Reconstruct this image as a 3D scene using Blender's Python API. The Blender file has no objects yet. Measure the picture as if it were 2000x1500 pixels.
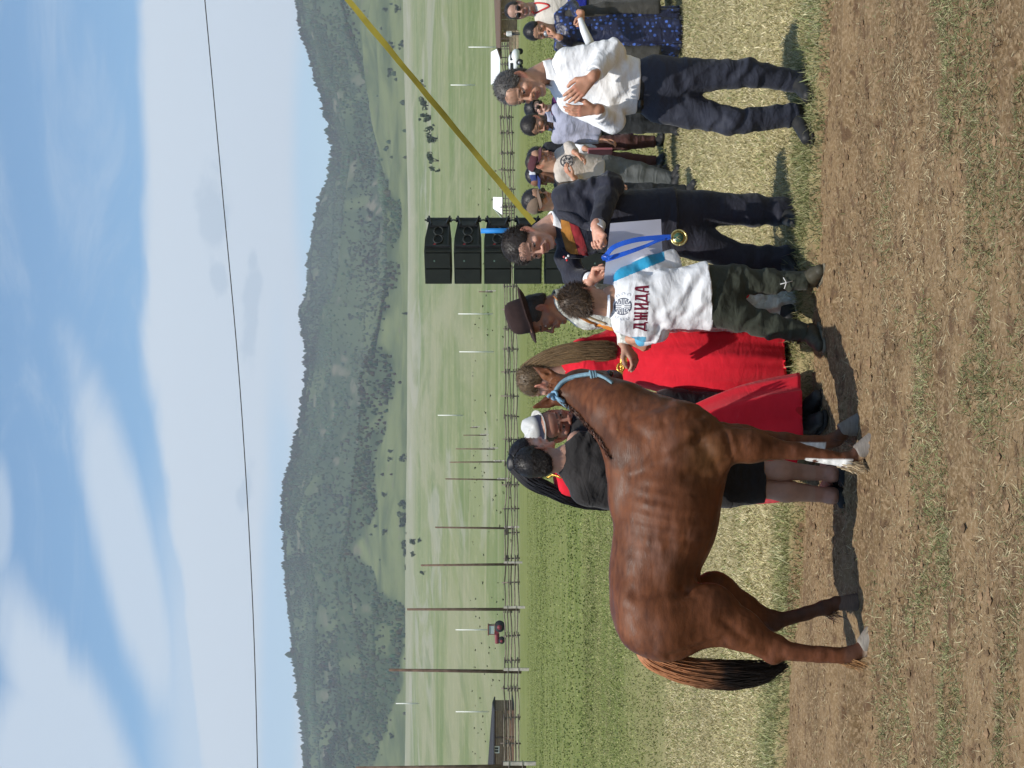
import bpy, math, random
import numpy as np
from mathutils import Vector, Matrix
from mathutils.bvhtree import BVHTree
R = math.radians
sc = bpy.context.scene
COL = sc.collection
# ------------------------------------------------------------------ camera
# the photograph was taken with the phone upright and stored lying on its side:
# the picture's left edge is the sky.  F is the focal length in upright pixels.
F, U0, V0, CAMZ = 3000.0, 750.0, 985.0, 1.7
cam_d = bpy.data.cameras.new('camera'); cam = bpy.data.objects.new('camera', cam_d); COL.objects.link(cam)
cam.matrix_world = Matrix(((0, 1, 0, 0), (0, 0, -1, 0), (-1, 0, 0, CAMZ), (0, 0, 0, 1)))
cam_d.sensor_fit = 'HORIZONTAL'; cam_d.sensor_width = 36; cam_d.lens = F / 2000 * 36
cam_d.shift_x = (1000 - V0) / 2000; cam_d.clip_start = .1; cam_d.clip_end = 30000
sc.camera = cam
sc.view_settings.view_transform = 'Standard'; sc.view_settings.look = 'None'
sc.view_settings.gamma = 1; sc.view_settings.exposure = 0.22
cy = sc.cycles
cy.use_denoising = True; cy.use_adaptive_sampling = True; cy.adaptive_threshold = .02
cy.max_bounces = 6; cy.diffuse_bounces = 3; cy.glossy_bounces = 2; cy.transparent_max_bounces = 6
cy.volume_bounces = 0; cy.caustics_reflective = False; cy.caustics_refractive = False

def P(u, v, y):
    return np.array([(u - U0) / F * y, y, CAMZ - (v - V0) / F * y])

# ------------------------------------------------------------------ world
SUN = np.array([-.17, -.36, .91]); SUN /= np.linalg.norm(SUN)
W = bpy.data.worlds.new('World'); sc.world = W; W.use_nodes = True
wt = W.node_tree; wt.nodes.clear()
def wn(t, **k):
    n = wt.nodes.new(t)
    for a, b in k.items(): setattr(n, a, b)
    return n
def wm(op, a, b=None, c=None, clamp=False):
    n = wn('ShaderNodeMath', operation=op, use_clamp=clamp)
    for i, x in enumerate((a, b, c)):
        if x is None: continue
        if isinstance(x, (int, float)): n.inputs[i].default_value = x
        else: wt.links.new(x, n.inputs[i])
    return n.outputs[0]
sky = wn('ShaderNodeTexSky', sky_type='NISHITA', sun_disc=False)
sky.sun_elevation = math.asin(SUN[2]); sky.sun_rotation = math.atan2(SUN[0], SUN[1])
sky.altitude = 600; sky.air_density = 1.0; sky.dust_density = 1.2; sky.ozone_density = 1.5
tc = wn('ShaderNodeTexCoord'); sp = wn('ShaderNodeSeparateXYZ')
wt.links.new(tc.outputs['Generated'], sp.inputs[0])
dy_ = wm('MAXIMUM', wm('ABSOLUTE', sp.outputs[1]), .12)
aa = wm('DIVIDE', sp.outputs[0], dy_); bb = wm('DIVIDE', sp.outputs[2], dy_)
cb = wn('ShaderNodeCombineXYZ'); wt.links.new(aa, cb.inputs[0]); wt.links.new(bb, cb.inputs[1])
def wnoise(scale, det, sx=1, sy=1, rot=0, rough=.55, dist=0, off=0):
    m = wn('ShaderNodeMapping'); m.inputs['Rotation'].default_value = (0, 0, R(rot)); m.inputs['Scale'].default_value = (sx, sy, 1)
    m.inputs['Location'].default_value = (off, off * .7, off * .3)
    n = wn('ShaderNodeTexNoise'); n.inputs['Scale'].default_value = scale; n.inputs['Detail'].default_value = det
    n.inputs['Roughness'].default_value = rough; n.inputs['Distortion'].default_value = dist
    wt.links.new(cb.outputs[0], m.inputs[0]); wt.links.new(m.outputs[0], n.inputs[0])
    return n.outputs['Fac']
n_soft = wnoise(7, 5, 1, 2.2, 12, dist=.5); n_str = wnoise(9, 9, .5, 2.4, 33, rough=.68, dist=.9, off=3); n_fine = wnoise(38, 6, 1, 1.4, 0, off=7)
def wsm(x, lo, hi):
    n = wn('ShaderNodeMapRange', interpolation_type='SMOOTHSTEP')
    wt.links.new(x, n.inputs[0]); n.inputs[1].default_value = lo; n.inputs[2].default_value = hi
    return n.outputs[0]
def blob(u, v, ru, rv, ang=0, soft=1.0, noise=n_soft, amt=1.3, edge=.46):
    # soft elliptical bank of cloud at one direction of the sky, broken up by noise
    a0, b0 = (u - U0) / F, (V0 - v) / F
    da = wm('SUBTRACT', aa, a0); db = wm('SUBTRACT', bb, b0); c, s = math.cos(R(ang)), math.sin(R(ang))
    x = wm('DIVIDE', wm('ADD', wm('MULTIPLY', da, c), wm('MULTIPLY', db, s)), ru / F)
    y = wm('DIVIDE', wm('SUBTRACT', wm('MULTIPLY', db, c), wm('MULTIPLY', da, s)), rv / F)
    d = wm('SQRT', wm('ADD', wm('MULTIPLY', x, x), wm('MULTIPLY', y, y)))
    d = wm('ADD', d, wm('MULTIPLY', wm('SUBTRACT', noise, .5), amt))
    return wsm(wm('SUBTRACT', 1.0, d), -edge * soft, edge * soft)
def wmax(*a):
    r = a[0]
    for x in a[1:]: r = wm('MAXIMUM', r, x)
    return r
# wide pale bank above the hills, upper edge about 13 degrees up
edge_b = wm('ADD', bb, wm('MULTIPLY', wm('SUBTRACT', n_soft, .5), .035))
edge_b = wm('ADD', edge_b, wm('MULTIPLY', wm('MAXIMUM', wm('SUBTRACT', .03, aa), 0), .13))
bank = wm('SUBTRACT', 1.0, wsm(edge_b, .228, .240))
gap = wm('MULTIPLY', blob(150, 545, 560, 34, 0, 1, n_soft, 1.0), .5)
gap2 = wm('MULTIPLY', blob(1230, 615, 330, 40, 0, 1, n_soft, .8), .55)
bank = wm('MULTIPLY', bank, wm('SUBTRACT', 1.0, wmax(gap, gap2)))
streak = wmax(blob(420, 250, 350, 52, 15, 1, n_str, 1.1), wm('MULTIPLY', blob(640, 185, 130, 22, 15, 1, n_str, 1.3), .7))
topl = wmax(blob(60, 150, 330, 75, 28, 1, n_str, 1.3), blob(0, 70, 180, 110, 0, 1, n_str, 1.4),
            wm('MULTIPLY', blob(480, 0, 110, 22, 0, 1, n_str, 1.2), .6))
lowl = blob(120, 400, 420, 90, 5, 1.3, n_soft, .8)
mask = wmax(bank, wm('MULTIPLY', streak, .85), wm('MULTIPLY', topl, .85), wm('MULTIPLY', lowl, .7))
thin = wm('MULTIPLY', wsm(n_str, .48, .8), .35)
mask = wmax(mask, thin)
dark = wmax(blob(1085, 418, 78, 30, 8, .75, n_fine, 3.0), blob(955, 428, 34, 14, 0, .75, n_fine, 3.0),
            blob(900, 492, 90, 15, -3, .75, n_fine, 3.0), blob(990, 492, 26, 11, 0, .75, n_fine, 2.8), blob(545, 478, 48, 12, -10, .75, n_fine, 3.0))
mx = wn('ShaderNodeMix', data_type='RGBA'); mx.inputs[6].default_value = (5.9, 6.75, 7.75, 1); mx.inputs[7].default_value = (4.4, 5.4, 6.6, 1)
wt.links.new(wm('MULTIPLY', dark, .6), mx.inputs[0])
skb = wn('ShaderNodeVectorMath', operation='MULTIPLY'); wt.links.new(sky.outputs[0], skb.inputs[0]); skb.inputs[1].default_value = (1.15, 1.38, 1.42)
mx2 = wn('ShaderNodeMix', data_type='RGBA')
wt.links.new(mask, mx2.inputs[0]); wt.links.new(skb.outputs[0], mx2.inputs[6]); wt.links.new(mx.outputs[2], mx2.inputs[7])
bg = wn('ShaderNodeBackground'); bg.inputs[1].default_value = .095
wo = wn('ShaderNodeOutputWorld'); wt.links.new(mx2.outputs[2], bg.inputs[0]); wt.links.new(bg.outputs[0], wo.inputs[0])
# ------------------------------------------------------------------ sun
sd = bpy.data.lights.new('sun', 'SUN'); sd.energy = 4.1; sd.angle = R(.6); sd.color = (1, .95, .87)
so = bpy.data.objects.new('sun', sd); COL.objects.link(so)
so.rotation_euler = Vector(SUN).to_track_quat('Z', 'Y').to_euler()

# ------------------------------------------------------------------ helpers: noise, materials, meshes
rng = np.random.default_rng(7)
_T = rng.random(4096).astype(np.float32)
def vnoise(p, seed=0):
    """smooth value noise in -1..1 for points p (n,3)"""
    i = np.floor(p).astype(np.int64); f = p - i; f = f * f * (3 - 2 * f); out = np.zeros(len(p))
    for dx in (0, 1):
        wx = f[:, 0] if dx else 1 - f[:, 0]
        for dy in (0, 1):
            wy = f[:, 1] if dy else 1 - f[:, 1]
            for dz in (0, 1):
                wz = f[:, 2] if dz else 1 - f[:, 2]
                h = ((i[:, 0] + dx) * 73856093 ^ (i[:, 1] + dy) * 19349663 ^ (i[:, 2] + dz) * 83492791 ^ (seed * 2654435 + 911)) & 0x7fffffff
                h = (h ^ (h >> 13)) * 1274126177 & 0x7fffffff
                out += wx * wy * wz * _T[(h ^ (h >> 9)) & 4095]
    return out * 2 - 1
def fbm(p, oct=3, seed=0, g=.5):
    o = 0; a = 1
    for k in range(oct): o = o + a * vnoise(p * 2 ** k, seed + k); a *= g
    return o
MATS = {}
def mat(name, col=(.5, .5, .5), rough=.7, attr=False, var=.15, vscale=12, bump=0, bscale=150, bdist=.004, spec=.3, metal=0,
        sheen=0, stretch=(1, 1, 1), rvar=0, coat=0, var2=None, sub=0, trans=0, crease=0, cscale=5, cst=(1, 1, 1.9)):
    if name in MATS: return MATS[name]
    m = bpy.data.materials.new(name); m.use_nodes = True; t = m.node_tree; b = t.nodes['Principled BSDF']; MATS[name] = m
    L = t.links.new; N = t.nodes.new
    co = N('ShaderNodeTexCoord'); mp = N('ShaderNodeMapping'); mp.inputs['Scale'].default_value = stretch; L(co.outputs['Object'], mp.inputs[0])
    nz = N('ShaderNodeTexNoise'); nz.inputs['Scale'].default_value = vscale; nz.inputs['Detail'].default_value = 5; L(mp.outputs[0], nz.inputs[0])
    if attr: a = N('ShaderNodeAttribute'); a.attribute_name = 'Col'; csrc = a.outputs['Color']
    else: a = N('ShaderNodeRGB'); a.outputs[0].default_value = (*col, 1); csrc = a.outputs[0]
    mr = N('ShaderNodeMapRange'); mr.inputs[1].default_value = .3; mr.inputs[2].default_value = .7
    mr.inputs[3].default_value = 1 - var; mr.inputs[4].default_value = 1 + var; L(nz.outputs['Fac'], mr.inputs[0])
    if var2 is not None:
        n2 = N('ShaderNodeTexNoise'); n2.inputs['Scale'].default_value = vscale * .37; n2.inputs['Detail'].default_value = 3; L(mp.outputs[0], n2.inputs[0])
        r2 = N('ShaderNodeMapRange'); r2.inputs[1].default_value = .45; r2.inputs[2].default_value = .65; L(n2.outputs['Fac'], r2.inputs[0])
        m2 = N('ShaderNodeMix'); m2.data_type = 'RGBA'; m2.inputs[7].default_value = (*var2, 1); L(r2.outputs[0], m2.inputs[0]); L(csrc, m2.inputs[6]); csrc = m2.outputs[2]
    vm = N('ShaderNodeVectorMath'); vm.operation = 'SCALE'; L(csrc, vm.inputs[0]); L(mr.outputs[0], vm.inputs[3])
    L(vm.outputs[0], b.inputs['Base Color'])
    b.inputs['Roughness'].default_value = rough; b.inputs['Specular IOR Level'].default_value = spec; b.inputs['Metallic'].default_value = metal
    if sheen: b.inputs['Sheen Weight'].default_value = sheen
    if coat: b.inputs['Coat Weight'].default_value = coat
    if sub: b.inputs['Subsurface Weight'].default_value = sub; b.inputs['Subsurface Scale'].default_value = .01; b.inputs['Subsurface Radius'].default_value = (1, .35, .2)
    if rvar:
        r3 = N('ShaderNodeMapRange'); r3.inputs[1].default_value = .35; r3.inputs[2].default_value = .65
        r3.inputs[3].default_value = rough - rvar; r3.inputs[4].default_value = rough + rvar; L(nz.outputs['Fac'], r3.inputs[0]); L(r3.outputs[0], b.inputs['Roughness'])
    if bump:
        nb = N('ShaderNodeTexNoise'); nb.inputs['Scale'].default_value = bscale; nb.inputs['Detail'].default_value = 4; L(mp.outputs[0], nb.inputs[0])
        bp = N('ShaderNodeBump'); bp.inputs['Strength'].default_value = bump; bp.inputs['Distance'].default_value = bdist
        L(nb.outputs['Fac'], bp.inputs['Height']); L(bp.outputs[0], b.inputs['Normal'])
    if crease:      # soft folded cloth: ridges of a warped noise
        mc = N('ShaderNodeMapping'); mc.inputs['Scale'].default_value = cst; mc.inputs['Rotation'].default_value = (.3, .5, .2); L(co.outputs['Object'], mc.inputs[0]); hs_ = None
        for q, (sc_, am) in enumerate(((cscale, 1.), (cscale * 2.3, .5))):
            n_ = N('ShaderNodeTexNoise'); n_.inputs['Scale'].default_value = sc_; n_.inputs['Detail'].default_value = 2; n_.inputs['Distortion'].default_value = 1.1; L(mc.outputs[0], n_.inputs[0])
            a1 = N('ShaderNodeMath'); a1.operation = 'SUBTRACT'; a1.inputs[1].default_value = .5; L(n_.outputs['Fac'], a1.inputs[0])
            a2 = N('ShaderNodeMath'); a2.operation = 'ABSOLUTE'; L(a1.outputs[0], a2.inputs[0]); a3 = N('ShaderNodeMath'); a3.operation = 'MULTIPLY'; a3.inputs[1].default_value = -3 * am; L(a2.outputs[0], a3.inputs[0])
            if hs_ is None: hs_ = a3.outputs[0]
            else: a4 = N('ShaderNodeMath'); L(hs_, a4.inputs[0]); L(a3.outputs[0], a4.inputs[1]); hs_ = a4.outputs[0]
        b2 = N('ShaderNodeBump'); b2.inputs['Strength'].default_value = crease; b2.inputs['Distance'].default_value = .02; L(hs_, b2.inputs['Height'])
        if bump: L(bp.outputs[0], b2.inputs['Normal'])
        L(b2.outputs[0], b.inputs['Normal'])
    return m

class MB:
    """collects geometry (optionally with vertex colours) that becomes ONE mesh object"""
    def __init__(s): s.v = []; s.f = []; s.c = []; s.n = 0
    def add(s, v, f, c=None):
        v = np.asarray(v, float).reshape(-1, 3)
        for q in (f if isinstance(f, list) and len(f) and isinstance(f[0], np.ndarray) else [np.asarray(f)]):
            if len(q): s.f.append(np.asarray(q, np.int64) + s.n)
        s.v.append(v); s.n += len(v)
        if c is None: c = (1, 1, 1)
        c = np.asarray(c, float)
        s.c.append(np.broadcast_to(c, (len(v), 3)) if c.ndim == 1 else c)
        return s
    def build(s, name, m, parent=None, smooth=True, loc=None):
        V = np.vstack(s.v); off = np.zeros(3) if loc is None else np.asarray(loc, float); V = V - off
        me = bpy.data.meshes.new(name); me.vertices.add(len(V)); me.vertices.foreach_set('co', V.astype(np.float32).ravel())
        tot = sum(q.size for q in s.f); npoly = sum(len(q) for q in s.f)
        me.loops.add(tot); me.polygons.add(npoly)
        me.loops.foreach_set('vertex_index', np.concatenate([q.ravel() for q in s.f]).astype(np.int32))
        sizes = np.concatenate([np.full(len(q), q.shape[1]) for q in s.f]); st = np.concatenate([[0], np.cumsum(sizes)[:-1]])
        me.polygons.foreach_set('loop_start', st.astype(np.int32))
        me.update(calc_edges=True); me.validate()
        me.polygons.foreach_set('use_smooth', np.full(len(me.polygons), smooth))
        C = np.ones((len(V), 4), np.float32); C[:, :3] = np.vstack(s.c)
        a = me.color_attributes.new('Col', 'FLOAT_COLOR', 'POINT'); a.data.foreach_set('color', C.ravel())
        o = bpy.data.objects.new(name, me); COL.objects.link(o); me.materials.append(m)
        o.location = off
        if parent is not None: adopt(o, parent)
        return o
def adopt(o, parent):
    o.parent = parent; o.location = Vector(o.location) - wloc(parent)
def wloc(o):
    l = Vector((0, 0, 0))
    while o is not None: l = l + o.location; o = o.parent
    return l
def tag(o, label=None, cat=None, group=None, kind=None):
    for k, x in (('label', label), ('category', cat), ('group', group), ('kind', kind)):
        if x: o[k] = x
    return o
def empty(name, loc, label, cat, group=None):
    o = bpy.data.objects.new(name, None); COL.objects.link(o); o.location = loc; return tag(o, label, cat, group)
def nrm(v): v = np.asarray(v, float); return v / (np.linalg.norm(v) + 1e-12)
def frame(d, up=(0, 0, 1)):
    """columns x(right), y(direction d), z(up)"""
    y = nrm(d); x = np.cross(y, up)
    if np.linalg.norm(x) < 1e-6: x = np.cross(y, (1, 0, 0))
    x = nrm(x); return np.stack([x, y, np.cross(x, y)], 1)
BOXF = np.array([[0, 1, 3, 2], [4, 6, 7, 5], [0, 4, 5, 1], [2, 3, 7, 6], [0, 2, 6, 4], [1, 5, 7, 3]])
def box(mb, c, h, M=None, col=None):
    v = np.array([[x, y, z] for x in (-1, 1) for y in (-1, 1) for z in (-1, 1)], float) * h
    if M is not None: v = v @ M.T
    return mb.add(v + c, BOXF, col)
def tube(mb, pts, rad, seg=6, col=None, flat=None, cap=True):
    pts = np.asarray(pts, float); n = len(pts); rad = np.broadcast_to(np.asarray(rad, float), (n,))
    t = np.gradient(pts, axis=0); t /= np.linalg.norm(t, axis=1)[:, None] + 1e-12
    up = np.array([0, 0, 1.]) if abs(t[0, 2]) < .9 else np.array([0, 1., 0])
    vs = []; x = nrm(np.cross(t[0], up))
    for i in range(n):
        x = x - t[i] * (x @ t[i]); x = nrm(x); z = np.cross(x, t[i])
        a = np.arange(seg) / seg * 2 * math.pi; r = rad[i]
        k = 1 if flat is None else flat
        vs.append(pts[i] + r * (np.cos(a)[:, None] * x + k * np.sin(a)[:, None] * z))
    V = np.vstack(vs); j = np.arange(seg); j2 = (j + 1) % seg
    Fq = np.vstack([np.stack([i * seg + j, i * seg + j2, (i + 1) * seg + j2, (i + 1) * seg + j], 1) for i in range(n - 1)])
    fs = [Fq]
    if cap: fs += [j[::-1][None, :].copy(), ((n - 1) * seg + j)[None, :]]
    c = col if (col is None or np.asarray(col).ndim == 1) else np.repeat(np.asarray(col), seg, 0)
    return mb.add(V, fs, c)
def cat(pts, n=6):
    """Catmull-Rom through pts"""
    p = np.asarray(pts, float); p = np.vstack([2 * p[0] - p[1], p, 2 * p[-1] - p[-2]]); o = []
    for i in range(1, len(p) - 2):
        for t in np.linspace(0, 1, n, endpoint=False):
            o.append(.5 * (2 * p[i] + (p[i + 1] - p[i - 1]) * t + (2 * p[i - 1] - 5 * p[i] + 4 * p[i + 1] - p[i + 2]) * t * t + (3 * p[i] - p[i - 1] - 3 * p[i + 1] + p[i + 2]) * t ** 3))
    o.append(p[-2]); return np.array(o)
def ribbon(mb, pts, w, wdir, th=.0015, col=None):
    """flat strap along pts, width vector(s) wdir"""
    pts = np.asarray(pts, float); n = len(pts); wd = np.broadcast_to(np.asarray(wdir, float), (n, 3)); w = np.broadcast_to(np.asarray(w, float), (n,))
    t = np.gradient(pts, axis=0); V = []
    for i in range(n):
        a = nrm(wd[i] - t[i] * (wd[i] @ t[i]) / (t[i] @ t[i])); b = nrm(np.cross(a, t[i]))
        V += [pts[i] - a * w[i] / 2 - b * th, pts[i] + a * w[i] / 2 - b * th, pts[i] + a * w[i] / 2 + b * th, pts[i] - a * w[i] / 2 + b * th]
    j = np.arange(4); j2 = (j + 1) % 4
    Fq = np.vstack([np.stack([i * 4 + j, i * 4 + j2, i * 4 + 4 + j2, i * 4 + 4 + j], 1) for i in range(n - 1)])
    return mb.add(np.array(V), [Fq, j[::-1][None, :].copy(), ((n - 1) * 4 + j)[None, :]], col)
def blades(mb, base, dirs, length, width, col, bend=.35, seg=2, face=None):
    """many thin leaf blades or hair tufts; base (n,3), dirs (n,3) unit, col (n,3)"""
    n = len(base); length = np.broadcast_to(length, (n,)); width = np.broadcast_to(width, (n,))
    side = np.cross(dirs, face if face is not None else rng.normal(size=(n, 3))); side /= np.linalg.norm(side, axis=1)[:, None] + 1e-9
    out = np.cross(side, dirs); b = np.broadcast_to(bend, (n,))
    V = np.empty((n, 5, 3)); s = side * width[:, None] / 2
    mid = base + dirs * (length * .55)[:, None] + out * (length * b * .25)[:, None]
    tip = base + dirs * (length * (1 - .35 * np.abs(b)))[:, None] + out * (length * b)[:, None]
    V[:, 0] = base - s; V[:, 1] = base + s; V[:, 2] = mid + s * .8; V[:, 3] = mid - s * .8; V[:, 4] = tip
    k = np.arange(n)[:, None] * 5
    return mb.add(V.reshape(-1, 3), [k + np.array([[0, 1, 2, 3]]), k + np.array([[3, 2, 4]])], np.repeat(col, 5, 0))
# ------------------------------------------------------------------ ground, steppe and hills
def sstep(x, a, b): t = np.clip((x - a) / (b - a), 0, 1); return t * t * (3 - 2 * t)
def bank_y(x):      # where the turf ends and the bare track begins
    return 8.5 - .31 * x + .05 * np.sin(2.3 * x + 1) + .03 * np.sin(6.1 * x) + .012 * np.sin(17 * x + 2)
SKY_U = np.array([-900, -300, 0, 100, 200, 300, 400, 500, 550, 600, 650, 710, 750, 800, 860, 900, 915, 940, 1000, 1080, 1130, 1170, 1210, 1250, 1300, 1350, 1400, 1450, 1500, 1800, 2400])
SKY_V = np.array([600, 600, 590, 583, 568, 558, 550, 546, 549, 562, 574, 586, 590, 594, 584, 578, 590, 594, 596, 612, 626, 640, 645, 638, 628, 610, 597, 580, 572, 560, 590])
EDG_U = np.array([-900, 0, 100, 170, 230, 300, 350, 420, 500, 600, 700, 800, 900, 1000, 1100, 1180, 1250, 1300, 1400, 1500, 2400])
EDG_V = np.array([742, 742, 752, 780, 800, 804, 745, 712, 738, 748, 765, 772, 778, 782, 784, 752, 738, 738, 728, 720, 720])
def ground_z(x, y):
    r = np.hypot(x, y)
    on = sstep(y - bank_y(x), 0, .09)
    z = on * .055 * (np.abs(x) < 60) * (y < 400)
    n = np.stack([x * .6, y * .9, x * 0], 1)
    z = z + .02 * vnoise(n, 3) * (1 - on * .4)
    z = z + .03 * np.exp(-((y - 7.95 + .31 * x) / .22) ** 2) * -.6
    t = np.clip((r - 175) / 1325, 0, None)
    z = z + 96.7 * t ** 1.25 * (r < 4000)
    z = z + sstep(r, 200, 500) * 1.6 * vnoise(np.stack([x * .006, y * .006, 0 * x], 1), 5)
    return z
_r = np.random.default_rng(77); HOOFP = np.stack([_r.uniform(-2.0, 2.0, 46), _r.uniform(4.9, 7.9, 46)], 1)
def fine_z(x, y):
    """clods, ruts and hoof marks of the track"""
    p = np.stack([x * 9, y * 14, 0 * x], 1); on = sstep(y - bank_y(x), -.02, .05)
    d = .0085 * fbm(p, 3, 11, .6) + .010 * vnoise(np.stack([x * 1.2, y * 7, 0 * x], 1), 15)
    c = vnoise(np.stack([x * 26, y * 26, 0 * x], 1), 17); d = d + .006 * np.clip(c - .35, 0, 1)
    c = vnoise(np.stack([x * 14, y * 20, 0 * x], 1), 19); d = d - .014 * np.clip(c - .55, 0, 1)
    for (px_, py_) in HOOFP:
        q = ((x - px_) / .062) ** 2 + ((y - py_) / .055) ** 2; d = d - .024 * np.exp(-q * q * .6) + .010 * np.exp(-((np.sqrt(q) - 1.55) / .35) ** 2)
    for c0_, w_, a_ in ((7.66, .07, .016), (6.42, .09, .014), (5.55, .08, .012)):
        d = d - a_ * np.exp(-((y - c0_ + .13 * x + .03 * np.sin(1.7 * x)) / w_) ** 2) + a_ * .6 * np.exp(-((y - c0_ - .16 + .13 * x) / .06) ** 2)
    return d * (1 - .55 * on)
ths = np.unique(np.concatenate([np.arange(-180, -60, 8), np.arange(-60, -24, 2), np.arange(-24, -16, .5), np.arange(-16, 16, .13), np.arange(16, 24, .5), np.arange(24, 60, 2), np.arange(60, 181, 8)]))
rs = np.concatenate([[.05, .5, 1, 2, 3, 3.8, 4.3], np.arange(4.6, 9.6, .016), 9.6 * (1.018 ** np.arange(0, 285))]); rs = rs[rs < 1520]
rs = np.append(rs, [1700, 2300, 3300])
TH, RR = np.meshgrid(R(1) * ths, rs, indexing='ij')
gx = (RR * np.sin(TH)).ravel(); gy = (RR * np.cos(TH)).ravel(); rr = RR.ravel()
gz = ground_z(gx, gy) + fine_z(gx, gy) * (rr < 14) * (1 - sstep(rr, 11, 14)) * (gy > 0)
gz = np.where(rr > 1550, 90, gz)
nt, nr = len(ths), len(rs)
I, Jx = np.meshgrid(np.arange(nt - 1), np.arange(nr - 1), indexing='ij'); q = (I * nr + Jx).ravel()
gf = np.stack([q, q + 1, q + nr + 1, q + nr], 1)[:, ::-1]

gm = bpy.data.materials.new('ground'); gm.use_nodes = True
class NT:
    def __init__(s, m): s.t = m.node_tree; s.b = s.t.nodes['Principled BSDF']; s.geo = s.t.nodes.new('ShaderNodeNewGeometry'); s.sep = s.t.nodes.new('ShaderNodeSeparateXYZ'); s.t.links.new(s.geo.outputs['Position'], s.sep.inputs[0])
    def noise(s, scale, st=(1, 1, 1), det=4, rough=.55, dist=0):
        m = s.t.nodes.new('ShaderNodeMapping'); m.inputs['Scale'].default_value = st; s.t.links.new(s.geo.outputs['Position'], m.inputs[0])
        n = s.t.nodes.new('ShaderNodeTexNoise'); n.inputs['Scale'].default_value = scale; n.inputs['Detail'].default_value = det; n.inputs['Roughness'].default_value = rough; n.inputs['Distortion'].default_value = dist
        s.t.links.new(m.outputs[0], n.inputs[0]); return n.outputs['Fac']
    def m(s, op, a, b=None):
        n = s.t.nodes.new('ShaderNodeMath'); n.operation = op
        for i, x in enumerate((a, b)):
            if x is None: continue
            if isinstance(x, (int, float)): n.inputs[i].default_value = x
            else: s.t.links.new(x, n.inputs[i])
        return n.outputs[0]
    def sm(s, x, lo, hi):
        n = s.t.nodes.new('ShaderNodeMapRange'); n.interpolation_type = 'SMOOTHSTEP'; s.t.links.new(x, n.inputs[0]); n.inputs[1].default_value = lo; n.inputs[2].default_value = hi; return n.outputs[0]
    def mix(s, f, a, b):
        n = s.t.nodes.new('ShaderNodeMix'); n.data_type = 'RGBA'
        for i, x in ((0, f), (6, a), (7, b)):
            if isinstance(x, tuple): n.inputs[i].default_value = (*x, 1)
            elif isinstance(x, (int, float)): n.inputs[i].default_value = x
            else: s.t.links.new(x, n.inputs[i])
        return n.outputs[2]
    def bump(s, h, st, d):
        n = s.t.nodes.new('ShaderNodeBump'); n.inputs['Strength'].default_value = st; n.inputs['Distance'].default_value = d
        s.t.links.new(h, n.inputs['Height']); s.t.links.new(n.outputs[0], s.b.inputs['Normal'])
g = NT(gm); X, Y = g.sep.outputs[0], g.sep.outputs[1]
big = g.noise(1.1, (1, 2.2, 1)); med = g.noise(7, (1, 1.6, 1)); fin = g.noise(60, det=6); vf = g.noise(260, det=3)
dirt = g.mix(g.sm(big, .35, .65), (.142, .092, .046), (.225, .150, .078))
dirt = g.mix(g.sm(fin, .42, .7), dirt, (.31, .22, .13)); dirt = g.mix(g.m('MULTIPLY', g.sm(med, .54, .68), .8), dirt, (.10, .058, .034))
straw = g.noise(70, (.35, 1.8, 1), 3); dirt = g.mix(g.m('MULTIPLY', g.sm(straw, .6, .72), .5), dirt, (.36, .29, .17))
turf = g.mix(g.sm(med, .35, .65), (.27, .225, .11), (.37, .31, .165)); turf = g.mix(g.sm(fin, .5, .75), turf, (.13, .12, .05))
by = g.m('SUBTRACT', g.m('ADD', Y, g.m('MULTIPLY', X, .31)), g.m('ADD', 8.5, g.m('MULTIPLY', g.m('SUBTRACT', med, .5), .25)))
near = g.mix(g.sm(by, -.02, .10), dirt, turf)
field = g.mix(g.sm(g.noise(.5, (.35, 1, 1)), .35, .65), (.125, .150, .040), (.170, .185, .060)); field = g.mix(g.sm(g.noise(3.5, (1, .5, 1)), .5, .75), field, (.20, .195, .085))
wob = g.m('MULTIPLY', g.m('SUBTRACT', g.noise(.35, (1, 1, 1)), .5), 9.0)
c1 = g.mix(g.sm(g.m('ADD', Y, wob), 12.5, 22), near, field)
dist2 = g.m('SQRT', g.m('ADD', g.m('MULTIPLY', X, X), g.m('MULTIPLY', Y, Y)))
st1 = g.noise(.006, (1, 2.5, 1), 6, .6, .6); st2 = g.noise(.02, (.5, 2.5, 1), 6, .62); st3 = g.noise(.0045, (2.2, .8, 1), 5, .6, 1.2)
steppe = g.mix(g.sm(st1, .40, .62), (.185, .205, .092), (.125, .162, .058)); steppe = g.mix(g.m('MULTIPLY', g.sm(st2, .5, .68), .7), steppe, (.25, .245, .14))
steppe = g.mix(g.m('MULTIPLY', g.sm(st3, .54, .62), .6), steppe, (.29, .28, .22)); steppe = g.mix(g.m('MULTIPLY', g.sm(g.noise(.11, (.5, 2, 1)), .62, .7), .35), steppe, (.07, .095, .04))
blo = g.noise(.016, (1, .10, 1), 5, .62, .8); steppe = g.mix(g.m('MULTIPLY', g.sm(blo, .48, .66), .65), steppe, (.26, .25, .155)); steppe = g.mix(g.m('MULTIPLY', g.sm(g.noise(.03, (1, .12, 1), 5, .6), .58, .7), .5), steppe, (.11, .145, .055))
steppe = g.mix(g.m('MULTIPLY', g.sm(g.noise(.25, (1, .2, 1), 4, .7), .5, .72), .35), steppe, (.32, .31, .18))
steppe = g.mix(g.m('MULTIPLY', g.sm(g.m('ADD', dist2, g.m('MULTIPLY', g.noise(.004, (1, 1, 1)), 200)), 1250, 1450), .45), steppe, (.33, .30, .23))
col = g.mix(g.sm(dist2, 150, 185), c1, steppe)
g.t.links.new(col, g.b.inputs['Base Color']); g.b.inputs['Roughness'].default_value = .95; g.b.inputs['Specular IOR Level'].default_value = .1
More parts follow.
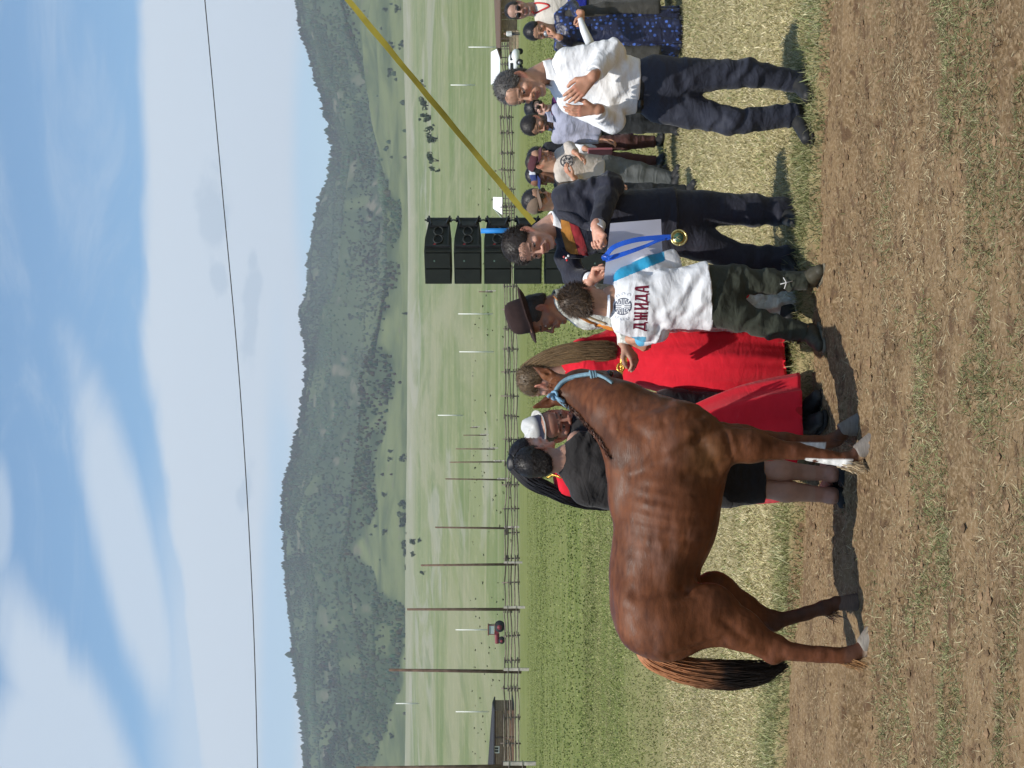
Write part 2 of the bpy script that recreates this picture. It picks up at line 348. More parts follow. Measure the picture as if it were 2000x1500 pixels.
g.bump(g.m('ADD', fin, g.m('MULTIPLY', vf, .5)), .9, .012)
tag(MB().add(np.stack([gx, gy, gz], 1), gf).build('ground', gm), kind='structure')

# hills: from the edge of the steppe to the skyline, then falling away
hu = np.concatenate([np.arange(-900, 0, 60), np.arange(0, 1500, 7), np.arange(1500, 2401, 60)]).astype(float); ht = np.concatenate([np.linspace(0, 1, 150), [1.06, 1.2, 1.6]])
HU, HT = np.meshgrid(hu, ht, indexing='ij')
def hill_pt(u, t, lift=0.0):
    """point on the hillside: u across (bearing), t=0 foot .. 1 skyline"""
    ve = 809.0; vs = np.interp(u, SKY_U, SKY_V) + 7
    tt = np.minimum(t, 1); y = 1450 + tt * 1250 + 500 * np.maximum(0, (HSAD(u))) * tt
    e = tt ** .82
    v = ve + (vs - ve) * e
    z = CAMZ - (v - V0) / F * y
    x = (u - U0) / F * y
    p = np.stack([x * .0028, y * .0028, 0 * x], 1)
    rel = (1 - np.abs(fbm(p + 3, 3, 31))) ; w = np.sin(np.pi * np.clip(tt, 0, 1)) ** .7
    z = z + w * (rel - .6) * 42 - np.maximum(t - 1, 0) * 400 - (t <= 0) * 6
    return np.stack([x, y + np.maximum(t - 1, 0) * 900, z], 1)
def HSAD(u): return np.exp(-((u - 1000) / 190.) ** 2)
hv = hill_pt(HU.ravel(), HT.ravel()); n2 = len(ht)
I, Jx = np.meshgrid(np.arange(len(hu) - 1), np.arange(n2 - 1), indexing='ij'); q = (I * n2 + Jx).ravel(); hf = np.stack([q, q + 1, q + n2 + 1, q + n2], 1)[:, ::-1]
def forest(u, t):
    """how wooded the hillside is at (u,t), 0..1"""
    n = fbm(np.stack([u * .012, t * 5, 0 * u], 1), 3, 41)
    ve = 809.0; vs = np.interp(u, SKY_U, SKY_V) + 7; v = ve + (vs - ve) * np.minimum(t, 1) ** .82
    base = sstep(np.interp(u, EDG_U, EDG_V) + n * 14 - v, -3, 7)
    open_ = sstep(fbm(np.stack([u * .016 + 9, t * 9 + u * .01, 0 * u], 1), 3, 47), .55, .8) * .55
    open2 = np.exp(-((u - 870 - 200 * (.5 - t)) / 120) ** 2) * sstep(t, .12, .3) * (1 - sstep(t, .5, .7)) * .5
    return np.clip(base * (1 - open_) - open2, 0, 1)
hm = bpy.data.materials.new('hillside'); hm.use_nodes = True; g = NT(hm)
a_ = g.t.nodes.new('ShaderNodeAttribute'); a_.attribute_name = 'Col'
hc = g.mix(g.sm(g.noise(.012, (1, 1, 2), 6, .65), .35, .7), a_.outputs['Color'], (.06, .08, .04))
hc = g.mix(g.m('MULTIPLY', g.sm(g.noise(.05, (1, 1, 1), 4), .62, .72), .6), hc, (.13, .115, .085))
g.t.links.new(hc, g.b.inputs['Base Color']); g.b.inputs['Roughness'].default_value = 1; g.b.inputs['Specular IOR Level'].default_value = 0
fo = forest(HU.ravel(), HT.ravel())[:, None]
rk = sstep(fbm(np.stack([HU.ravel() * .035, HT.ravel() * 22, 0 * HU.ravel()], 1), 3, 95), .74, .9)[:, None] * (HT.ravel() > .25)[:, None]
hcol = fo * np.array([.036, .052, .030]) + (1 - fo) * np.array([.135, .155, .070])
hcol = hcol * (1 - rk) + np.array([.14, .125, .09]) * rk
tag(MB().add(hv, hf, hcol).build('hills', hm), kind='structure')
# far-off wood: thousands of small larches and pines reading as one mass
nT = 48000
tu = rng.uniform(-120, 1620, nT); tt = rng.random(nT) ** .9
keep = rng.random(nT) < (forest(tu, tt) * np.where(tt > .8, .95, .5 + .45 * sstep(-fbm(np.stack([tu * .01, tt * 6, 0 * tu], 1), 2, 97), -.1, .3)) + .004) * (1 - sstep(fbm(np.stack([tu * .035, tt * 22, 0 * tu], 1), 3, 95), .55, .7))
tu = np.concatenate([tu[keep], rng.uniform(-100, 1600, 3000)]); tt = np.concatenate([tt[keep], rng.uniform(.98, 1.0, 3000)])
tp = hill_pt(tu, tt); n = len(tp); hgt = rng.uniform(2.6, 5.6, n) * np.where(tt > .98, rng.gamma(6, .16, n), 1) * (1 + .4 * vnoise(np.stack([tu * .05, tt * 20, 0 * tt], 1), 93)); wd = hgt * rng.uniform(.28, .5, n)
an = rng.uniform(0, 6.3, n); V = np.empty((n, 13, 3))
for k in range(6):
    a = an + k * math.pi / 3; w_ = wd * (1 + .35 * np.sin(k * 2.4 + an * 3))
    V[:, k] = tp + np.stack([np.cos(a) * w_ * .8, np.sin(a) * w_ * .8, hgt * .05], 1)
    V[:, 6 + k] = tp + np.stack([np.cos(a) * w_ * .75, np.sin(a) * w_ * .75, hgt * (.5 + .1 * np.sin(k * 1.9 + an))], 1)
V[:, 12] = tp + np.stack([wd * 0, wd * 0, hgt], 1)
k6 = np.arange(6); k = np.arange(n)[:, None, None] * 13
q4 = (k + np.stack([k6, (k6 + 1) % 6, 6 + (k6 + 1) % 6, 6 + k6], 1)[None]).reshape(-1, 4)
q3 = (k + np.stack([6 + k6, 6 + (k6 + 1) % 6, 0 * k6 + 12], 1)[None]).reshape(-1, 3)
big_ = fbm(np.stack([tp[:, 0] * .004, tp[:, 1] * .004, 0 * tt], 1), 3, 91)[:, None]; tc_ = np.array([.028, .046, .026]) * np.clip(1 + .9 * big_, .45, 2.2) * rng.uniform(.75, 1.3, (n, 1)) * (1 - .35 * (tt > .9))[:, None] + rng.uniform(0, .02, (n, 3)) * np.array([1.5, 1, .4])
tag(MB().add(V.reshape(-1, 3), [q4, q3], np.repeat(tc_, 13, 0)).build('forest', mat('conifer', attr=True, rough=1, spec=0, var=0), smooth=True), kind='stuff')
# ------------------------------------------------------------------ implicit modelling: soft unions of tapered limbs, turned into one skin
class SDF:
    def __init__(s, h): s.h = h; s.p = []
    def cap(s, a, b, ra, rb=None, k=.015, n=None, f=1., op=1, cut=None):
        rb = ra if rb is None else rb; a = np.asarray(a, float); b = np.asarray(b, float)
        if np.linalg.norm(b - a) < 1e-5: b = b + np.array([0, 0, 1e-4])
        R_ = max(ra, rb) / min(f, 1) + k + 2 * s.h
        s.p.append(('c', np.minimum(a, b) - R_, np.maximum(a, b) + R_, (a, b, ra, rb, None if n is None else nrm(n), f, cut), k, op)); return s
    def chain(s, pts, rs, **kw):
        for i in range(len(pts) - 1): s.cap(pts[i], pts[i + 1], rs[i], rs[i + 1], **kw)
        return s
    def ell(s, c, r, M=None, k=.015, op=1):
        c = np.asarray(c, float); r = np.broadcast_to(np.asarray(r, float), (3,)); R_ = r.max() + k + 2 * s.h
        s.p.append(('e', c - R_, c + R_, (c, r, M), k, op)); return s
    def plane(s, c, n, k=.004):
        """cut away everything on the side n points to"""
        s.p.append(('p', None, None, (np.asarray(c, float), nrm(n)), k, -1)); return s
    def mesh(s, smooth=2, disp=None):
        h = s.h; lo = np.min([p[1] for p in s.p if p[5] > 0], 0); hi = np.max([p[2] for p in s.p if p[5] > 0], 0)
        nn = np.ceil((hi - lo) / h).astype(int) + 2; Fd = np.full(nn, 1.0, np.float32)
        ax = [lo[i] + h * np.arange(nn[i]) for i in range(3)]
        for kind, l, u, d, k, op in s.p:
            if l is None: i0 = np.zeros(3, int); i1 = nn
            else:
                i0 = np.clip(np.floor((l - lo) / h).astype(int), 0, nn); i1 = np.clip(np.ceil((u - lo) / h).astype(int) + 1, 0, nn)
            if np.any(i1 <= i0): continue
            sl = tuple(slice(i0[i], i1[i]) for i in range(3))
            X = ax[0][sl[0]][:, None, None]; Y = ax[1][sl[1]][None, :, None]; Z = ax[2][sl[2]][None, None, :]
            if kind == 'c':
                a, b, ra, rb, n, f, cut = d; x, y, z = X - a[0], Y - a[1], Z - a[2]; e = b - a
                if n is not None:
                    w = (x * n[0] + y * n[1] + z * n[2]) * (f - 1); x = x + w * n[0]; y = y + w * n[1]; z = z + w * n[2]; e = e + n * (e @ n) * (f - 1)
                L2 = e @ e; t0 = (x * e[0] + y * e[1] + z * e[2]) / L2; t = np.clip(t0, 0, 1)
                D = np.sqrt((x - t * e[0]) ** 2 + (y - t * e[1]) ** 2 + (z - t * e[2]) ** 2) - (ra + (rb - ra) * t)
                if cut: D = np.maximum(D, (t0 - 1) * math.sqrt(L2)) if cut in (1, 3) else D
                if cut in (2, 3): D = np.maximum(D, -t0 * math.sqrt(L2))
            elif kind == 'e':
                c, r, M = d; x, y, z = X - c[0], Y - c[1], Z - c[2]
                if M is not None: x, y, z = [x * M[0, i] + y * M[1, i] + z * M[2, i] for i in range(3)]
                k0 = np.sqrt((x / r[0]) ** 2 + (y / r[1]) ** 2 + (z / r[2]) ** 2) + 1e-9; k1 = np.sqrt((x / r[0] ** 2) ** 2 + (y / r[1] ** 2) ** 2 + (z / r[2] ** 2) ** 2) + 1e-9
                D = k0 * (k0 - 1) / k1
            else:
                c, n = d; D = -((X - c[0]) * n[0] + (Y - c[1]) * n[1] + (Z - c[2]) * n[2])
            D = D.astype(np.float32); A = Fd[sl]
            if op < 0: D = -D; A = -A; D = -D if False else D
            if op > 0:
                m = np.minimum(A, D); hh = np.maximum(k - np.abs(A - D), 0) / max(k, 1e-6); Fd[sl] = m - hh * hh * k * .25
            else:       # max(F, -D) as -smin(-F, D)
                D2 = -D; m = np.minimum(A, D2); hh = np.maximum(k - np.abs(A - D2), 0) / max(k, 1e-6); Fd[sl] = -(m - hh * hh * k * .25)
        V, Q = surfnet(Fd, lo, h)
        V = lap(V, Q, smooth)
        if disp is not None: V = V + vnorm(V, Q) * disp(V)[:, None]
        return V, Q
def surfnet(Fd, lo, h):
    S = Fd < 0; nx, ny, nz = S.shape
    c = [S[i:nx - 1 + i, j:ny - 1 + j, k:nz - 1 + k] for i in (0, 1) for j in (0, 1) for k in (0, 1)]
    cnt = sum(x.astype(np.int8) for x in c); act = (cnt > 0) & (cnt < 8)
    idx = np.argwhere(act); ids = np.full(act.shape, -1, np.int64); ids[act] = np.arange(len(idx))
    cor = np.array([[i, j, k] for i in (0, 1) for j in (0, 1) for k in (0, 1)])
    val = np.stack([Fd[idx[:, 0] + a, idx[:, 1] + b, idx[:, 2] + d] for a, b, d in cor], 1)
    acc = np.zeros((len(idx), 3)); num = np.zeros(len(idx))
    for a in range(8):
        for b in range(a + 1, 8):
            if np.abs(cor[a] - cor[b]).sum() != 1: continue
            va, vb = val[:, a], val[:, b]; m = (va < 0) != (vb < 0); t = np.where(m, va / np.where(m, va - vb, 1), 0)
            acc += m[:, None] * (cor[a] + t[:, None] * (cor[b] - cor[a])); num += m
    V = lo + h * (idx + acc / num[:, None]); Q = []
    for ax in range(3):
        b, d = [(1, 2), (2, 0), (0, 1)][ax]
        A = np.moveaxis(S, (ax, b, d), (0, 1, 2)); Ii = np.moveaxis(ids, (ax, b, d), (0, 1, 2))
        e = A[:-1] != A[1:]; e[:, 0, :] = False; e[:, -1, :] = False; e[:, :, 0] = False; e[:, :, -1] = False
        w = np.argwhere(e)
        if not len(w): continue
        i, j, k = w.T; q = np.stack([Ii[i, j - 1, k - 1], Ii[i, j, k - 1], Ii[i, j, k], Ii[i, j - 1, k]], 1)
        fl = A[i, j, k] == 0; q[fl] = q[fl][:, ::-1]; Q.append(q)
    Q = np.vstack(Q); return V, Q[(Q >= 0).all(1)]
def lap(V, Q, it, w=.5):
    if it <= 0: return V
    n = len(V); a = np.concatenate([Q[:, i] for i in range(4)]); b = np.concatenate([Q[:, (i + 1) % 4] for i in range(4)])
    a, b = np.concatenate([a, b]), np.concatenate([b, a]); d = np.bincount(a, minlength=n).astype(float)
    for _ in range(it):
        V = (1 - w) * V + w * np.stack([np.bincount(a, V[b, i], n) for i in range(3)], 1) / np.maximum(d, 1)[:, None]
    return V
def vnorm(V, Q):
    fn = np.cross(V[Q[:, 2]] - V[Q[:, 0]], V[Q[:, 3]] - V[Q[:, 1]]); N = np.zeros_like(V)
    for i in range(4):
        for j in range(3): N[:, j] += np.bincount(Q[:, i], fn[:, j], len(V))
    return N / (np.linalg.norm(N, axis=1)[:, None] + 1e-12)
def bvh(V, Q): return BVHTree.FromPolygons([Vector(v) for v in V], [tuple(int(i) for i in q) for q in Q])
def wrinkle(amp, sc=(14, 14, 26), seed=0, pw=1.6):
    """cloth creases: ridged, warped noise"""
    sc = np.asarray(sc, float)
    def f(V):
        p = V * sc; p = p + .8 * np.stack([vnoise(p * .5, seed + 50), vnoise(p * .5 + 7, seed + 51), vnoise(p * .5 + 3, seed + 52)], 1)
        r = (1 - np.abs(vnoise(p, seed))) ** pw; r2 = (1 - np.abs(vnoise(p * 2.1, seed + 9))) ** pw
        return amp * (r - .55) + amp * .35 * (r2 - .55)
    return f
def bundle(mb, guide, rad, n, r, col0, col1=None, lmin=.75, wob=.01, seed=0, seg=3, flatn=None, flatf=1., rootr=None):
    """n separate locks of hair following a guide curve"""
    g = cat(guide, 5); m = len(g); rg = np.random.default_rng(seed); rad = np.interp(np.linspace(0, 1, m), np.linspace(0, 1, len(rad)), rad)
    t = np.gradient(g, axis=0); t /= np.linalg.norm(t, axis=1)[:, None]
    x = np.zeros_like(g); up = np.array([0, 1., 0]) if abs(t[0, 1]) < .8 else np.array([1., 0, 0]); c = nrm(np.cross(t[0], up))
    for i in range(m): c = nrm(c - t[i] * (c @ t[i])); x[i] = c
    z = np.cross(x, t); s = np.linspace(0, 1, m); c0 = np.asarray(col0, float); c1 = c0 if col1 is None else np.asarray(col1, float)
    for i in range(n):
        a = rg.uniform(0, 6.283); q = math.sqrt(rg.random()); L = rg.uniform(lmin, 1.0) ** .8; ss = s * L
        gg = np.stack([np.interp(ss, s, g[:, j]) for j in range(3)], 1); xx = np.stack([np.interp(ss, s, x[:, j]) for j in range(3)], 1); zz = np.stack([np.interp(ss, s, z[:, j]) for j in range(3)], 1)
        rr_ = np.interp(ss, s, rad) * q; ph = rg.uniform(0, 6.28, 2); fr = rg.uniform(2, 6, 2)
        o = xx * (rr_ * math.cos(a) + wob * ss * np.sin(fr[0] * ss * 3 + ph[0]))[:, None] + zz * (rr_ * math.sin(a) * flatf + wob * ss * np.sin(fr[1] * ss * 3 + ph[1]))[:, None]
        k = rg.uniform(.7, 1.35); cc = (c0[None] * (1 - ss[:, None]) + c1[None] * ss[:, None]) * k
        tube(mb, gg + o, r * (1.05 - ss / L * .8), seg, cc, cap=False)
    return mb
# ------------------------------------------------------------------ the chestnut horse
HY = 7.33                                    # distance of the horse's middle plane
horse_root = np.array([P(430, 1690, HY)[0], HY, 0.0])
def H(u, v, dy=0): return P(u, v, HY) + np.array([0, dy, 0])
hs = HY / F                                  # metres per photo pixel at the horse
s = SDF(.0085)
ny = (0, 1, 0)
def ec(u, v, dy, ru, ry, rv, ang=0, k=.05):
    c_, s_ = math.cos(R(ang)), math.sin(R(ang)); M = np.array([[c_, 0, -s_], [0, 1, 0], [s_, 0, c_]])
    s.ell(H(u, v, dy), (ru * hs, ry, rv * hs), M, k)
# trunk
ec(400, 1282, 0, 130, .225, 84, -7, .06); ec(500, 1303, 0, 125, .235, 98, -2, .06); ec(590, 1308, 0, 104, .20, 104, 0, .06)
s.cap(H(380, 1228), H(560, 1245), .08, .08, k=.06); ec(500, 1330, 0, 120, .225, 68, -4, .05)
ec(322, 1266, 0, 84, .21, 74, -8, .06)      # loin and croup
ec(283, 1288, -.10, 58, .12, 84, 10, .05); ec(283, 1288, .10, 58, .12, 84, 10, .05)
ec(330, 1250, -.12, 45, .09, 42, 0, .06); ec(330, 1250, .12, 45, .09, 42, 0, .06)
ec(560, 1215, 0, 70, .075, 26, -6, .06)     # withers
ec(645, 1330, -.10, 68, .12, 88, -20, .05); ec(645, 1330, .10, 68, .12, 88, -20, .05)   # shoulders
ec(672, 1325, -.07, 44, .10, 44, 0, .04); ec(672, 1325, .07, 44, .10, 44, 0, .04)       # breast
ec(612, 1385, -.11, 52, .085, 34, 10, .04)
# neck: rises to the right and turns away from the viewer
s.cap(H(618, 1264, 0), H(694, 1208, .12), .20, .140, k=.08, n=(.45, .8, 0), f=1.55)
s.cap(H(694, 1208, .12), H(740, 1140, .28), .140, .086, k=.06, n=(.5, .8, .1), f=1.3)
s.cap(H(690, 1290, 0), H(742, 1180, .18), .085, .055, k=.07)     # windpipe line
s.cap(H(604, 1216, .0), H(684, 1172, .12), .05, .042, k=.05); s.cap(H(684, 1172, .12), H(730, 1116, .27), .040, .038, k=.05)   # crest
# head pointing away and down behind the neck
pol = H(735, 1106, .32); muz = H(760, 1222, .80); hd = nrm(muz - pol)
s.cap(pol, pol + (muz - pol) * .35, .078, .088, k=.04); s.cap(pol + (muz - pol) * .3, muz, .085, .05, k=.04)
s.ell(H(757, 1172, .40), (.05, .09, .085), None, .03); s.ell(pol + np.array([.02, 0, .012]), (.055, .05, .035), None, .03)
s.ell(H(768, 1190, .42), .022, None, .02)
# ears
for (u0, v0, u1, v1, dy) in ((722, 1100, 700, 1036, .29), (760, 1092, 786, 1042, .33)):
    a, b = H(u0, v0, dy), H(u1, v1, dy); m_ = a + (b - a) * .4
    s.cap(a, m_, .030, .033, k=.02, n=(.3, .9, 0), f=1.7); s.cap(m_, b, .033, .004, k=.008, n=(.3, .9, 0), f=1.7)
    s.cap(m_ + np.array([0.004, -.016, -.01]), m_ + (b - m_) * .6 + np.array([0, -.014, 0]), .012, .006, k=.006, op=-1)
# near fore leg
def leg(pts, rs, k=.03, fl=None):
    for i in range(len(pts) - 1): s.cap(pts[i], pts[i + 1], rs[i], rs[i + 1], k=k, n=ny, f=1.12 if i == 0 else 1.0)
fn = -.13; ff = .12
leg([H(632, 1395, fn), H(629, 1460, fn), H(624, 1515, fn)], [.098, .069, .047], .04)
s.cap(H(640, 1400, fn), H(636, 1470, fn - .01), .06, .045, k=.04)
s.ell(H(622, 1540, fn), (.044, .043, .058), None, .02)
s.chain([H(620, 1556, fn), H(612, 1600, fn), H(606, 1632, fn)], [.034, .027, .031], k=.02); s.cap(H(610, 1570, fn), H(601, 1632, fn), .017, .02, k=.02)
s.ell(H(605, 1643, fn), (.038, .036, .036), None, .02); s.cap(H(607, 1650, fn), H(621, 1672, fn), .031, .036, k=.015)
# far fore leg
leg([H(642, 1395, ff), H(641, 1460, ff), H(638, 1515, ff)], [.09, .062, .043], .04)
s.ell(H(638, 1540, ff), (.042, .042, .056), None, .02)
s.chain([H(637, 1556, ff), H(635, 1600, ff), H(638, 1634, ff)], [.032, .026, .03], k=.02); s.cap(H(628, 1570, ff), H(629, 1632, ff), .015, .018, k=.02)
s.ell(H(640, 1643, ff), (.037, .036, .036), None, .02); s.cap(H(643, 1648, ff), H(661, 1664, ff), .03, .034, k=.015)
# near hind leg
hn = -.13; hf_ = .13
s.cap(H(298, 1305, hn), H(314, 1378, hn), .185, .125, k=.07, n=ny, f=1.7)
s.cap(H(266, 1300, hn + .01), H(288, 1392, hn), .090, .078, k=.06, n=ny, f=1.2)
s.cap(H(306, 1375, hn), H(278, 1440, hn), .135, .092, k=.05, n=ny, f=1.6); s.cap(H(278, 1440, hn), H(252, 1497, hn), .088, .05, k=.04, n=ny, f=1.35)
s.cap(H(264, 1430, hn), H(224, 1495, hn), .04, .022, k=.02)
s.ell(H(243, 1512, hn), (.062, .038, .05), None, .025); s.ell(H(222, 1503, hn), (.024, .026, .032), None, .02)
s.chain([H(238, 1530, hn), H(232, 1590, hn), H(231, 1638, hn)], [.042, .032, .034], k=.02); s.cap(H(228, 1535, hn), H(222, 1635, hn), .02, .02, k=.02)
s.ell(H(231, 1652, hn), (.042, .038, .038), None, .02); s.cap(H(233, 1658, hn), H(246, 1678, hn), .034, .04, k=.015)
# far hind leg, set forward under the belly
s.cap(H(305, 1330, hf_), H(325, 1400, hf_), .17, .12, k=.06, n=ny, f=1.6)
s.cap(H(325, 1400, hf_), H(304, 1455, hf_), .115, .075, k=.05, n=ny, f=1.4); s.cap(H(304, 1455, hf_), H(284, 1505, hf_), .072, .048, k=.03, n=ny, f=1.2)
s.ell(H(280, 1520, hf_), (.052, .036, .045), None, .02); s.ell(H(266, 1520, hf_), (.02, .024, .028), None, .02)
s.chain([H(281, 1535, hf_), H(294, 1585, hf_), H(304, 1616, hf_)], [.038, .03, .033], k=.02)
s.ell(H(306, 1626, hf_), (.038, .036, .036), None, .02); s.cap(H(308, 1632, hf_), H(315, 1646, hf_), .032, .036, k=.015)
# belly line, flank fold, sheath, dock
s.cap(H(575, 1378), H(440, 1345), .095, .075, k=.05, n=ny, f=.8); s.cap(H(360, 1300, -.15), H(345, 1368, -.12), .05, .025, k=.05)
s.cap(H(372, 1352, 0), H(352, 1362, 0), .035, .026, k=.03)
s.cap(H(264, 1232, 0), H(234, 1262, 0), .05, .032, k=.04)
def hdisp(V):
    u = V[:, 0] / V[:, 1] * F + U0; x = V[:, 0] / hs + U0 + horse_root[0] * 0
    uu = V[:, 0] / hs + U0; vv = (CAMZ - V[:, 2]) / hs + V0; near_ = sstep(-(V[:, 1] - HY), .03, .12); far_ = sstep(V[:, 1] - HY, .03, .12); side = near_ + far_
    d = np.zeros(len(V))
    # ribs
    rb = np.exp(-((uu - 495) / 75) ** 2) * np.exp(-((vv - 1290) / 52) ** 2)
    d += .0028 * rb * side * np.sin((uu - 395 + .16 * (vv - 1290)) * 2 * math.pi / 23 + .6 * vnoise(np.stack([uu * .03, vv * .03, 0 * uu], 1), 61))
    # shoulder blade, triceps, stifle and flank creases
    def groove(u0, v0, u1, v1, w, a):
        e = np.array([u1 - u0, v1 - v0]); L = e @ e; t = np.clip(((uu - u0) * e[0] + (vv - v0) * e[1]) / L, 0, 1)
        dd = np.hypot(uu - u0 - t * e[0], vv - v0 - t * e[1]); return 1.5 * a * np.exp(-(dd / w) ** 2) * side
    for gdef in ((575, 1230, 640, 1350, 13, -.007), (640, 1350, 668, 1400, 9, -.006), (580, 1395, 640, 1360, 11, -.007), (600, 1400, 575, 1330, 12, -.006),
                 (690, 1225, 716, 1300, 9, -.007), (650, 1250, 700, 1200, 14, -.006), (352, 1235, 360, 1330, 14, -.010), (360, 1330, 378, 1372, 9, -.008), (390, 1255, 372, 1330, 16, -.006),
                 (232, 1300, 262, 1400, 8, -.007), (300, 1400, 262, 1450, 8, -.005), (262, 1330, 300, 1410, 16, -.004), (676, 1290, 690, 1360, 8, -.006), (655, 1405, 612, 1420, 7, -.005),
                 (312, 1215, 285, 1260, 14, -.004), (610, 1300, 590, 1370, 14, .005), (625, 1300, 655, 1340, 12, .006)):
        d += groove(*gdef)
    p = V * 9; d += .0022 * fbm(p, 2, 71) + .0009 * vnoise(V * 38, 73)
    vein = (1 - np.abs(vnoise(V * np.array([16, 16, 10]) + 5, 77))) ** 9; d += .0026 * vein * side * ((vv > 1330) + .5 * (uu > 600))
    return d
hV, hQ = s.mesh(2, hdisp)
uu = hV[:, 0] / hs + U0; vv = (CAMZ - hV[:, 2]) / hs + V0
hc = np.empty((len(hV), 3)); hc[:] = (.118, .040, .0155)
n1 = fbm(hV * 7, 3, 81)[:, None]; n2_ = fbm(hV * 22, 3, 83)[:, None]
hc *= 1 + .22 * n1 + .10 * n2_
def blend(m, c, a=1.): global hc; m = (np.clip(m, 0, 1) * a)[:, None]; hc = hc * (1 - m) + np.asarray(c) * m
# dried sweat, paler on neck and flank
sw = np.clip(fbm(hV * np.array([10, 10, 26]), 3, 85) - .05, 0, 1)
blend(sw * (np.exp(-((uu - 430) / 80) ** 2 - ((vv - 1275) / 70) ** 2) + np.exp(-((uu - 690) / 40) ** 2 - ((vv - 1225) / 45) ** 2) + .7 * np.exp(-((uu - 240) / 60) ** 2 - ((vv - 1260) / 50) ** 2) + .6 * np.exp(-((uu - 640) / 50) ** 2 - ((vv - 1320) / 60) ** 2)), (.20, .10, .068), .75)
blend(np.exp(-((uu - 615) / 55) ** 2 - ((vv - 1370) / 40) ** 2), (.10, .044, .014), .8)
blend(sstep(vv, 1420, 1480) * (uu < 420) * (hV[:, 1] < HY), (.125, .042, .017), .7)      # redder hind leg
blend(sstep(vv, 1500, 1540) * (1 - sstep(vv, 1600, 1640)), (.13, .045, .022), .6)
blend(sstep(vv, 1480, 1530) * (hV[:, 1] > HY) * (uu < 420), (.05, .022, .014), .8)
blend(sstep(vv, 1628, 1642), (.07, .032, .02), .8)
bk = (vv > 1560) & (vv < 1650)      # white dried paste down the back of the fore cannons
blend((bk & (uu > 580) & (uu < 607 + .04 * (1600 - vv)) & (hV[:, 1] < HY) & (vnoise(hV * 60, 87) > -.55)) * 1., (.80, .78, .74))
blend((bk & (vv < 1622) & (uu > 618) & (uu < 634) & (hV[:, 1] > HY)) * 1., (.70, .70, .68))
blend(sstep(vv, 1660, 1668) * (uu > 560) * (hV[:, 1] < HY), (.50, .34, .2)); blend(sstep(vv, 1668, 1675) * (uu < 300) * (hV[:, 1] < HY), (.48, .36, .26))
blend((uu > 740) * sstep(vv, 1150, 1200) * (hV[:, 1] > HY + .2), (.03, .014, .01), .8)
blend(np.exp(-((uu - 760) / 14) ** 2 - ((vv - 1068) / 16) ** 2), (.25, .10, .04), .6)
gm_ = cat([H(600, 1204, 0), H(640, 1184, .05), H(675, 1158, .11), H(700, 1130, .19), H(722, 1106, .25)], 12)
dm = np.min([np.hypot(hV[:, 0] - p_[0], hV[:, 2] - p_[2] ) for p_ in gm_], 0); blend(1 - sstep(dm, .022, .050), (.060, .022, .010), .75)
coat = mat('horse_coat', attr=True, rough=.50, spec=.22, var=.30, vscale=34, bump=.5, bscale=190, bdist=.0025, rvar=.10, stretch=(.35, 1, 1.2))
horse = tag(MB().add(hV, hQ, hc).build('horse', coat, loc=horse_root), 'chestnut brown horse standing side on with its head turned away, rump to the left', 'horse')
# hooves
hoofm = mat('hoof', attr=True, rough=.6, var=.2, vscale=30, stretch=(1, 1, 6), bump=.3, bscale=60)
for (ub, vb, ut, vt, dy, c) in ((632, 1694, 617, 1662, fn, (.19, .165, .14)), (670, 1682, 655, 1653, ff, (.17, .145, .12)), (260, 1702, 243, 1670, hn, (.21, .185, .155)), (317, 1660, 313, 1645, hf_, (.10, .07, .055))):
    top = H(ut, vt, dy); bot = H(ub, vb, dy); y_ = HY + dy; zb = 0.0
    bot = np.array([bot[0], y_, max(float(ground_z(np.array([bot[0]]), np.array([y_]))[0]) - .012, -.03)])
    q = SDF(.005); kk = .82 if dy == hf_ else 1.; q.cap(top, top + (bot - top) * 1.35, .040 * kk, .057 * kk, k=.01); q.plane(bot, (0, 0, -1), .004); q.plane(top + np.array([0, 0, .004]), (-.45, 0, 1), .006)
    q.plane(bot + np.array([-.062, 0, 0]), (-1, 0, .15), .01)
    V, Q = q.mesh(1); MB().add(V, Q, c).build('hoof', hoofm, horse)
# feather hair behind the fetlocks
hair = mat('horse_hair', attr=True, rough=.5, spec=.35, var=.2, vscale=60)
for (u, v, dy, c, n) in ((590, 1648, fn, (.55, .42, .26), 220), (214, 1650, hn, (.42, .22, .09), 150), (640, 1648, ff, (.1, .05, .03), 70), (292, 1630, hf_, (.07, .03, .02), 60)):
    b = MB(); c0 = H(u + 4, v - 4, dy)
    base = c0 + rng.normal(size=(n, 3)) * np.array([.012, .018, .02]); d = np.array([-.35, 0, -1]) + rng.normal(size=(n, 3)) * .16; d /= np.linalg.norm(d, axis=1)[:, None]
    blades(b, base, d, rng.uniform(.04, .085, n), .004, np.array(c) * rng.uniform(.7, 1.2, (n, 1)), .15); b.build('fetlock_hair', hair, horse)
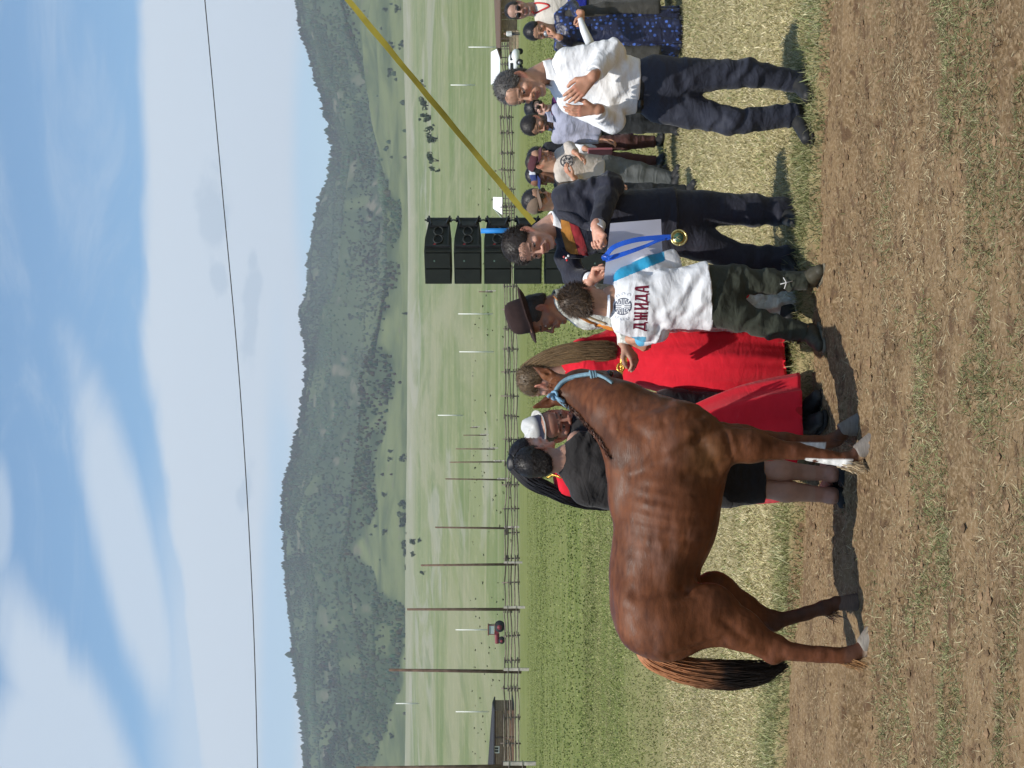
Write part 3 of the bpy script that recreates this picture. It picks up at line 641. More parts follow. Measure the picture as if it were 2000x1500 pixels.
# tail
b = MB()
bundle(b, [H(240, 1248, 0), H(212, 1275, -.01), H(192, 1340, -.02), H(184, 1420, -.02), H(188, 1490, -.01), H(203, 1540, 0)], [.028, .045, .062, .070, .050, .008], 620, .0042, (.30, .115, .045), (.012, .009, .008), .62, .012, 5)
bundle(b, [H(236, 1246, 0), H(205, 1278, 0), H(172, 1350, 0), H(163, 1420, 0)], [.015, .03, .03, .02], 110, .0036, (.30, .12, .05), (.06, .03, .02), .5, .014, 6)
tl = b.build('tail', hair, horse)
me = tl.data; co = np.empty(len(me.vertices) * 3, np.float32); me.vertices.foreach_get('co', co); zz = co.reshape(-1, 3)[:, 2]
ca = me.color_attributes['Col']; cc = np.empty(len(zz) * 4, np.float32); ca.data.foreach_get('color', cc); cc = cc.reshape(-1, 4)
tt_ = sstep(-(zz + fbm(co.reshape(-1, 3) * 20, 2, 91) * .06), -.86, -.60)[:, None]; xx_ = sstep(co.reshape(-1, 3)[:, 0] * 1., -.62, -.50)[:, None] * .5
lum = cc[:, :1] / .2; cc[:, :3] = np.array([.34, .145, .062]) * (.6 + .4 * np.clip(lum, .5, 1.6)) * (1 - tt_) + np.array([.014, .011, .010]) * tt_; ca.data.foreach_set('color', cc.ravel())
hb = bvh(hV, hQ)
def lay2(u, v, off=.004):
    du = 0
    for du in range(0, 60, 3):       # nearest skin point seen at this bearing
        for s_ in (1, -1):
            o_ = Vector((0, 0, CAMZ)); d_ = Vector(P(u + s_ * du * .6, v + du, 1.)) - o_; h_ = hb.ray_cast(o_, d_.normalized())
            if h_[0] is not None: return np.array(h_[0]) + np.array(h_[1]) * off
    return H(u, v, .2)
# clipped mane along the crest and forelock
b = MB(); gd = cat([lay2(u, v) for u, v in ((608, 1192), (640, 1174), (668, 1150), (692, 1126), (712, 1106), (724, 1094))], 30); n = 2400
k = rng.integers(0, len(gd), n); base = gd[k] + rng.normal(size=(n, 3)) * np.array([.005, .010, .005]); d = np.array([-.75, -.12, -.45]) + rng.normal(size=(n, 3)) * .13; d /= np.linalg.norm(d, axis=1)[:, None]
blades(b, base, d, rng.uniform(.012, .022, n), .0026, np.array([.070, .026, .012]) * rng.uniform(.5, 1.5, (n, 1)), .3); b.build('mane', hair, horse)
n = 420; b = MB(); base = pol + rng.normal(size=(n, 3)) * np.array([.016, .02, .008]) + np.array([.012, 0, .045]); d = np.array([.1, -.1, 1]) + rng.normal(size=(n, 3)) * .35; d /= np.linalg.norm(d, axis=1)[:, None]
blades(b, base, d, rng.uniform(.015, .04, n), .005, np.array([.2, .08, .035]) * rng.uniform(.6, 1.4, (n, 1)), .3); b.build('forelock', hair, horse)
# eye
q = SDF(.004); q.ell(H(771, 1203, .44), .021, None, .002); V, Q = q.mesh(1); MB().add(V, Q).build('eye', mat('horse_eye', (.008, .01, .014), rough=.08, spec=.8, var=0), horse)
# rope halter: blue grey webbing lying over the neck and tied in a knot at the poll
hb = bvh(hV, hQ)
def lay(p, off):
    c, nn_, i, dd = hb.find_nearest(Vector(p)); return np.array(c) + np.array(nn_) * off
hpts = [(704, 1116, .20), (716, 1098, .18), (729, 1086, .20), (745, 1093, .22), (758, 1110, .24), (764, 1135, .25), (766, 1160, .26), (760, 1180, .28), (750, 1196, .26)]
pts = np.array([lay2(u, v, .008) for u, v, dy in hpts]); b = MB(); ribbon(b, cat(pts, 6), .022, (.2, -.3, 1) if False else (.6, .1, .7), .003, (.16, .26, .32))
tube(b, cat(pts, 6), .0085, 7, (.17, .28, .34)); hal = b.build('halter', mat('halter_rope', attr=True, rough=.75, var=.25, vscale=90, bump=.6, bscale=200), horse)
b = MB(); kc = lay2(729, 1086, .014)
a = np.linspace(0, 6.283, 14)
tube(b, np.stack([kc[0] + .018 * np.cos(a), kc[1] - .006 + .01 * np.sin(2 * a), kc[2] + .014 * np.sin(a)], 1), .0085, 7, (.2, .36, .5))
tube(b, cat([kc, kc + np.array([.004, -.02, .02]), kc + np.array([-.01, -.022, .034])], 4), .008, 7, (.2, .36, .5)); tube(b, cat([kc, kc + np.array([-.016, -.02, -.02]), kc + np.array([-.03, -.012, -.05])], 4), .0085, 7, (.2, .36, .5))
b.build('knot', MATS['halter_rope'], hal)
b = MB(); kc = lay2(765, 1160, .010); a = np.linspace(0, 6.283, 12)
for o in (-.012, .0, .012): tube(b, np.stack([kc[0] + .016 * np.cos(a), kc[1] + .014 * np.sin(a), kc[2] + o + .004 * np.cos(a)], 1), .007, 6, (.17, .28, .34))
b.build('knot', MATS['halter_rope'], hal)
# ------------------------------------------------------------------ people
skinm = mat('skin', attr=True, rough=.5, var=.07, vscale=45, bump=.2, bscale=300, bdist=.001, spec=.35, sub=.06)
hairm = mat('head_hair', attr=True, rough=.5, var=.3, vscale=120, spec=.4)
def cloth(name, col, rough=.85, **k):
    a = dict(crease=.24, var=.10, vscale=9, bump=.25, bscale=500, bdist=.0012, spec=.2, sheen=.1); a.update(k); return mat(name, col, rough, **a)
def head_mesh(c, fd, up, skin, sc_=1., h=.0038, beard=0, brow=(.03, .02, .015), neck=None, lip=(.32, .11, .09), open_=0, wide=1., nose=1., old=0):
    """a head with brow, sockets, nose, lips, jaw and ears; returns geometry and its frame"""
    M = frame(fd, up); c = np.asarray(c, float)
    def T(x, y, z): return c + M @ (np.array([x * wide, y, z]) * sc_)
    s = SDF(h); z = sc_
    def E(x, y, zz, r, k=.012, op=1, M2=None): s.ell(T(x, y, zz), np.array(r) * z, M if M2 is None else M2, k * z, op)
    def C(a, b, ra, rb, k=.01, op=1): s.cap(T(*a), T(*b), ra * z, rb * z, k=k * z, op=op)
    E(0, -.012, .035, (.074 * wide, .095, .083)); E(0, .02, -.03, (.06 * wide, .066, .085), .02); E(0, .045, .05, (.058 * wide, .048, .05), .02)
    for q in (-1, 1):
        C((q * .058, .0, -.035), (q * .022, .070, -.104), .021, .017, .02); E(q * .044, .062, -.022, (.022, .02, .018), .02)
        C((q * .012, .090, .022), (q * .045, .074, .024), .0095, .008, .01)
        E(q * .031, .099, .002, (.019, .014, .0115), .008, -1); E(q * .031, .0775, .001, (.0125, .0125, .0125), .002)
        C((q * .017, .0885, .0085), (q * .046, .0815, .0075), .0042, .0038, .004)
        C((q * .02, .0875, -.009), (q * .043, .082, -.009), .003, .003, .006)
        # ears
        Me = M @ np.array(Matrix.Rotation(q * .35, 3, 'Z')); s.ell(T(q * .077, -.012, -.004), np.array((.008, .019, .031)) * z, Me, .006)
        s.ell(T(q * .084, -.006, -.001), np.array((.006, .009, .017)) * z, Me, .004, -1); E(q * .074, -.004, -.03, (.007, .009, .01), .006)
        E(q * .0135 * nose, .103, -.034, (.009, .010, .008), .006); C((q * .020, .098, -.036), (q * .034, .082, -.066), .004, .004, .012)
        E(q * .028, .088, -.066, (.006, .006, .005), .008)
    C((0, .092, .012), (0, .112, -.026), .0075, .0105, .01); E(0, .1145, -.030, (.0115 * nose, .0095, .0095), .008)
    E(0, .078, -.066, (.032, .022, .022), .015); E(0, .078, -.106, (.023, .017, .016), .012)
    C((-.019, .0945, -.0625), (.019, .0945, -.0625), .0052, .0052, .005); C((-.016, .0955, -.0735 - open_), (.016, .0955, -.0735 - open_), .0062, .0062, .005)
    C((-.023, .1025, -.068 - open_ / 2), (.023, .1025, -.068 - open_ / 2), .0022 + open_ * .6, .0022 + open_ * .6, .003, -1)
    E(0, .1, -.088, (.02, .012, .006), .01, -1)
    if neck is not None:
        s.cap(T(0, -.022, -.045), neck, .057 * z, .066 * z, k=.03); s.cap(T(0, .01, -.06), (T(0, .01, -.06) + neck) / 2, .045 * z, .05 * z, k=.02)
    V, Q = s.mesh(1); L = ((V - c) @ M) / z; L[:, 0] /= wide
    col = np.empty((len(V), 3)); col[:] = skin; col *= 1 + .07 * fbm(V * 40, 2, 5)[:, None]
    def bl(m, cc, a=1.):
        nonlocal col; m = (np.clip(m, 0, 1) * a)[:, None]; col = col * (1 - m) + np.asarray(cc) * m
    sk = np.array(skin); x, y, zz = L[:, 0], L[:, 1], L[:, 2]; ax_ = np.abs(x)
    bl(np.exp(-((ax_ - .04) / .018) ** 2 - ((zz + .03) / .02) ** 2) * (y > .03), sk * (1.15, .8, .75), .6)
    bl(np.exp(-(x / .012) ** 2 - ((zz + .03) / .015) ** 2) * (y > .08), sk * (1.15, .8, .75), .6)
    bl((ax_ > .068) & (y < .03) & (zz > -.045) & (zz < .035), sk * (1.15, .75, .7), .7)
    bl((y > .088) & (ax_ < .026) & (zz < -.057) & (zz > -.081 - open_), lip, .75)
    bl((np.abs(zz - .027 + (ax_ - .032) * .18) < .0042) & (ax_ > .012) & (ax_ < .05) & (y > .055), brow, .85)
    de = np.sqrt((ax_ - .031) ** 2 + (y - .0775) ** 2 + (zz - .001) ** 2)
    eye = (de < .0142) & (np.abs(zz + .0005) < .0058) & (y > .082); bl(eye, (.36, .33, .30)); bl(eye & (np.hypot(ax_ - .031, zz - .001) < .0062), (.012, .008, .006))  # eye whites dimmed in their colour to stand for shade on the face
    bl((np.abs(zz - .0065) < .0022) & (np.abs(ax_ - .031) < .016) & (y > .08), (.03, .02, .015), .8)
    bl((np.abs(zz + .0375) < .004) & (ax_ < .012) & (ax_ > .004) & (y > .098), sk * .35, .8)
    if beard:
        m = sstep(-zz, .035, .055) * (y > -.01) * (1 - ((ax_ < .022) & (zz > -.08))) + ((np.abs(zz + .052) < .006) & (ax_ < .03) & (y > .08)); bl(m * (zz > -.14) * (vnoise(V * 300, 4) > -.6), (.02, .015, .012), beard)
    return V, Q, col, M, T
def hair_mesh(parent, c, M, sc_, col, thick=.012, line=.02, back=-.05, seed=0, fuzz=1500, flen=.02, side=.0, wide=1., wisp=(-.0, -.2, -.6), name='hair', sides=True, crown=0):
    """short hair: a thin shell over the skull with thousands of separate locks"""
    s = SDF(.0045); z = sc_
    def T(x, y, zz): return c + M @ (np.array([x * wide, y, zz]) * z)
    s.ell(T(0, -.014, .037), np.array(((.075 + thick) * wide, .096 + thick, .084 + thick * 1.15 + crown)) * z, M, .01); s.ell(T(0, -.05, -.02), np.array((.066 * wide, .055 + thick * .6, .06)) * z, M, .02)
    s.ell(T(0, .115, -.055 + line), np.array((.082 * wide, .085, .095)) * z, M, .012, -1)
    for q in (-1, 1): s.ell(T(q * .088, .035, -.06 + side), np.array((.04, .055, .075)) * z, M, .01, -1)
    s.plane(T(0, -.06, back - .03), M @ np.array([0, .35, -1]), .02); s.plane(T(0, 0, -.025 + side), M @ np.array([0, .9, -1]), .01)
    V, Q = s.mesh(1, lambda V: .0014 * fbm(V * np.array([70, 70, 70]), 2, seed + 3)); cc = np.asarray(col) * (1 + .2 * np.clip(vnoise(V * 90, seed), -1, 1)[:, None])
    mb = MB().add(V, Q, cc); N = vnorm(V, Q)
    if fuzz:
        rg = np.random.default_rng(seed + 1); k = rg.integers(0, len(V), fuzz); L = (V[k] - c) @ M
        w = M @ np.array(wisp, float); flow = L * np.array([1.2, -.2, 0]) @ M.T
        w = w - N[k] * (N[k] @ w)[:, None]; d = N[k] * .42 + w * .8 + flow * 3 + rg.normal(size=(fuzz, 3)) * .12 + .06 * np.stack([vnoise(V[k] * 18, seed + j) for j in (5, 6, 7)], 1); d /= np.linalg.norm(d, axis=1)[:, None]
        g = rg.uniform(.5, 1.6, (fuzz, 1)); blades(mb, V[k] - N[k] * .002, d, flen * rg.uniform(.5, 1.2, fuzz), .0021, np.asarray(col) * g, .3, face=N[k])
    return mb.build(name, hairm, parent)
def hand_mesh(w, d, thumb, curl=.5, sc_=1., spread=.18, h=.0032, fore=None, curls=None, thumb_in=.4):
    """w wrist point, d direction wrist->knuckles, thumb: side the thumb is on, curl 0..1; palm faces -z of the frame"""
    M = frame(d, np.cross(nrm(thumb), nrm(d))); w = np.asarray(w, float); z = sc_; s = SDF(h)
    def T(x, y, zz): return w + M @ (np.array([x, y, zz]) * z)
    s.cap(T(0, -.03, 0), T(0, .012, 0), .024 * z, .023 * z, k=.01, n=M[:, 2], f=1.25)
    for i, x in enumerate((.026, .009, -.009, -.026)): s.cap(T(x * .55, .01, 0), T(x, .075 - .004 * abs(i - 1), .002), .015 * z, .0118 * z, k=.012, n=M[:, 2], f=1.05)
    cr = curls if curls is not None else [curl] * 4
    for i, (x, L) in enumerate(((.027, .068), (.0095, .076), (-.0095, .071), (-.027, .055))):
        p = np.array([x, .078 - .004 * abs(i - 1), .002]); a = -.1; q = cr[i]; sx = x / .027 * spread
        ls = (L * .44, L * .32, L * .24); r = [.0098, .0088, .008, .0068]
        for j in range(3):
            a += q * (1.25, 1.45, .9)[j] * 1.0; dd = np.array([sx * math.cos(a) * (1 - q * .6), math.cos(a), -math.sin(a)]); dd /= np.linalg.norm(dd); p2 = p + dd * ls[j]
            s.cap(T(*p), T(*p2), r[j] * z, r[j + 1] * z, k=.0035); p = p2
    t0 = np.array([.018, .018, -.006]); t1 = np.array([.043, .045, -.014 - .012 * thumb_in]); t2 = t1 + np.array([.012 - .022 * thumb_in, .028, -.008 - .01 * thumb_in]); t3 = t2 + np.array([.004 - .018 * thumb_in, .022, -.004 - .006 * thumb_in])
    s.cap(T(*t0), T(*t1), .017 * z, .0125 * z, k=.012); s.cap(T(*t1), T(*t2), .0115 * z, .0105 * z, k=.004); s.cap(T(*t2), T(*t3), .0102 * z, .008 * z, k=.004)
    if fore is not None: s.cap(T(0, -.02, 0), fore, .026 * z, .032 * z, k=.012)
    V, Q = s.mesh(1); L = (V - w) @ M / z; nail = np.zeros(len(V))
    return V, Q, L
def shoe(parent, ank, toe, z0, L=.27, Wd=.095, col=(.02, .02, .02), hi=.10, m=None, sole=(.02, .018, .016), q=1.):
    a = np.array([ank[0], ank[1], z0]); d = nrm(np.array([toe[0], toe[1], 0.])); s = SDF(.006); x = np.array([-d[1], d[0], 0]); o = lambda f, zz, w=0: a + d * f + x * w + np.array([0, 0, zz])
    s.cap(o(-.045, .045), o(.05, .05), .040 * q, .040 * q, k=.02); s.cap(o(.05, .048), o(L - .11, .028), .042 * q, .034 * q, k=.02, n=x, f=.86)
    s.cap(o(0, .05), o(-.005, hi), .042, .045, k=.02, cut=1); s.plane(o(0, .012), (0, 0, -1), .003)
    V, Q = s.mesh(1, lambda V: .0015 * vnoise(V * 40, 8)); ob = MB().add(V, Q, col).build('shoe', m or mat('shoe_leather', attr=True, rough=.6, var=.3, vscale=30, bump=.3, bscale=120), parent)
    s = SDF(.006); s.cap(o(-.045, .008), o(L - .105, .008), .045 * q, .043 * q, k=.01, n=x, f=.95); s.plane(o(0, .014), (0, 0, 1), .003); s.plane(o(0, -.006), (0, 0, -1), .003)
    V, Q = s.mesh(1); MB().add(V, Q, sole).build('sole', mat('shoe_sole', attr=True, rough=.8, var=.2), ob); return ob
def fedora(parent, c, fd, up, col, band, r=.088, brim=.062, h=.115, tilt=None, tapered=.8, name='hat', pinch=1, m=None):
    M = frame(fd, up); mb = MB(); seg = 48; a = np.arange(seg) / seg * 2 * math.pi; V = []; C_ = []
    prof = [(1 + brim / r, .012), (1 + brim / r, .015), (1 + brim / r * .7, .006), (1 + brim / r * .35, .001), (1.03, .0), (1.0, .005), (.985, .035), (.96, .06), (.92, .085), (.84, .104), (.66, .112), (.4, .106), (.15, .10), (.01, .099)]
    for j, (q, zz) in enumerate(prof):
        zf = zz / .112 * h if j > 4 else zz
        xx = np.cos(a) * r * q * .86; yy = np.sin(a) * r * q * 1.06; z = np.full(seg, zf)
        if j <= 3: z = z + (.022 * np.abs(np.cos(a)) ** 2 - .014 * np.sin(a)) * (1 + brim / r - 1) * (q - 1) / (brim / r)
        if j >= 8 and pinch: z = z - .018 * np.exp(-(xx / .022) ** 2) * (j >= 9) - .01 * (np.sin(a) > 0) * np.abs(np.sin(a)) * (j >= 8); xx = xx * (1 - .28 * np.clip(np.sin(a), 0, 1) * (j >= 7))
        V.append(np.stack([xx, yy, z], 1)); C_.append(np.broadcast_to(np.asarray(band if j in (5, 6) and band is not None else col, float), (seg, 3)))
    k = np.arange(seg); F_ = np.vstack([np.stack([j * seg + k, j * seg + (k + 1) % seg, (j + 1) * seg + (k + 1) % seg, (j + 1) * seg + k], 1) for j in range(len(prof) - 1)])
    V.append(np.tile(V[-1].mean(0), (seg, 1))); C_.append(C_[-1]); F_ = np.vstack([F_, np.stack([(len(prof) - 1) * seg + k, (len(prof) - 1) * seg + (k + 1) % seg, len(prof) * seg + (k + 1) % seg, len(prof) * seg + k], 1)])
    P_ = np.vstack(V); P_[:, 2] += .0015 * vnoise(P_ * 60, 3); mb.add(P_ @ M.T + c, F_, np.vstack(C_)); P2 = P_.copy(); n5 = 5 * seg; P2[:n5, 2] -= .004
    mb.add(P2[:n5] @ M.T + c, F_[:4 * seg][:, ::-1], np.vstack(C_)[:n5] * .9)
    return mb.build(name, m or mat('felt_hat', attr=True, rough=.9, var=.12, vscale=40, bump=.3, bscale=300), parent)
def cap_hat(parent, c, fd, up, col, peak, r=.093):
    M = frame(fd, up); s = SDF(.005); c = np.asarray(c, float); T = lambda *p: c + M @ np.array(p)
    s.ell(T(0, 0, 0), (r * .92, r * 1.08, r * .9), M, .01); s.plane(T(0, 0, .0), -M[:, 2], .004); V, Q = s.mesh(1); L = (V - c) @ M
    ob = MB().add(V, Q, col).build('cap', cloth('cap_cloth', None, attr=True), parent)
    mb = MB(); a = np.linspace(-1.15, 1.15, 15); g = []
    for t in np.linspace(0, 1, 5): g.append(np.stack([np.sin(a) * (r * .88), np.cos(a) * r * .95 + t * .075 * np.cos(a) ** .6, .006 - .012 * t - .018 * np.sin(a) ** 2 * (1 + t * .4)], 1))
    Vt = np.vstack(g); n = 15; F_ = np.vstack([np.stack([i * n + np.arange(n - 1), i * n + np.arange(1, n), (i + 1) * n + np.arange(1, n), (i + 1) * n + np.arange(n - 1)], 1) for i in range(4)])
    mb.add(Vt @ M.T + c, F_, peak); mb.add((Vt - [0, 0, .004]) @ M.T + c, F_[:, ::-1], peak); mb.build('peak', MATS['cap_cloth'], ob); return ob
def shades(parent, c, M, sc_=1., wide=1., big=1.):
    T = lambda *p: c + M @ (np.array([p[0] * wide, p[1], p[2]]) * sc_); s = SDF(.0035)
    for q in (-1, 1): s.ell(T(q * .031, .098, .002), np.array((.024 * big, .005, .019 * big)) * sc_, M, .002)
    V, Q = s.mesh(1); ob = MB().add(V, Q).build('sunglasses', mat('dark_lens', (.01, .008, .008), rough=.12, spec=.6, var=0), parent)
    mb = MB()
    for q in (-1, 1): tube(mb, [T(q * .05, .095, .008), T(q * .072, .075, .008), T(q * .08, -.01, .006)], .0022, 5)
    tube(mb, [T(-.01, .1, .006), T(.01, .1, .006)], .002, 5); mb.build('frame', MATS['dark_lens'], ob); return ob

def person(label, base, Y, head, fd, up, neck, skin, sc_=1., group=None, hh=.0038, torso=None, arms=(), legs=(), **hk):
    """one continuous body: head, neck, trunk, arms with hands, legs; returns the object and joints"""
    bz = float(ground_z(np.array([base[0]]), np.array([base[1]]))[0]); root = np.array([base[0], base[1], bz])
    V, Q, C, M, T = head_mesh(head, fd, up, skin, sc_, hh, neck=neck, **hk); mb = MB().add(V, Q, C)
    s = SDF(.012)
    if torso: s.chain(torso[0], torso[1], k=.04, n=torso[2], f=1.35)
    for a in arms: s.chain(a['p'][:3], a.get('r', (.036, .034, .024)), k=.02)
    for l in legs: s.chain(l['p'], l.get('r', (.08, .052, .036)), k=.03); 
    if s.p: V, Q = s.mesh(1); mb.add(V, Q, np.asarray(skin) * (1 + .08 * fbm(V * 12, 2, 3)[:, None]))
    for a in arms:
        if 'hand' in a:
            kw = dict(a['hand']); hd_ = kw.pop('d'); th = kw.pop('t'); hc_ = kw.pop('col', np.asarray(skin) * (1.05, .95, .92)); hq = kw.pop('h', .0034)
            el, wr = np.asarray(a['p'][1]), np.asarray(a['p'][2]); V, Q, L = hand_mesh(wr, hd_, th, fore=wr + (el - wr) * .45, h=hq, **kw)
            kc_ = np.exp(-((L[:, 1] - .078) / .012) ** 2) * (L[:, 2] > 0); cc = np.asarray(hc_) * (1 + .08 * fbm(V * 50, 2, 9)[:, None]); cc = cc * (1 - .22 * kc_[:, None] * np.array([0, .7, .7]))
            mb.add(V, Q, cc)
    o = mb.build('person', skinm, None, loc=root); tag(o, label, 'person', group); return o, M
def garment(name, parent, s, m, amp=.004, sc3=(13, 13, 24), seed=0, col=None, smooth=2, extra=None):
    w = wrinkle(amp, sc3, seed); V, Q = s.mesh(smooth, (lambda V: w(V) + extra(V)) if extra else w)
    c = col(V) if callable(col) else col; o = MB().add(V, Q, c).build(name, m, parent); return o, V, Q
def folds(p, q, r, n, amp, half=.09):
    """bunched creases around a joint p, running across the limb direction q"""
    q = nrm(q)
    def f(V):
        d = (V - p) @ q; e = np.exp(-(np.linalg.norm(V - p, axis=1) / half) ** 2); return amp * e * np.sin(d * n + 2.2 * vnoise(V * 16, 5))
    return f
def addf(*fs): return lambda V: sum(f(V) for f in fs)
def lerp(a, b, t): return np.asarray(a) * (1 - t) + np.asarray(b) * t
def JF(Y): return lambda u, v, dy=0.: P(u, v, Y + dy)
def base_of(J, u): p = J(u, 1300); return p
def legs_sdf(h, A, B, rA, rB, hip=None, fwd=(0, -1, 0)):
    s = SDF(h)
    for L, r in ((A, rA), (B, rB)):
        for i in range(len(L) - 1): s.cap(L[i], L[i + 1], r[i], r[i + 1], k=.035, cut=1 if i == len(L) - 2 else None, n=fwd, f=1.06)
    if hip is not None: s.cap(hip[0], hip[1], hip[2], hip[3], k=.06, n=fwd, f=1.25, cut=2)
    return s
def sleeve(s, pts, rs, k=.03, cut=True):
    for i in range(len(pts) - 1): s.cap(pts[i], pts[i + 1], rs[i], rs[i + 1], k=k, cut=1 if cut and i == len(pts) - 2 else None)
def cuff(parent, el, wr, r, L, m, name='cuff', col=None):
    d = nrm(np.asarray(wr) - el); s = SDF(.004); s.cap(wr - d * L * .6, wr + d * L * .4, r, r, k=.002, cut=3); V, Q = s.mesh(1, lambda V: .001 * vnoise(V * 50, 3)); return MB().add(V, Q, col).build(name, m, parent)
def collar_ring(parent, c, up, fd, r, hgt, m, col=None, open_=.5, name='collar', fall=.35):
    """a turned-down shirt collar standing round the neck, open at the throat"""
    M = frame(fd, up); a = np.linspace(math.pi / 2 + open_, math.pi / 2 + 2 * math.pi - open_, 40); mb = MB(); rows = []
    front = np.clip(np.sin(a), 0, 1) ** 3
    for (q, z) in ((1.0, -.35), (1.0, .75), (1.10, .8), (1.16, .45), (1.28, -.15)):
        zz = hgt * (z - (front * fall * 1.6 if z < .6 and q > 1.1 else 0) - .55 * np.clip(np.sin(a), 0, 1)); rows.append(np.stack([np.cos(a) * r * q, np.sin(a) * r * q * 1.05, zz], 1))
    n = len(a); F_ = np.vstack([np.stack([i * n + np.arange(n - 1), i * n + np.arange(1, n), (i + 1) * n + np.arange(1, n), (i + 1) * n + np.arange(n - 1)], 1) for i in range(4)])
    Vt = np.vstack(rows) @ M.T + c; mb.add(Vt, F_, col); mb.add(Vt - M[:, 2] * .003, F_[:, ::-1], col); return mb.build(name, m, parent)
def skirt(name, parent, top, rt, bot, rb, m, nf=11, amp=.12, seed=0, col=None, bulge=.2, seg=220, rows=50, tilt=0.):
    """a full skirt hanging in soft folds from waist to hem, with a turned-in lining"""
    rg = np.random.default_rng(seed); a = np.linspace(0, 2 * math.pi, seg, endpoint=False); top = np.asarray(top); bot = np.asarray(bot); V = []
    ph = rg.uniform(0, 6.28, 4); f = np.cos(nf * a + ph[0] + .9 * np.sin(2 * a + ph[1])) * .6 + .4 * np.cos((nf * 1.7 // 1) * a + ph[2] + np.sin(3 * a)); f2 = .25 * np.cos(nf * 3 * a + ph[3])
    for t in np.linspace(0, 1, rows):
        e = t + bulge * math.sin(math.pi * t); c = top * (1 - t) + bot * t; rx = rt[0] + (rb[0] - rt[0]) * e; ry = rt[1] + (rb[1] - rt[1]) * e
        w = 1 + amp * t ** .8 * f + amp * (.35 * t + .12) * f2; V.append(np.stack([c[0] + np.cos(a + .1 * math.sin(t * 3)) * rx * w, c[1] + np.sin(a + .1 * math.sin(t * 3)) * ry * w, np.full(seg, c[2]) + t ** 2 * (.012 * np.cos(3 * a + ph[1]) + tilt * np.cos(a))], 1))
    lip = V[-1].copy(); cc = bot; V.append(cc + (lip - cc) * [.985, .985, 1]); V.append(cc + (lip - cc) * [.93, .93, 1] + [0, 0, .12])
    V = np.array(V); V[:rows] += (.010 * fbm((V[:rows].reshape(-1, 3) * [7, 7, 2.2]), 3, seed)[:, None] * np.array([1, 1, .1])).reshape(rows, seg, 3); n = len(V); k = np.arange(seg)
    F_ = np.vstack([np.stack([i * seg + k, (i + 1) * seg + k, (i + 1) * seg + (k + 1) % seg, i * seg + (k + 1) % seg], 1) for i in range(n - 1)])[:, ::-1]
    V = V.reshape(-1, 3); return MB().add(V, F_, col(V) if callable(col) else col).build(name, m, parent)
def decal(parent, name, strokes, org, ax, az, tree, m, out=(0, -1, 0), off=.0022, col=None):
    """printed lettering: strokes [(x0,z0,x1,z1,width)] in a small plane laid onto the cloth below"""
    mb = MB(); out = np.asarray(out, float)
    for (x0, z0, x1, z1, w0, w1) in strokes:
        e = np.array([x1 - x0, z1 - z0]); L = np.linalg.norm(e) + 1e-9; nn_ = np.array([-e[1], e[0]]) / L; k = max(2, int(L / .006)); g = []
        for i in range(k + 1):
            t = i / k; w = w0 * (1 - t) + w1 * t
            for sgn in (-.5, 0, .5):
                q = np.array([x0, z0]) + e * t + nn_ * w * sgn; p = org + ax * q[0] + az * q[1]; h = tree.ray_cast(Vector(p + out * .5), Vector(-out))
                g.append(np.array(h[0]) + out * off if h[0] is not None else p)
        F_ = np.array([[i * 3 + j, i * 3 + j + 1, i * 3 + j + 4, i * 3 + j + 3] for i in range(k) for j in (0, 1)]); mb.add(np.array(g), F_, col)
    return mb.build(name, m, parent)
SK_L = (.56, .32, .23); SK_M = (.47, .262, .172); SK_D = (.25, .12, .072); SK_P = (.58, .36, .28)
leather = mat('shoe_leather', attr=True, rough=.55, var=.3, vscale=30, bump=.3, bscale=120)
# =================================================================== man in the white shirt, clapping
Y = 8.3; J = JF(Y); FW = nrm((-.6, -.8, 0)); hc0 = J(1330, 1014, -.03)
eA, wA = J(1264, 1196, -.02), J(1286, 1160, -.22); eB, wB = J(1398, 1196, -.12), J(1344, 1152, -.30)
o, M = person('man in a white shirt and dark trousers smiling and clapping his hands', J(1318, 1300), Y, hc0, (-.70, -.62, -.30), (-.1, 0, 1), J(1362, 1078, .03), SK_M, 1.03,
    torso=([J(1350, 1098), J(1335, 1155), J(1328, 1250)], [.09, .12, .11], FW), open_=.004, wide=.98, nose=1.1,
    arms=[dict(p=[J(1302, 1122, .10), eA, wA], hand=dict(d=(-.10, -.10, 1), t=(.6, -.8, 0), curl=.2, sc_=1.05, spread=.05)),
          dict(p=[J(1380, 1116, -.08), eB, wB], hand=dict(d=(-.68, .15, .72), t=(.7, -.3, .65), curl=.16, sc_=1.1, spread=.06))],
    legs=[dict(p=[J(1290, 1285, .05), J(1264, 1440, -.03), J(1268, 1565, 0)]), dict(p=[J(1350, 1280, -.03), J(1357, 1450, -.05), J(1340, 1570, 0)])])
hair_mesh(o, hc0, M, 1.03, (.075, .068, .062), thick=.008, fuzz=3500, flen=.016, seed=3)
wht = cloth('white_cotton', (.78, .78, .78), rough=.8, var=.02, bump=.15, crease=.2, cscale=6)
s = SDF(.0065); s.cap(J(1356, 1080, .03), J(1384, 1104, -.08), .052, .054, k=.05); s.cap(J(1354, 1084, .03), J(1300, 1112, .10), .045, .050, k=.04); s.cap(J(1354, 1088, .03), J(1342, 1135), .055, .135, k=.04, n=FW, f=1.35)
s.cap(J(1342, 1130), J(1333, 1205), .155, .160, k=.05, n=FW, f=1.35); s.cap(J(1333, 1205), J(1331, 1246), .165, .150, k=.05, n=FW, f=1.3, cut=1)
sleeve(s, [J(1384, 1110, -.08), eB, lerp(eB, wB, .78)], [.064, .066, .045]); sleeve(s, [J(1298, 1116, .10), eA, lerp(eA, wA, .72)], [.060, .064, .047])
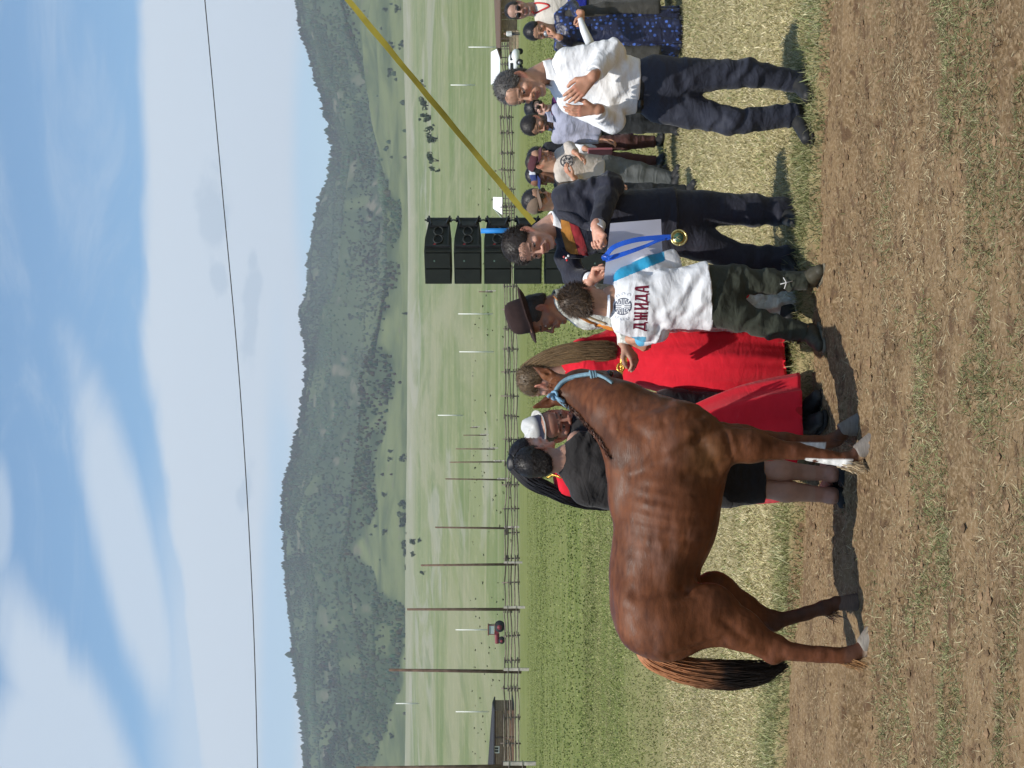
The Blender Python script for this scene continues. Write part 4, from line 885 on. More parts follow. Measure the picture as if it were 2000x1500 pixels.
garment('shirt', o, s, wht, .0062, (7, 7, 13), 4, extra=addf(folds(eB, eB - J(1388, 1100, -.08), .1, 70, .007, .12), folds(eA, wA - eA, .1, 80, .007, .1), folds(J(1385, 1140, -.05), (1, 0, .6), .1, 60, .006, .14), folds(J(1340, 1215, -.12), (.5, 0, 1), .1, 45, .006, .16)))
cuff(o, eB, lerp(eB, wB, .86), .040, .06, wht); cuff(o, eA, lerp(eA, wA, .82), .041, .055, wht)
collar_ring(o, J(1355, 1070, -.005), (.30, .1, 1), (-.75, -.6, 0), .061, .042, wht, open_=.3)
navy = cloth('navy_wool', (.022, .025, .040), rough=.75, bump=.2, var=.2, spec=.35)
s = legs_sdf(.0075, [J(1296, 1290, .05), J(1284, 1345, .03), J(1262, 1430, -.03), J(1276, 1556, .0)], [J(1352, 1280, -.03), J(1350, 1345, -.03), J(1358, 1460, -.05), J(1338, 1570, 0)], [.105, .094, .068, .066], [.110, .094, .072, .058], (J(1331, 1243), J(1328, 1290), .132, .140), FW)
garment('trousers', o, s, navy, .006, (8, 8, 15), 6, extra=addf(folds(J(1262, 1435, -.05), (.3, 0, 1), .1, 60, .008, .14), folds(J(1358, 1460, -.08), (.4, 0, 1), .1, 60, .007, .15), folds(J(1276, 1545, 0), (0, 0, 1), .1, 90, .006, .08), folds(J(1315, 1330, -.08), (1, 0, -.5), .1, 45, .006, .13)))
s = SDF(.005); s.cap(J(1331, 1242), J(1330, 1257), .147, .146, k=.002, n=FW, f=1.32, cut=3); V, Q = s.mesh(1); bl_ = MB().add(V, Q, (.012, .012, .012)).build('belt', leather, o)
mb = MB(); bx_ = J(1296, 1251, -.115); box(mb, bx_, (.024, .004, .017), frame((-.5, -.85, 0))); mb.build('buckle', mat('dark_metal', (.06, .06, .06), rough=.35, metal=1, var=.1), bl_)
shoe(o, J(1272, 1580, 0), (-.75, -.66), float(o.location.z) - .005, L=.29); shoe(o, J(1342, 1585, 0), (-.6, -.8), float(o.location.z) - .005, L=.29)

# =================================================================== man in the navy suit with the medal
Y = 8.72; J = JF(Y); FW = nrm((-.4, -.9, 0)); hc0 = J(1024, 1030, -.06)
eA, wA = J(958, 1122, .04), J(955, 1158, -.20); eB, wB = J(1138, 1192, -.12), J(1050, 1166, -.36)
o, M = person('man in a navy suit and striped scarf bending over a certificate and medal', J(1050, 1300), Y, hc0, (-.50, -.72, -.48), (-.22, -.05, 1), J(1064, 1088, .03), SK_L, 1.07,
    torso=([J(1062, 1100), J(1062, 1160), J(1065, 1260)], [.09, .13, .11], FW), wide=1.08, nose=1.15, brow=(.03, .022, .018), open_=.001,
    arms=[dict(p=[J(1004, 1118, .08), eA, wA], hand=dict(d=(.50, -.25, -.62), t=(.7, -.2, .6), curl=.85, sc_=1.08, spread=.06, thumb_in=1.)),
          dict(p=[J(1106, 1114, -.06), eB, wB], hand=dict(d=(-.95, -.15, -.22), t=(-.2, -.5, -.9), curl=.85, sc_=1.08, spread=.06, thumb_in=1.))],
    legs=[dict(p=[J(1035, 1320), J(992, 1450), J(992, 1565)]), dict(p=[J(1085, 1310), J(1090, 1450), J(1082, 1575)])])
hair_mesh(o, hc0, M, 1.07, (.035, .028, .024), thick=.010, line=.012, fuzz=4500, flen=.024, seed=9, wide=1.05, wisp=(.6, .7, .2), crown=.004)
suit = cloth('navy_suiting', (.017, .018, .030), rough=.72, var=.25, vscale=6, bump=.3, bscale=700, sheen=.15, spec=.3)
s = SDF(.0065); s.cap(J(1062, 1092, .03), J(1108, 1110, -.06), .052, .060, k=.04); s.cap(J(1058, 1094, .03), J(1004, 1114, .08), .05, .056, k=.04); s.cap(J(1062, 1096, .02), J(1062, 1145), .06, .155, k=.04, n=FW, f=1.3)
s.cap(J(1062, 1140), J(1068, 1230), .172, .168, k=.05, n=FW, f=1.3); s.cap(J(1068, 1230), J(1070, 1318), .172, .192, k=.04, n=FW, f=1.3, cut=1)
sleeve(s, [J(1116, 1102, -.06), eB, lerp(eB, wB, .86)], [.072, .070, .05]); sleeve(s, [J(998, 1106, .08), eA, lerp(eA, wA, .80)], [.068, .062, .05])
jk, jV, jQ = garment('jacket', o, s, suit, .006, (8, 8, 13), 14, extra=addf(folds(lerp(J(1116, 1102, -.06), eB, .6), eB - J(1116, 1102, -.06), .1, 75, .008, .15), folds(eB, wB - eB, .1, 80, .006, .11), folds(eA, (0, 0, 1), .1, 80, .007, .1)))
cuff(o, eB, lerp(eB, wB, .93), .039, .05, wht); cuff(o, eA, lerp(eA, wA, .92), .040, .05, wht)
collar_ring(o, J(1060, 1078, -.01), (.40, -.25, 1), (-.55, -.8, 0), .066, .042, wht, open_=.5, fall=.2)
# lapels
mb = MB(); jt = bvh(jV, jQ)
def onj(p, off):
    h = jt.ray_cast(Vector(p + np.array([0, -.6, 0])), Vector((0, 1, 0))); return (np.array(h[0]) if h[0] is not None else p) + np.array([0, -off, 0])
for pts, w in (([(1084, 1086), (1072, 1110), (1048, 1150), (1018, 1185)], [.012, .045, .05, .01]), ([(1016, 1098), (1002, 1112), (1002, 1135), (1008, 1165)], [.01, .035, .035, .01])):
    c_ = cat([J(*x) for x in pts], 6); c_ = np.array([onj(p, .006) for p in c_]); ribbon(mb, c_, np.interp(np.linspace(0, 1, len(c_)), np.linspace(0, 1, 4), w), (1, 0, .4), .003)
mb.build('lapel', suit, o)
# scarf across the chest with orange and dark red bands
mb = MB(); jt = bvh(jV, jQ)
def onj(p, off):
    h = jt.ray_cast(Vector(p + np.array([0, -.6, 0])), Vector((0, 1, 0))); return (np.array(h[0]) if h[0] is not None else p) + np.array([0, -off, 0])
for (c_, q) in (((.27, .115, .022), [(1068, 1094), (1040, 1096), (1004, 1108), (1062, 1110), (1036, 1117), (1003, 1130)]), ((.20, .018, .022), [(1060, 1110), (1036, 1118), (1002, 1131), (1053, 1127), (1032, 1137), (1000, 1150)])):
    A_ = cat([J(*x) for x in q[:3]], 8); B_ = cat([J(*x) for x in q[3:]], 8); rows = []
    for t in np.linspace(0, 1, 7): rows += [onj(A_[i] * (1 - t) + B_[i] * t, .004 + .005 * math.sin(math.pi * t)) for i in range(len(A_))]
    m_ = len(A_); Vt = lap(np.array(rows), np.array([[0, 1, 2, 3]]), 0); F_ = np.vstack([np.stack([i * m_ + np.arange(m_ - 1), i * m_ + np.arange(1, m_), (i + 1) * m_ + np.arange(1, m_), (i + 1) * m_ + np.arange(m_ - 1)], 1) for i in range(6)])
    cc = np.array(c_) * (1 + .35 * vnoise(Vt * np.array([45, 45, 20]), 4)[:, None]); mb.add(Vt, F_, cc); mb.add(Vt + [0, .004, 0], F_[:, ::-1], cc)
mb.build('scarf', cloth('scarf_wool', None, attr=True, rough=.9), o)
mb = MB()
for dx, dz, c_ in ((0, 0, (.8, .8, .8)), (.012, -.012, (.8, .8, .8)), (-.012, -.004, (.6, .03, .03)), (.006, .013, (.5, .1, .1))):
    q = SDF(.003); q.ell(J(996, 1106, -.155) + np.array([dx, -.004, dz]), .007, None, .002); V, Q = q.mesh(0); mb.add(V, Q, c_)
mb.build('lapel_badge', mat('enamel', attr=True, rough=.3, var=0), o)
s = legs_sdf(.0075, [J(1040, 1310), J(1025, 1370), J(994, 1450), J(996, 1570)], [J(1090, 1300), J(1092, 1370), J(1090, 1470), J(1082, 1586)], [.11, .098, .080, .072], [.115, .100, .087, .072], (J(1068, 1270), J(1066, 1320), .15, .15), FW)
garment('trousers', o, s, suit, .006, (7, 7, 12), 16, extra=addf(folds(J(1090, 1530, 0), (.2, 0, 1), .1, 55, .007, .14), folds(J(996, 1500, 0), (.3, 0, 1), .1, 60, .007, .15)))
shoe(o, J(994, 1590), (-.5, -.85), float(o.location.z) - .005); shoe(o, J(1080, 1592), (-.3, -.95), float(o.location.z) - .005)
q = SDF(.003); rg_ = wA + nrm((.50, -.25, -.62)) * .095 + np.array([-.012, -.03, .0]); a = np.linspace(0, 6.283, 16)
mb = MB(); tube(mb, np.stack([rg_[0] + .009 * np.cos(a) * .6, rg_[1] + .009 * np.sin(a), rg_[2] + .009 * np.cos(a)], 1), .0022, 5); mb.build('ring', mat('gold', (.75, .5, .16), rough=.25, metal=1, var=.1), o)
# certificate and medal
kx = J(1000, 1182, -.46)
mb = MB(); n = 14; c00, c10, c11, c01 = J(1064, 1192, -.40), J(946, 1178, -.33), J(935, 1296, -.28), J(1072, 1291, -.34); U_, W_ = np.meshgrid(np.linspace(0, 1, n), np.linspace(0, 1, n), indexing='ij'); U_ = U_.ravel()[:, None]; W_ = W_.ravel()[:, None]
Vt = (c00 * (1 - U_) + c10 * U_) * (1 - W_) + (c01 * (1 - U_) + c11 * U_) * W_ + np.array([0, -1, 0]) * (.012 * np.sin(math.pi * U_) + .004 * np.sin(9 * U_ + 3 * W_)); i, j = np.meshgrid(np.arange(n - 1), np.arange(n - 1), indexing='ij'); q_ = (i * n + j).ravel(); F_ = np.stack([q_, q_ + 1, q_ + n + 1, q_ + n], 1)
mb.add(Vt, F_); mb.add(Vt + [0, .0015, 0], F_[:, ::-1]); tag(mb.build('certificate', mat('paper', (.60, .61, .71), rough=.6, var=.02), smooth=True), 'blank pale lilac certificate sheet held between the suited man and the boy', 'certificate')
md = J(1036, 1326, -.46); rt_ = empty('medal', md, 'round gold medal hanging on a bright blue ribbon from the hands', 'medal')
blue = mat('ribbon_satin', (.012, .09, .52), rough=.35, spec=.5, var=.12, vscale=25)
mb = MB(); ribbon(mb, cat([J(1001, 1184, -.44), J(1018, 1200, -.45), J(1031, 1240, -.46), J(1036, 1285, -.46), J(1037, 1310, -.46)], 6), .027, [(1, .2, 0)], .0012)
p_ = cat([J(993, 1182, -.44), J(1000, 1205, -.46), J(1010, 1235, -.47), J(1020, 1262, -.46), J(1030, 1285, -.465), J(1036, 1310, -.465)], 6); an = np.linspace(0, 3.4, len(p_)); ribbon(mb, p_, .030, np.stack([np.cos(an * .6) * 1, .9 * np.sin(an), 0 * an], 1) + [.3, 0, 0], .0012)
ribbon(mb, cat([J(1003, 1184, -.47), J(998, 1179, -.485), J(992, 1182, -.47)], 4), .026, (0, .3, 1), .0015)
mb.build('ribbon', blue, rt_, smooth=False)
mb = MB(); a = np.linspace(0, 2 * math.pi, 36, endpoint=False); Rm = frame((.15, -1, .1))
def disc(mb, c, r, y0, y1, col):
    ring = np.stack([np.cos(a) * r, 0 * a, np.sin(a) * r], 1); V = np.vstack([ring + [0, y0, 0], ring + [0, y1, 0], [[0, y1, 0]]]); k = np.arange(36)
    mb.add(V @ Rm.T + c, [np.stack([k, k + 36, (k + 1) % 36 + 36, (k + 1) % 36], 1), np.stack([k + 36, 0 * k + 72, (k + 1) % 36 + 36], 1)], col)
tube(mb, (np.stack([np.cos(a) * .041, 0 * a, np.sin(a) * .041], 1)[list(range(36)) + [0]]) @ Rm.T + md, .0055, 8, (.6, .5, .22)); disc(mb, md, .041, -.003, .003, (.42, .34, .13))
mb.build('medal_disc', mat('medal_gold', attr=True, rough=.3, metal=.9, var=.3, vscale=60, bump=.5, bscale=90), rt_)
mb = MB(); disc(mb, md, .026, .003, .0045, (.05, .11, .07)); tube(mb, np.array([[-.012, .006, -.008], [0, .006, .012], [.012, .006, -.008]]) @ Rm.T + md, .002, 5, (.5, .42, .2)); mb.build('medal_face', MATS['enamel'], rt_)
mb = MB(); aa_ = np.linspace(0, 6.283, 12); tube(mb, np.stack([.009 * np.cos(aa_), 0 * aa_, .046 + .008 * np.sin(aa_)], 1) @ Rm.T + md, .002, 5, (.6, .5, .22)); mb.build('loop', MATS['medal_gold'], rt_)

# =================================================================== the boy with the printed shirt
Y = 8.3; J = JF(Y); FW = nrm((.25, .95, 0)); hc0 = J(914, 1141, .0)
eA, wA = J(850, 1290, .05), J(834, 1238, .20); eB, wB = J(986, 1310, .10), J(985, 1270, .33)
o, M = person('boy seen from behind in a white shirt with dark red lettering', J(915, 1300), Y, hc0, (.42, .80, -.45), (.05, .1, 1), J(906, 1182, -.01), SK_M, .99,
    torso=([J(912, 1200), J(915, 1250), J(922, 1370)], [.09, .11, .11], FW),
    arms=[dict(p=[J(866, 1214), eA, wA], hand=dict(d=(-.35, .1, -.8), t=(-.5, .5, .2), curl=.75, sc_=.98, thumb_in=.9)), dict(p=[J(958, 1222, .04), eB, wB], hand=dict(d=(.1, .6, .4), t=(-1, 0, .2), curl=.6, sc_=.95))],
    legs=[dict(p=[J(895, 1400), J(868, 1490), J(852, 1575)]), dict(p=[J(948, 1395), J(950, 1480), J(953, 1575)])])
hair_mesh(o, hc0, M, .99, (.075, .047, .027), thick=.013, line=.02, fuzz=5200, flen=.026, seed=21, back=-.085, wisp=(-.3, .1, -.5))
def bcol(V):
    uu = V[:, 0] / (Y / F) + U0; vv = (CAMZ - V[:, 2]) / (Y / F) + V0; c = np.empty((len(V), 3)); c[:] = (.80, .81, .83)
    m = ((uu - 956) * .92 - (vv - 1205) * .45 > -2) & (vv < 1302) & ((uu - 1000) + (vv - 1260) * -.15 < 40); m2 = (uu - 951) - (vv - 1203) * .42 > 0
    bd = m2 & ((uu - 951) - (vv - 1203) * .42 < 24) & (vv < 1300); c[bd] = (.03, .33, .56)
    b2 = (uu < 842) & (vv > 1232) & (vv < 1262); c[b2] = (.10, .38, .58); return c
wsh = cloth('sports_shirt', None, attr=True, rough=.7, var=.02, bump=.15, crease=.16)
s = SDF(.0055); s.cap(J(906, 1196), J(876, 1218), .04, .044, k=.03); s.cap(J(906, 1196), J(946, 1220, .03), .04, .046, k=.03); s.cap(J(908, 1198), J(912, 1240), .05, .130, k=.04, n=FW, f=1.35); s.cap(J(912, 1240), J(916, 1310), .142, .158, k=.04, n=FW, f=1.35)
s.cap(J(916, 1310), J(922, 1384), .158, .192, k=.03, n=FW, f=1.45, cut=1)
sleeve(s, [J(868, 1216), lerp(J(866, 1214), eA, .6), lerp(J(866, 1214), eA, .92)], [.058, .060, .062]); sleeve(s, [J(955, 1222, .04), J(972, 1262, .06), lerp(J(958, 1222, .04), eB, 1.12)], [.066, .074, .070])
sleeve(s, [eA, lerp(eA, wA, .5), lerp(eA, wA, .80)], [.045, .042, .04])
sh, bV, bQ = garment('shirt', o, s, wsh, .0062, (8, 8, 12), 24, bcol, extra=addf(folds(J(968, 1275, 0), (.7, 0, -.8), .1, 55, .008, .12), folds(J(900, 1330, -.12), (.45, 0, 1), .1, 52, .006, .17), folds(J(855, 1270, 0), (.4, 0, 1), .1, 70, .006, .1), folds(J(945, 1350, -.1), (.8, 0, .6), .1, 45, .006, .15)))
collar_ring(sh, J(906, 1188, -.005), (-.05, -.1, 1), (.35, .9, 0), .058, .017, wsh, col=(.8, .82, .85), open_=.5)
tr = bvh(bV, bQ); px = Y / F; org = J(853, 1248, 0); ax_ = np.array([px, 0, 0.]); ax_ = nrm((1, 0, -.02)) * px; az_ = nrm((0, 0, 1)) * px
inkr = mat('print_red', (.17, .012, .035), rough=.6, var=.05); inkb = mat('print_blue', (.045, .055, .10), rough=.6, var=.05); inkg = mat('print_grey', (.45, .47, .53), rough=.6, var=.05)
def glyph(x, ch, w=4.2):
    g = []; a = lambda x0, y0, x1, y1, w0=w, w1=None: g.append((x + x0, y0, x + x1, y1, w0, w0 if w1 is None else w1))
    if ch == 'Д':
        a(2.5, -9, 6, 2, 3.4); a(6, 2, 8, 11, 3.2); a(4, 11.5, 14.5, 11.5, 2.6); a(12.2, 11, 12.6, -9, 4.6); a(.5, -9.5, 16.5, -9.5, 3.4); a(1, -9, .6, -15, 3.2, 2); a(15.6, -9, 16.4, -15, 3.2, 2)
    if ch == 'Ж':
        a(9, 12, 9, -12, 4.4); a(3, 12, 4.2, -12, 3.4); a(15, 12, 13.8, -12, 3.4); a(3, 0, 15, 0, 3.2); a(.6, 12, 5.5, 12, 2.4); a(12.5, 12, 17.4, 12, 2.4); a(.6, -12, 5.5, -12, 2.4); a(12.5, -12, 17.4, -12, 2.4); a(6.6, -12, 11.4, -12, 2.4)
    if ch == 'И':
        a(3, 12, 3.4, -12, 4.2); a(12, 12, 11.6, -12, 4.2); a(4, -5, 11, 5, 2.8); a(.4, 12, 6, 12, 2.4); a(9.2, 12, 14.6, 12, 2.4); a(.6, -12, 6, -12, 2.4); a(9.2, -12, 14.4, -12, 2.4)
    if ch == 'А':
        a(2, -11, 7, 12, 3.2); a(7, 12, 11, 12, 3); a(10.4, 12, 12.4, -12, 4.6); a(4, -3.5, 11, -3.5, 2.8); a(.2, -12, 4.5, -12, 2.4); a(9.6, -12.4, 15, -12.4, 2.4)
    return g
st = []
for ch, x in (('Д', 0), ('Ж', 19), ('И', 39), ('Д', 54), ('А', 72)): st += glyph(x, ch)
decal(sh, 'lettering', st, org, ax_, az_, tr, inkr)
st = []; c_ = (47, 35); r_ = 15.5; aa_ = np.linspace(0, 2 * math.pi, 37)
for k_ in range(36):
    if k_ % 9 in (4,): continue
    st.append((c_[0] + r_ * math.cos(aa_[k_]), c_[1] + r_ * math.sin(aa_[k_]), c_[0] + r_ * math.cos(aa_[k_ + 1]), c_[1] + r_ * math.sin(aa_[k_ + 1]), 1.7, 1.7))
for (x0, y0, x1, y1) in ((-1.6, 15, -1.6, 3), (1.6, 15, 1.6, 3), (-1.6, -15, -1.6, -3), (1.6, -15, 1.6, -3), (-15, 1.6, -3, 1.6), (-15, -1.6, -3, -1.6), (15, 1.6, 3, 1.6), (15, -1.6, 3, -1.6)): st.append((c_[0] + x0, c_[1] + y0, c_[0] + x1, c_[1] + y1, 1.2, 1.2))
for sx in (-1, 1):
    for sy in (-1, 1):
        for (x0, y0, x1, y1) in ((4.8, 4.8, 11, 4.8), (4.8, 4.8, 4.8, 11), (11, 4.8, 11, 8), (7.8, 8, 11, 8), (4.8, 11, 8, 11), (7.8, 8, 7.8, 9)): st.append((c_[0] + sx * x0, c_[1] + sy * y0, c_[0] + sx * x1, c_[1] + sy * y1, 1.3, 1.3))
decal(sh, 'round_emblem', st, org, ax_, az_, tr, inkb)
st = []
for k_ in range(9):
    t0 = math.pi * (-.12 + k_ * 1.24 / 8) ; cx_, cy_ = c_[0] + 24 * math.cos(t0), c_[1] + 22 * math.sin(t0) - 2; a2 = np.linspace(t0 - 2, t0 + 2.6, 8)
    for j in range(7): st.append((cx_ + 3.4 * math.cos(a2[j]) * (1 - j * .06), cy_ + 3.4 * math.sin(a2[j]) * (1 - j * .06), cx_ + 3.4 * math.cos(a2[j + 1]) * (1 - j * .06), cy_ + 3.4 * math.sin(a2[j + 1]) * (1 - j * .06), 1., 1.))
decal(sh, 'cloud_scroll', st, org, ax_, az_, tr, inkg)
olive = cloth('olive_cloth', (.042, .047, .034), rough=.8, var=.25, bump=.3)
s = legs_sdf(.007, [J(895, 1390), J(884, 1440), J(864, 1500), J(851, 1574)], [J(950, 1390), J(952, 1440), J(950, 1500), J(952, 1576)], [.096, .082, .064, .052], [.096, .080, .063, .052], (J(922, 1372), J(922, 1400), .115, .13), FW)
garment('trousers', o, s, olive, .007, (9, 9, 16), 26, extra=addf(folds(J(864, 1490, -.03), (.4, 0, 1), .1, 65, .008, .13), folds(J(951, 1480, -.03), (-.3, 0, 1), .1, 65, .008, .13)))
z0 = float(o.location.z) - .005
mb = MB(); tube(mb, [J(936, 1532, -.062), J(948, 1536, -.066), J(958, 1530, -.062)], .003, 5); tube(mb, [J(945, 1524, -.066), J(951, 1548, -.06)], .0028, 5); mb.build('leg_print', mat('print_white', (.6, .6, .6), rough=.6, var=.1), o)
shoe(o, J(848, 1590), (-.35, -.5), z0, L=.225, col=(.05, .045, .03), hi=.12, sole=(.16, .14, .10), q=.88); shoe(o, J(956, 1590), (.2, -.6), z0, L=.225, col=(.05, .045, .03), hi=.12, sole=(.16, .14, .10), q=.88)
# =================================================================== man in the fedora and brocade robe
Y = 8.75; J = JF(Y); FW = nrm((-1, -.15, 0)); hc0 = J(888, 1056, 0); zg = float(ground_z(np.array([J(890, 0)[0]]), np.array([Y]))[0])
eB, wB = J(866, 1224, -.16), J(824, 1221, -.20)
o, M = person('man in a dark brown fedora and silver brocade robe bowing behind the boy', J(895, 1300), Y, hc0, (-.94, -.20, -.30), (-.12, 0, 1), J(908, 1100, .02), SK_D, 1.06,
    torso=([J(906, 1115), J(902, 1180), J(900, 1280)], [.09, .12, .12], FW), brow=(.012, .01, .01),
    arms=[dict(p=[J(905, 1130, -.16), eB, wB], hand=dict(d=(-.62, -.1, -.42), t=(.2, -.6, .8), curl=.42, sc_=1.08, spread=.1, thumb_in=.8, col=(.40, .22, .15)))],
    legs=[dict(p=[J(895, 1320), J(893, 1450), J(890, 1570)]), dict(p=[J(910, 1320, .1), J(908, 1450, .1), J(905, 1570, .1)])])
hair_mesh(o, hc0, M, 1.06, (.02, .015, .012), thick=.006, fuzz=1500, flen=.010, seed=31, back=-.02)
fedora(o, J(886, 1033, .0), (-.96, -.12, -.26), (-.10, 0, 1), (.036, .020, .018), (.022, .012, .012), r=.098, brim=.060, h=.132)
def rcol(V):
    c = np.array([.50, .51, .46]) * (1 + .30 * (fbm(V * 28, 2, 3) > .05)[:, None] - .12 * vnoise(V * 60, 5)[:, None]); return c
broc = cloth('brocade', None, attr=True, rough=.5, spec=.5, var=.12, vscale=40, crease=.5)
s = SDF(.0065); s.cap(J(908, 1108), J(906, 1128, -.12), .06, .066, k=.05); s.cap(J(908, 1108), J(900, 1128, .15), .06, .066, k=.05); s.cap(J(912, 1108), J(928, 1112, .12), .05, .055, k=.05); s.cap(J(908, 1106), J(902, 1150), .07, .13, k=.05, n=FW, f=1.15)
s.cap(J(902, 1150), J(900, 1300), .14, .14, k=.05, n=FW, f=1.1); s.cap(J(900, 1300), J(898, 1572), .140, .135, k=.05, n=(0, 1, 0), f=1.0, cut=1)
sleeve(s, [J(903, 1136, -.16), eB, lerp(eB, wB, .97)], [.070, .058, .046])
rb, rV, rQ = garment('robe', o, s, broc, .008, (9, 9, 12), 34, rcol, extra=addf(folds(J(892, 1500, -.1), (1, 0, .25), .1, 60, .010, .25), folds(eB, (1, 0, .3), .1, 70, .006, .1)))
collar_ring(o, J(906, 1092, .0), (.30, -.1, 1), (-.9, -.4, 0), .070, .045, cloth('collar_grey', (.25, .26, .22), crease=.2), open_=.6, fall=.5)
mb = MB(); t_ = bvh(rV, rQ)
def trim(pts, w, c, ex=.004, tree=None, dirn=(0, 1, 0)):
    g = []
    for p in cat(pts, 6):
        h = (tree or t_).ray_cast(Vector(p + np.array([0, -.6, 0])), Vector(dirn)); g.append((np.array(h[0]) if h[0] is not None else p) + np.array([0, -ex, 0]))
    ribbon(mb, np.array(g), w, (.6, 0, .6), .002, c)
trim([J(918, 1083), J(905, 1096), J(888, 1116), J(870, 1150), J(858, 1185), J(856, 1200)], .03, (.62, .22, .03)); trim([J(925, 1083), J(912, 1092), J(896, 1112), J(878, 1146), J(864, 1180)], .012, (.5, .36, .2), .006)
mb.build('trim', mat('satin_orange', attr=True, rough=.35, spec=.5, var=.2, vscale=40), rb)
mb = MB(); q = SDF(.006); q.cap(J(925, 1412, -.17), J(925, 1455, -.17), .02, .026, n=(0, 1, 0), f=1.8, k=.01); V, Q = q.mesh(1); mb.add(V, Q); mb.build('sash_end', cloth('red_cloth', (.72, .016, .035), rough=.85, var=.05, crease=.12), rb)
for d_ in (0, .12): shoe(o, J(893, 1580, -.1 + d_), (-.9, -.3), zg, L=.26)

# =================================================================== blond woman in red, back to the horse
red = MATS['red_cloth']
Y = 8.95; J = JF(Y); zg = float(ground_z(np.array([J(790, 0)[0]]), np.array([Y]))[0]); hc0 = J(757, 1052, 0); FW = nrm((-.8, .3, 0))
o, M = person('woman in a long red dress with a long blond ponytail behind the horse head', J(790, 1300), Y, hc0, (-.78, .55, -.30), (-.1, .1, 1), J(772, 1100, 0), SK_L, .96,
    torso=([J(778, 1110), J(785, 1160), J(795, 1230)], [.07, .10, .09], FW), legs=[dict(p=[J(780, 1300), J(770, 1450), J(752, 1550)]), dict(p=[J(810, 1300), J(800, 1450), J(775, 1555)])])
hair_mesh(o, hc0, M, .96, (.115, .075, .038), thick=.010, line=.03, back=-.02, fuzz=2500, flen=.02, seed=41, wisp=(.3, -.8, .6), side=.01)
mb = MB(); bl1, bl2 = (.19, .125, .06), (.16, .10, .05)
bundle(mb, [J(768, 1020, .0), J(780, 1032, -.02), J(800, 1072, -.06), J(812, 1125, -.10), J(815, 1180, -.12), J(814, 1206, -.12)], [.018, .04, .052, .06, .058, .045], 520, .0036, bl1, bl2, .8, .006, 3, flatf=.6)
a = np.linspace(0, 6.283, 12); kc = J(771, 1021, .0); tube(mb, np.stack([kc[0] + .012 * np.sin(a), kc[1] + .02 * np.cos(a), kc[2] + .018 * np.sin(a)], 1), .008, 6, (.10, .06, .03)); mb.build('ponytail', hairm, o)
s = SDF(.007); s.cap(J(776, 1114), J(752, 1134, .12), .055, .058, k=.04); s.cap(J(778, 1114), J(818, 1134, -.05), .05, .056, k=.04); s.cap(J(779, 1112), J(784, 1150), .06, .11, k=.04, n=FW, f=1.2); s.cap(J(784, 1150), J(797, 1222), .115, .105, k=.04, n=FW, f=1.15, cut=1)
sleeve(s, [J(820, 1136, -.05), J(838, 1200, .0), J(815, 1225, -.1)], [.055, .058, .05]); sleeve(s, [J(752, 1134, .12), J(742, 1200, .14), J(765, 1222, 0)], [.055, .055, .05])
garment('bodice', o, s, red, .006, (10, 10, 15), 44)
skirt('skirt', o, J(798, 1214), (.115, .105), J(796, 1525), (.19, .20), red, 7, .085, 5, bulge=.95, tilt=.02)
s = SDF(.006); s.cap(J(798, 1208), J(798, 1228), .118, .120, k=.004, cut=3); V, Q = s.mesh(1, wrinkle(.003, (30, 30, 12), 7)); bt = MB().add(V, Q).build('sash', mat('gold_satin', (.70, .42, .08), rough=.25, metal=.6, var=.3, vscale=60, bump=.6, bscale=90, bdist=.01), o)
mb = MB(); a = np.linspace(0, 6.283, 14); kc = J(782, 1212, -.14); tube(mb, np.stack([kc[0] + .022 * np.cos(a), kc[1] + 0 * a, kc[2] + .018 * np.sin(a)], 1), .007, 6); mb.build('bow', MATS['gold_satin'], bt)
shoe(o, J(752, 1560, -.05), (-.6, -.6), zg, L=.25, hi=.12); shoe(o, J(775, 1560, 0), (-.6, -.6), zg, L=.25, hi=.12)

# =================================================================== man in the pale hat
Y = 8.75; J = JF(Y); hc0 = J(674, 1082, 0); FW = nrm((.2, -1, 0)); zg = float(ground_z(np.array([J(700, 0)[0]]), np.array([Y]))[0])
hc0 = J(669, 1084, 0)
o, M = person('man in a pale hat and black shirt, his face beside the horse ear', J(695, 1300), Y, hc0, (.30, -.88, -.42), (-.24, .02, 1), J(664, 1132, .05), (.36, .18, .125), 1.08,
    torso=([J(668, 1140), J(672, 1190), J(690, 1280)], [.1, .14, .13], FW), wide=1.06, legs=[dict(p=[J(684, 1310), J(687, 1440), J(682, 1560)]), dict(p=[J(700, 1310), J(706, 1440), J(706, 1560)])], brow=(.02, .014, .01))
hair_mesh(o, hc0, M, 1.06, (.02, .016, .014), thick=.006, fuzz=800, flen=.01, seed=51)
fedora(o, J(662, 1056, 0), (.30, -.9, -.18), (-.24, -.02, 1), (.56, .56, .54), (.04, .045, .08), r=.096, brim=.030, h=.100, m=mat('straw_hat', attr=True, rough=.8, var=.1, vscale=200, bump=.6, bscale=400))
blk = cloth('black_cotton', (.020, .019, .020), rough=.85, var=.2)
s = SDF(.008); s.cap(J(664, 1142), J(628, 1162), .06, .075, k=.05); s.cap(J(668, 1142), J(712, 1158), .06, .075, k=.05); s.cap(J(668, 1148), J(678, 1230), .13, .15, k=.05, n=FW, f=1.3); s.cap(J(678, 1230), J(688, 1310), .14, .13, k=.05, n=FW, f=1.2, cut=1); sleeve(s, [J(708, 1165), J(710, 1215), J(708, 1265)], [.068, .055, .05])
garment('shirt', o, s, blk, .006, (9, 9, 15), 54)
mb = collar_ring(o, J(668, 1128, -.01), (-.1, -.25, 1), (.25, -.95, 0), .078, .052, cloth('collar_black', (.012, .012, .014), crease=0, rough=.7), open_=.25)
mb = MB()
for (u, v) in ((685, 1140),):
    q = SDF(.003); q.ell(J(u, v, -.12), (.006, .004, .006), None, .002); V, Q = q.mesh(0); mb.add(V, Q)
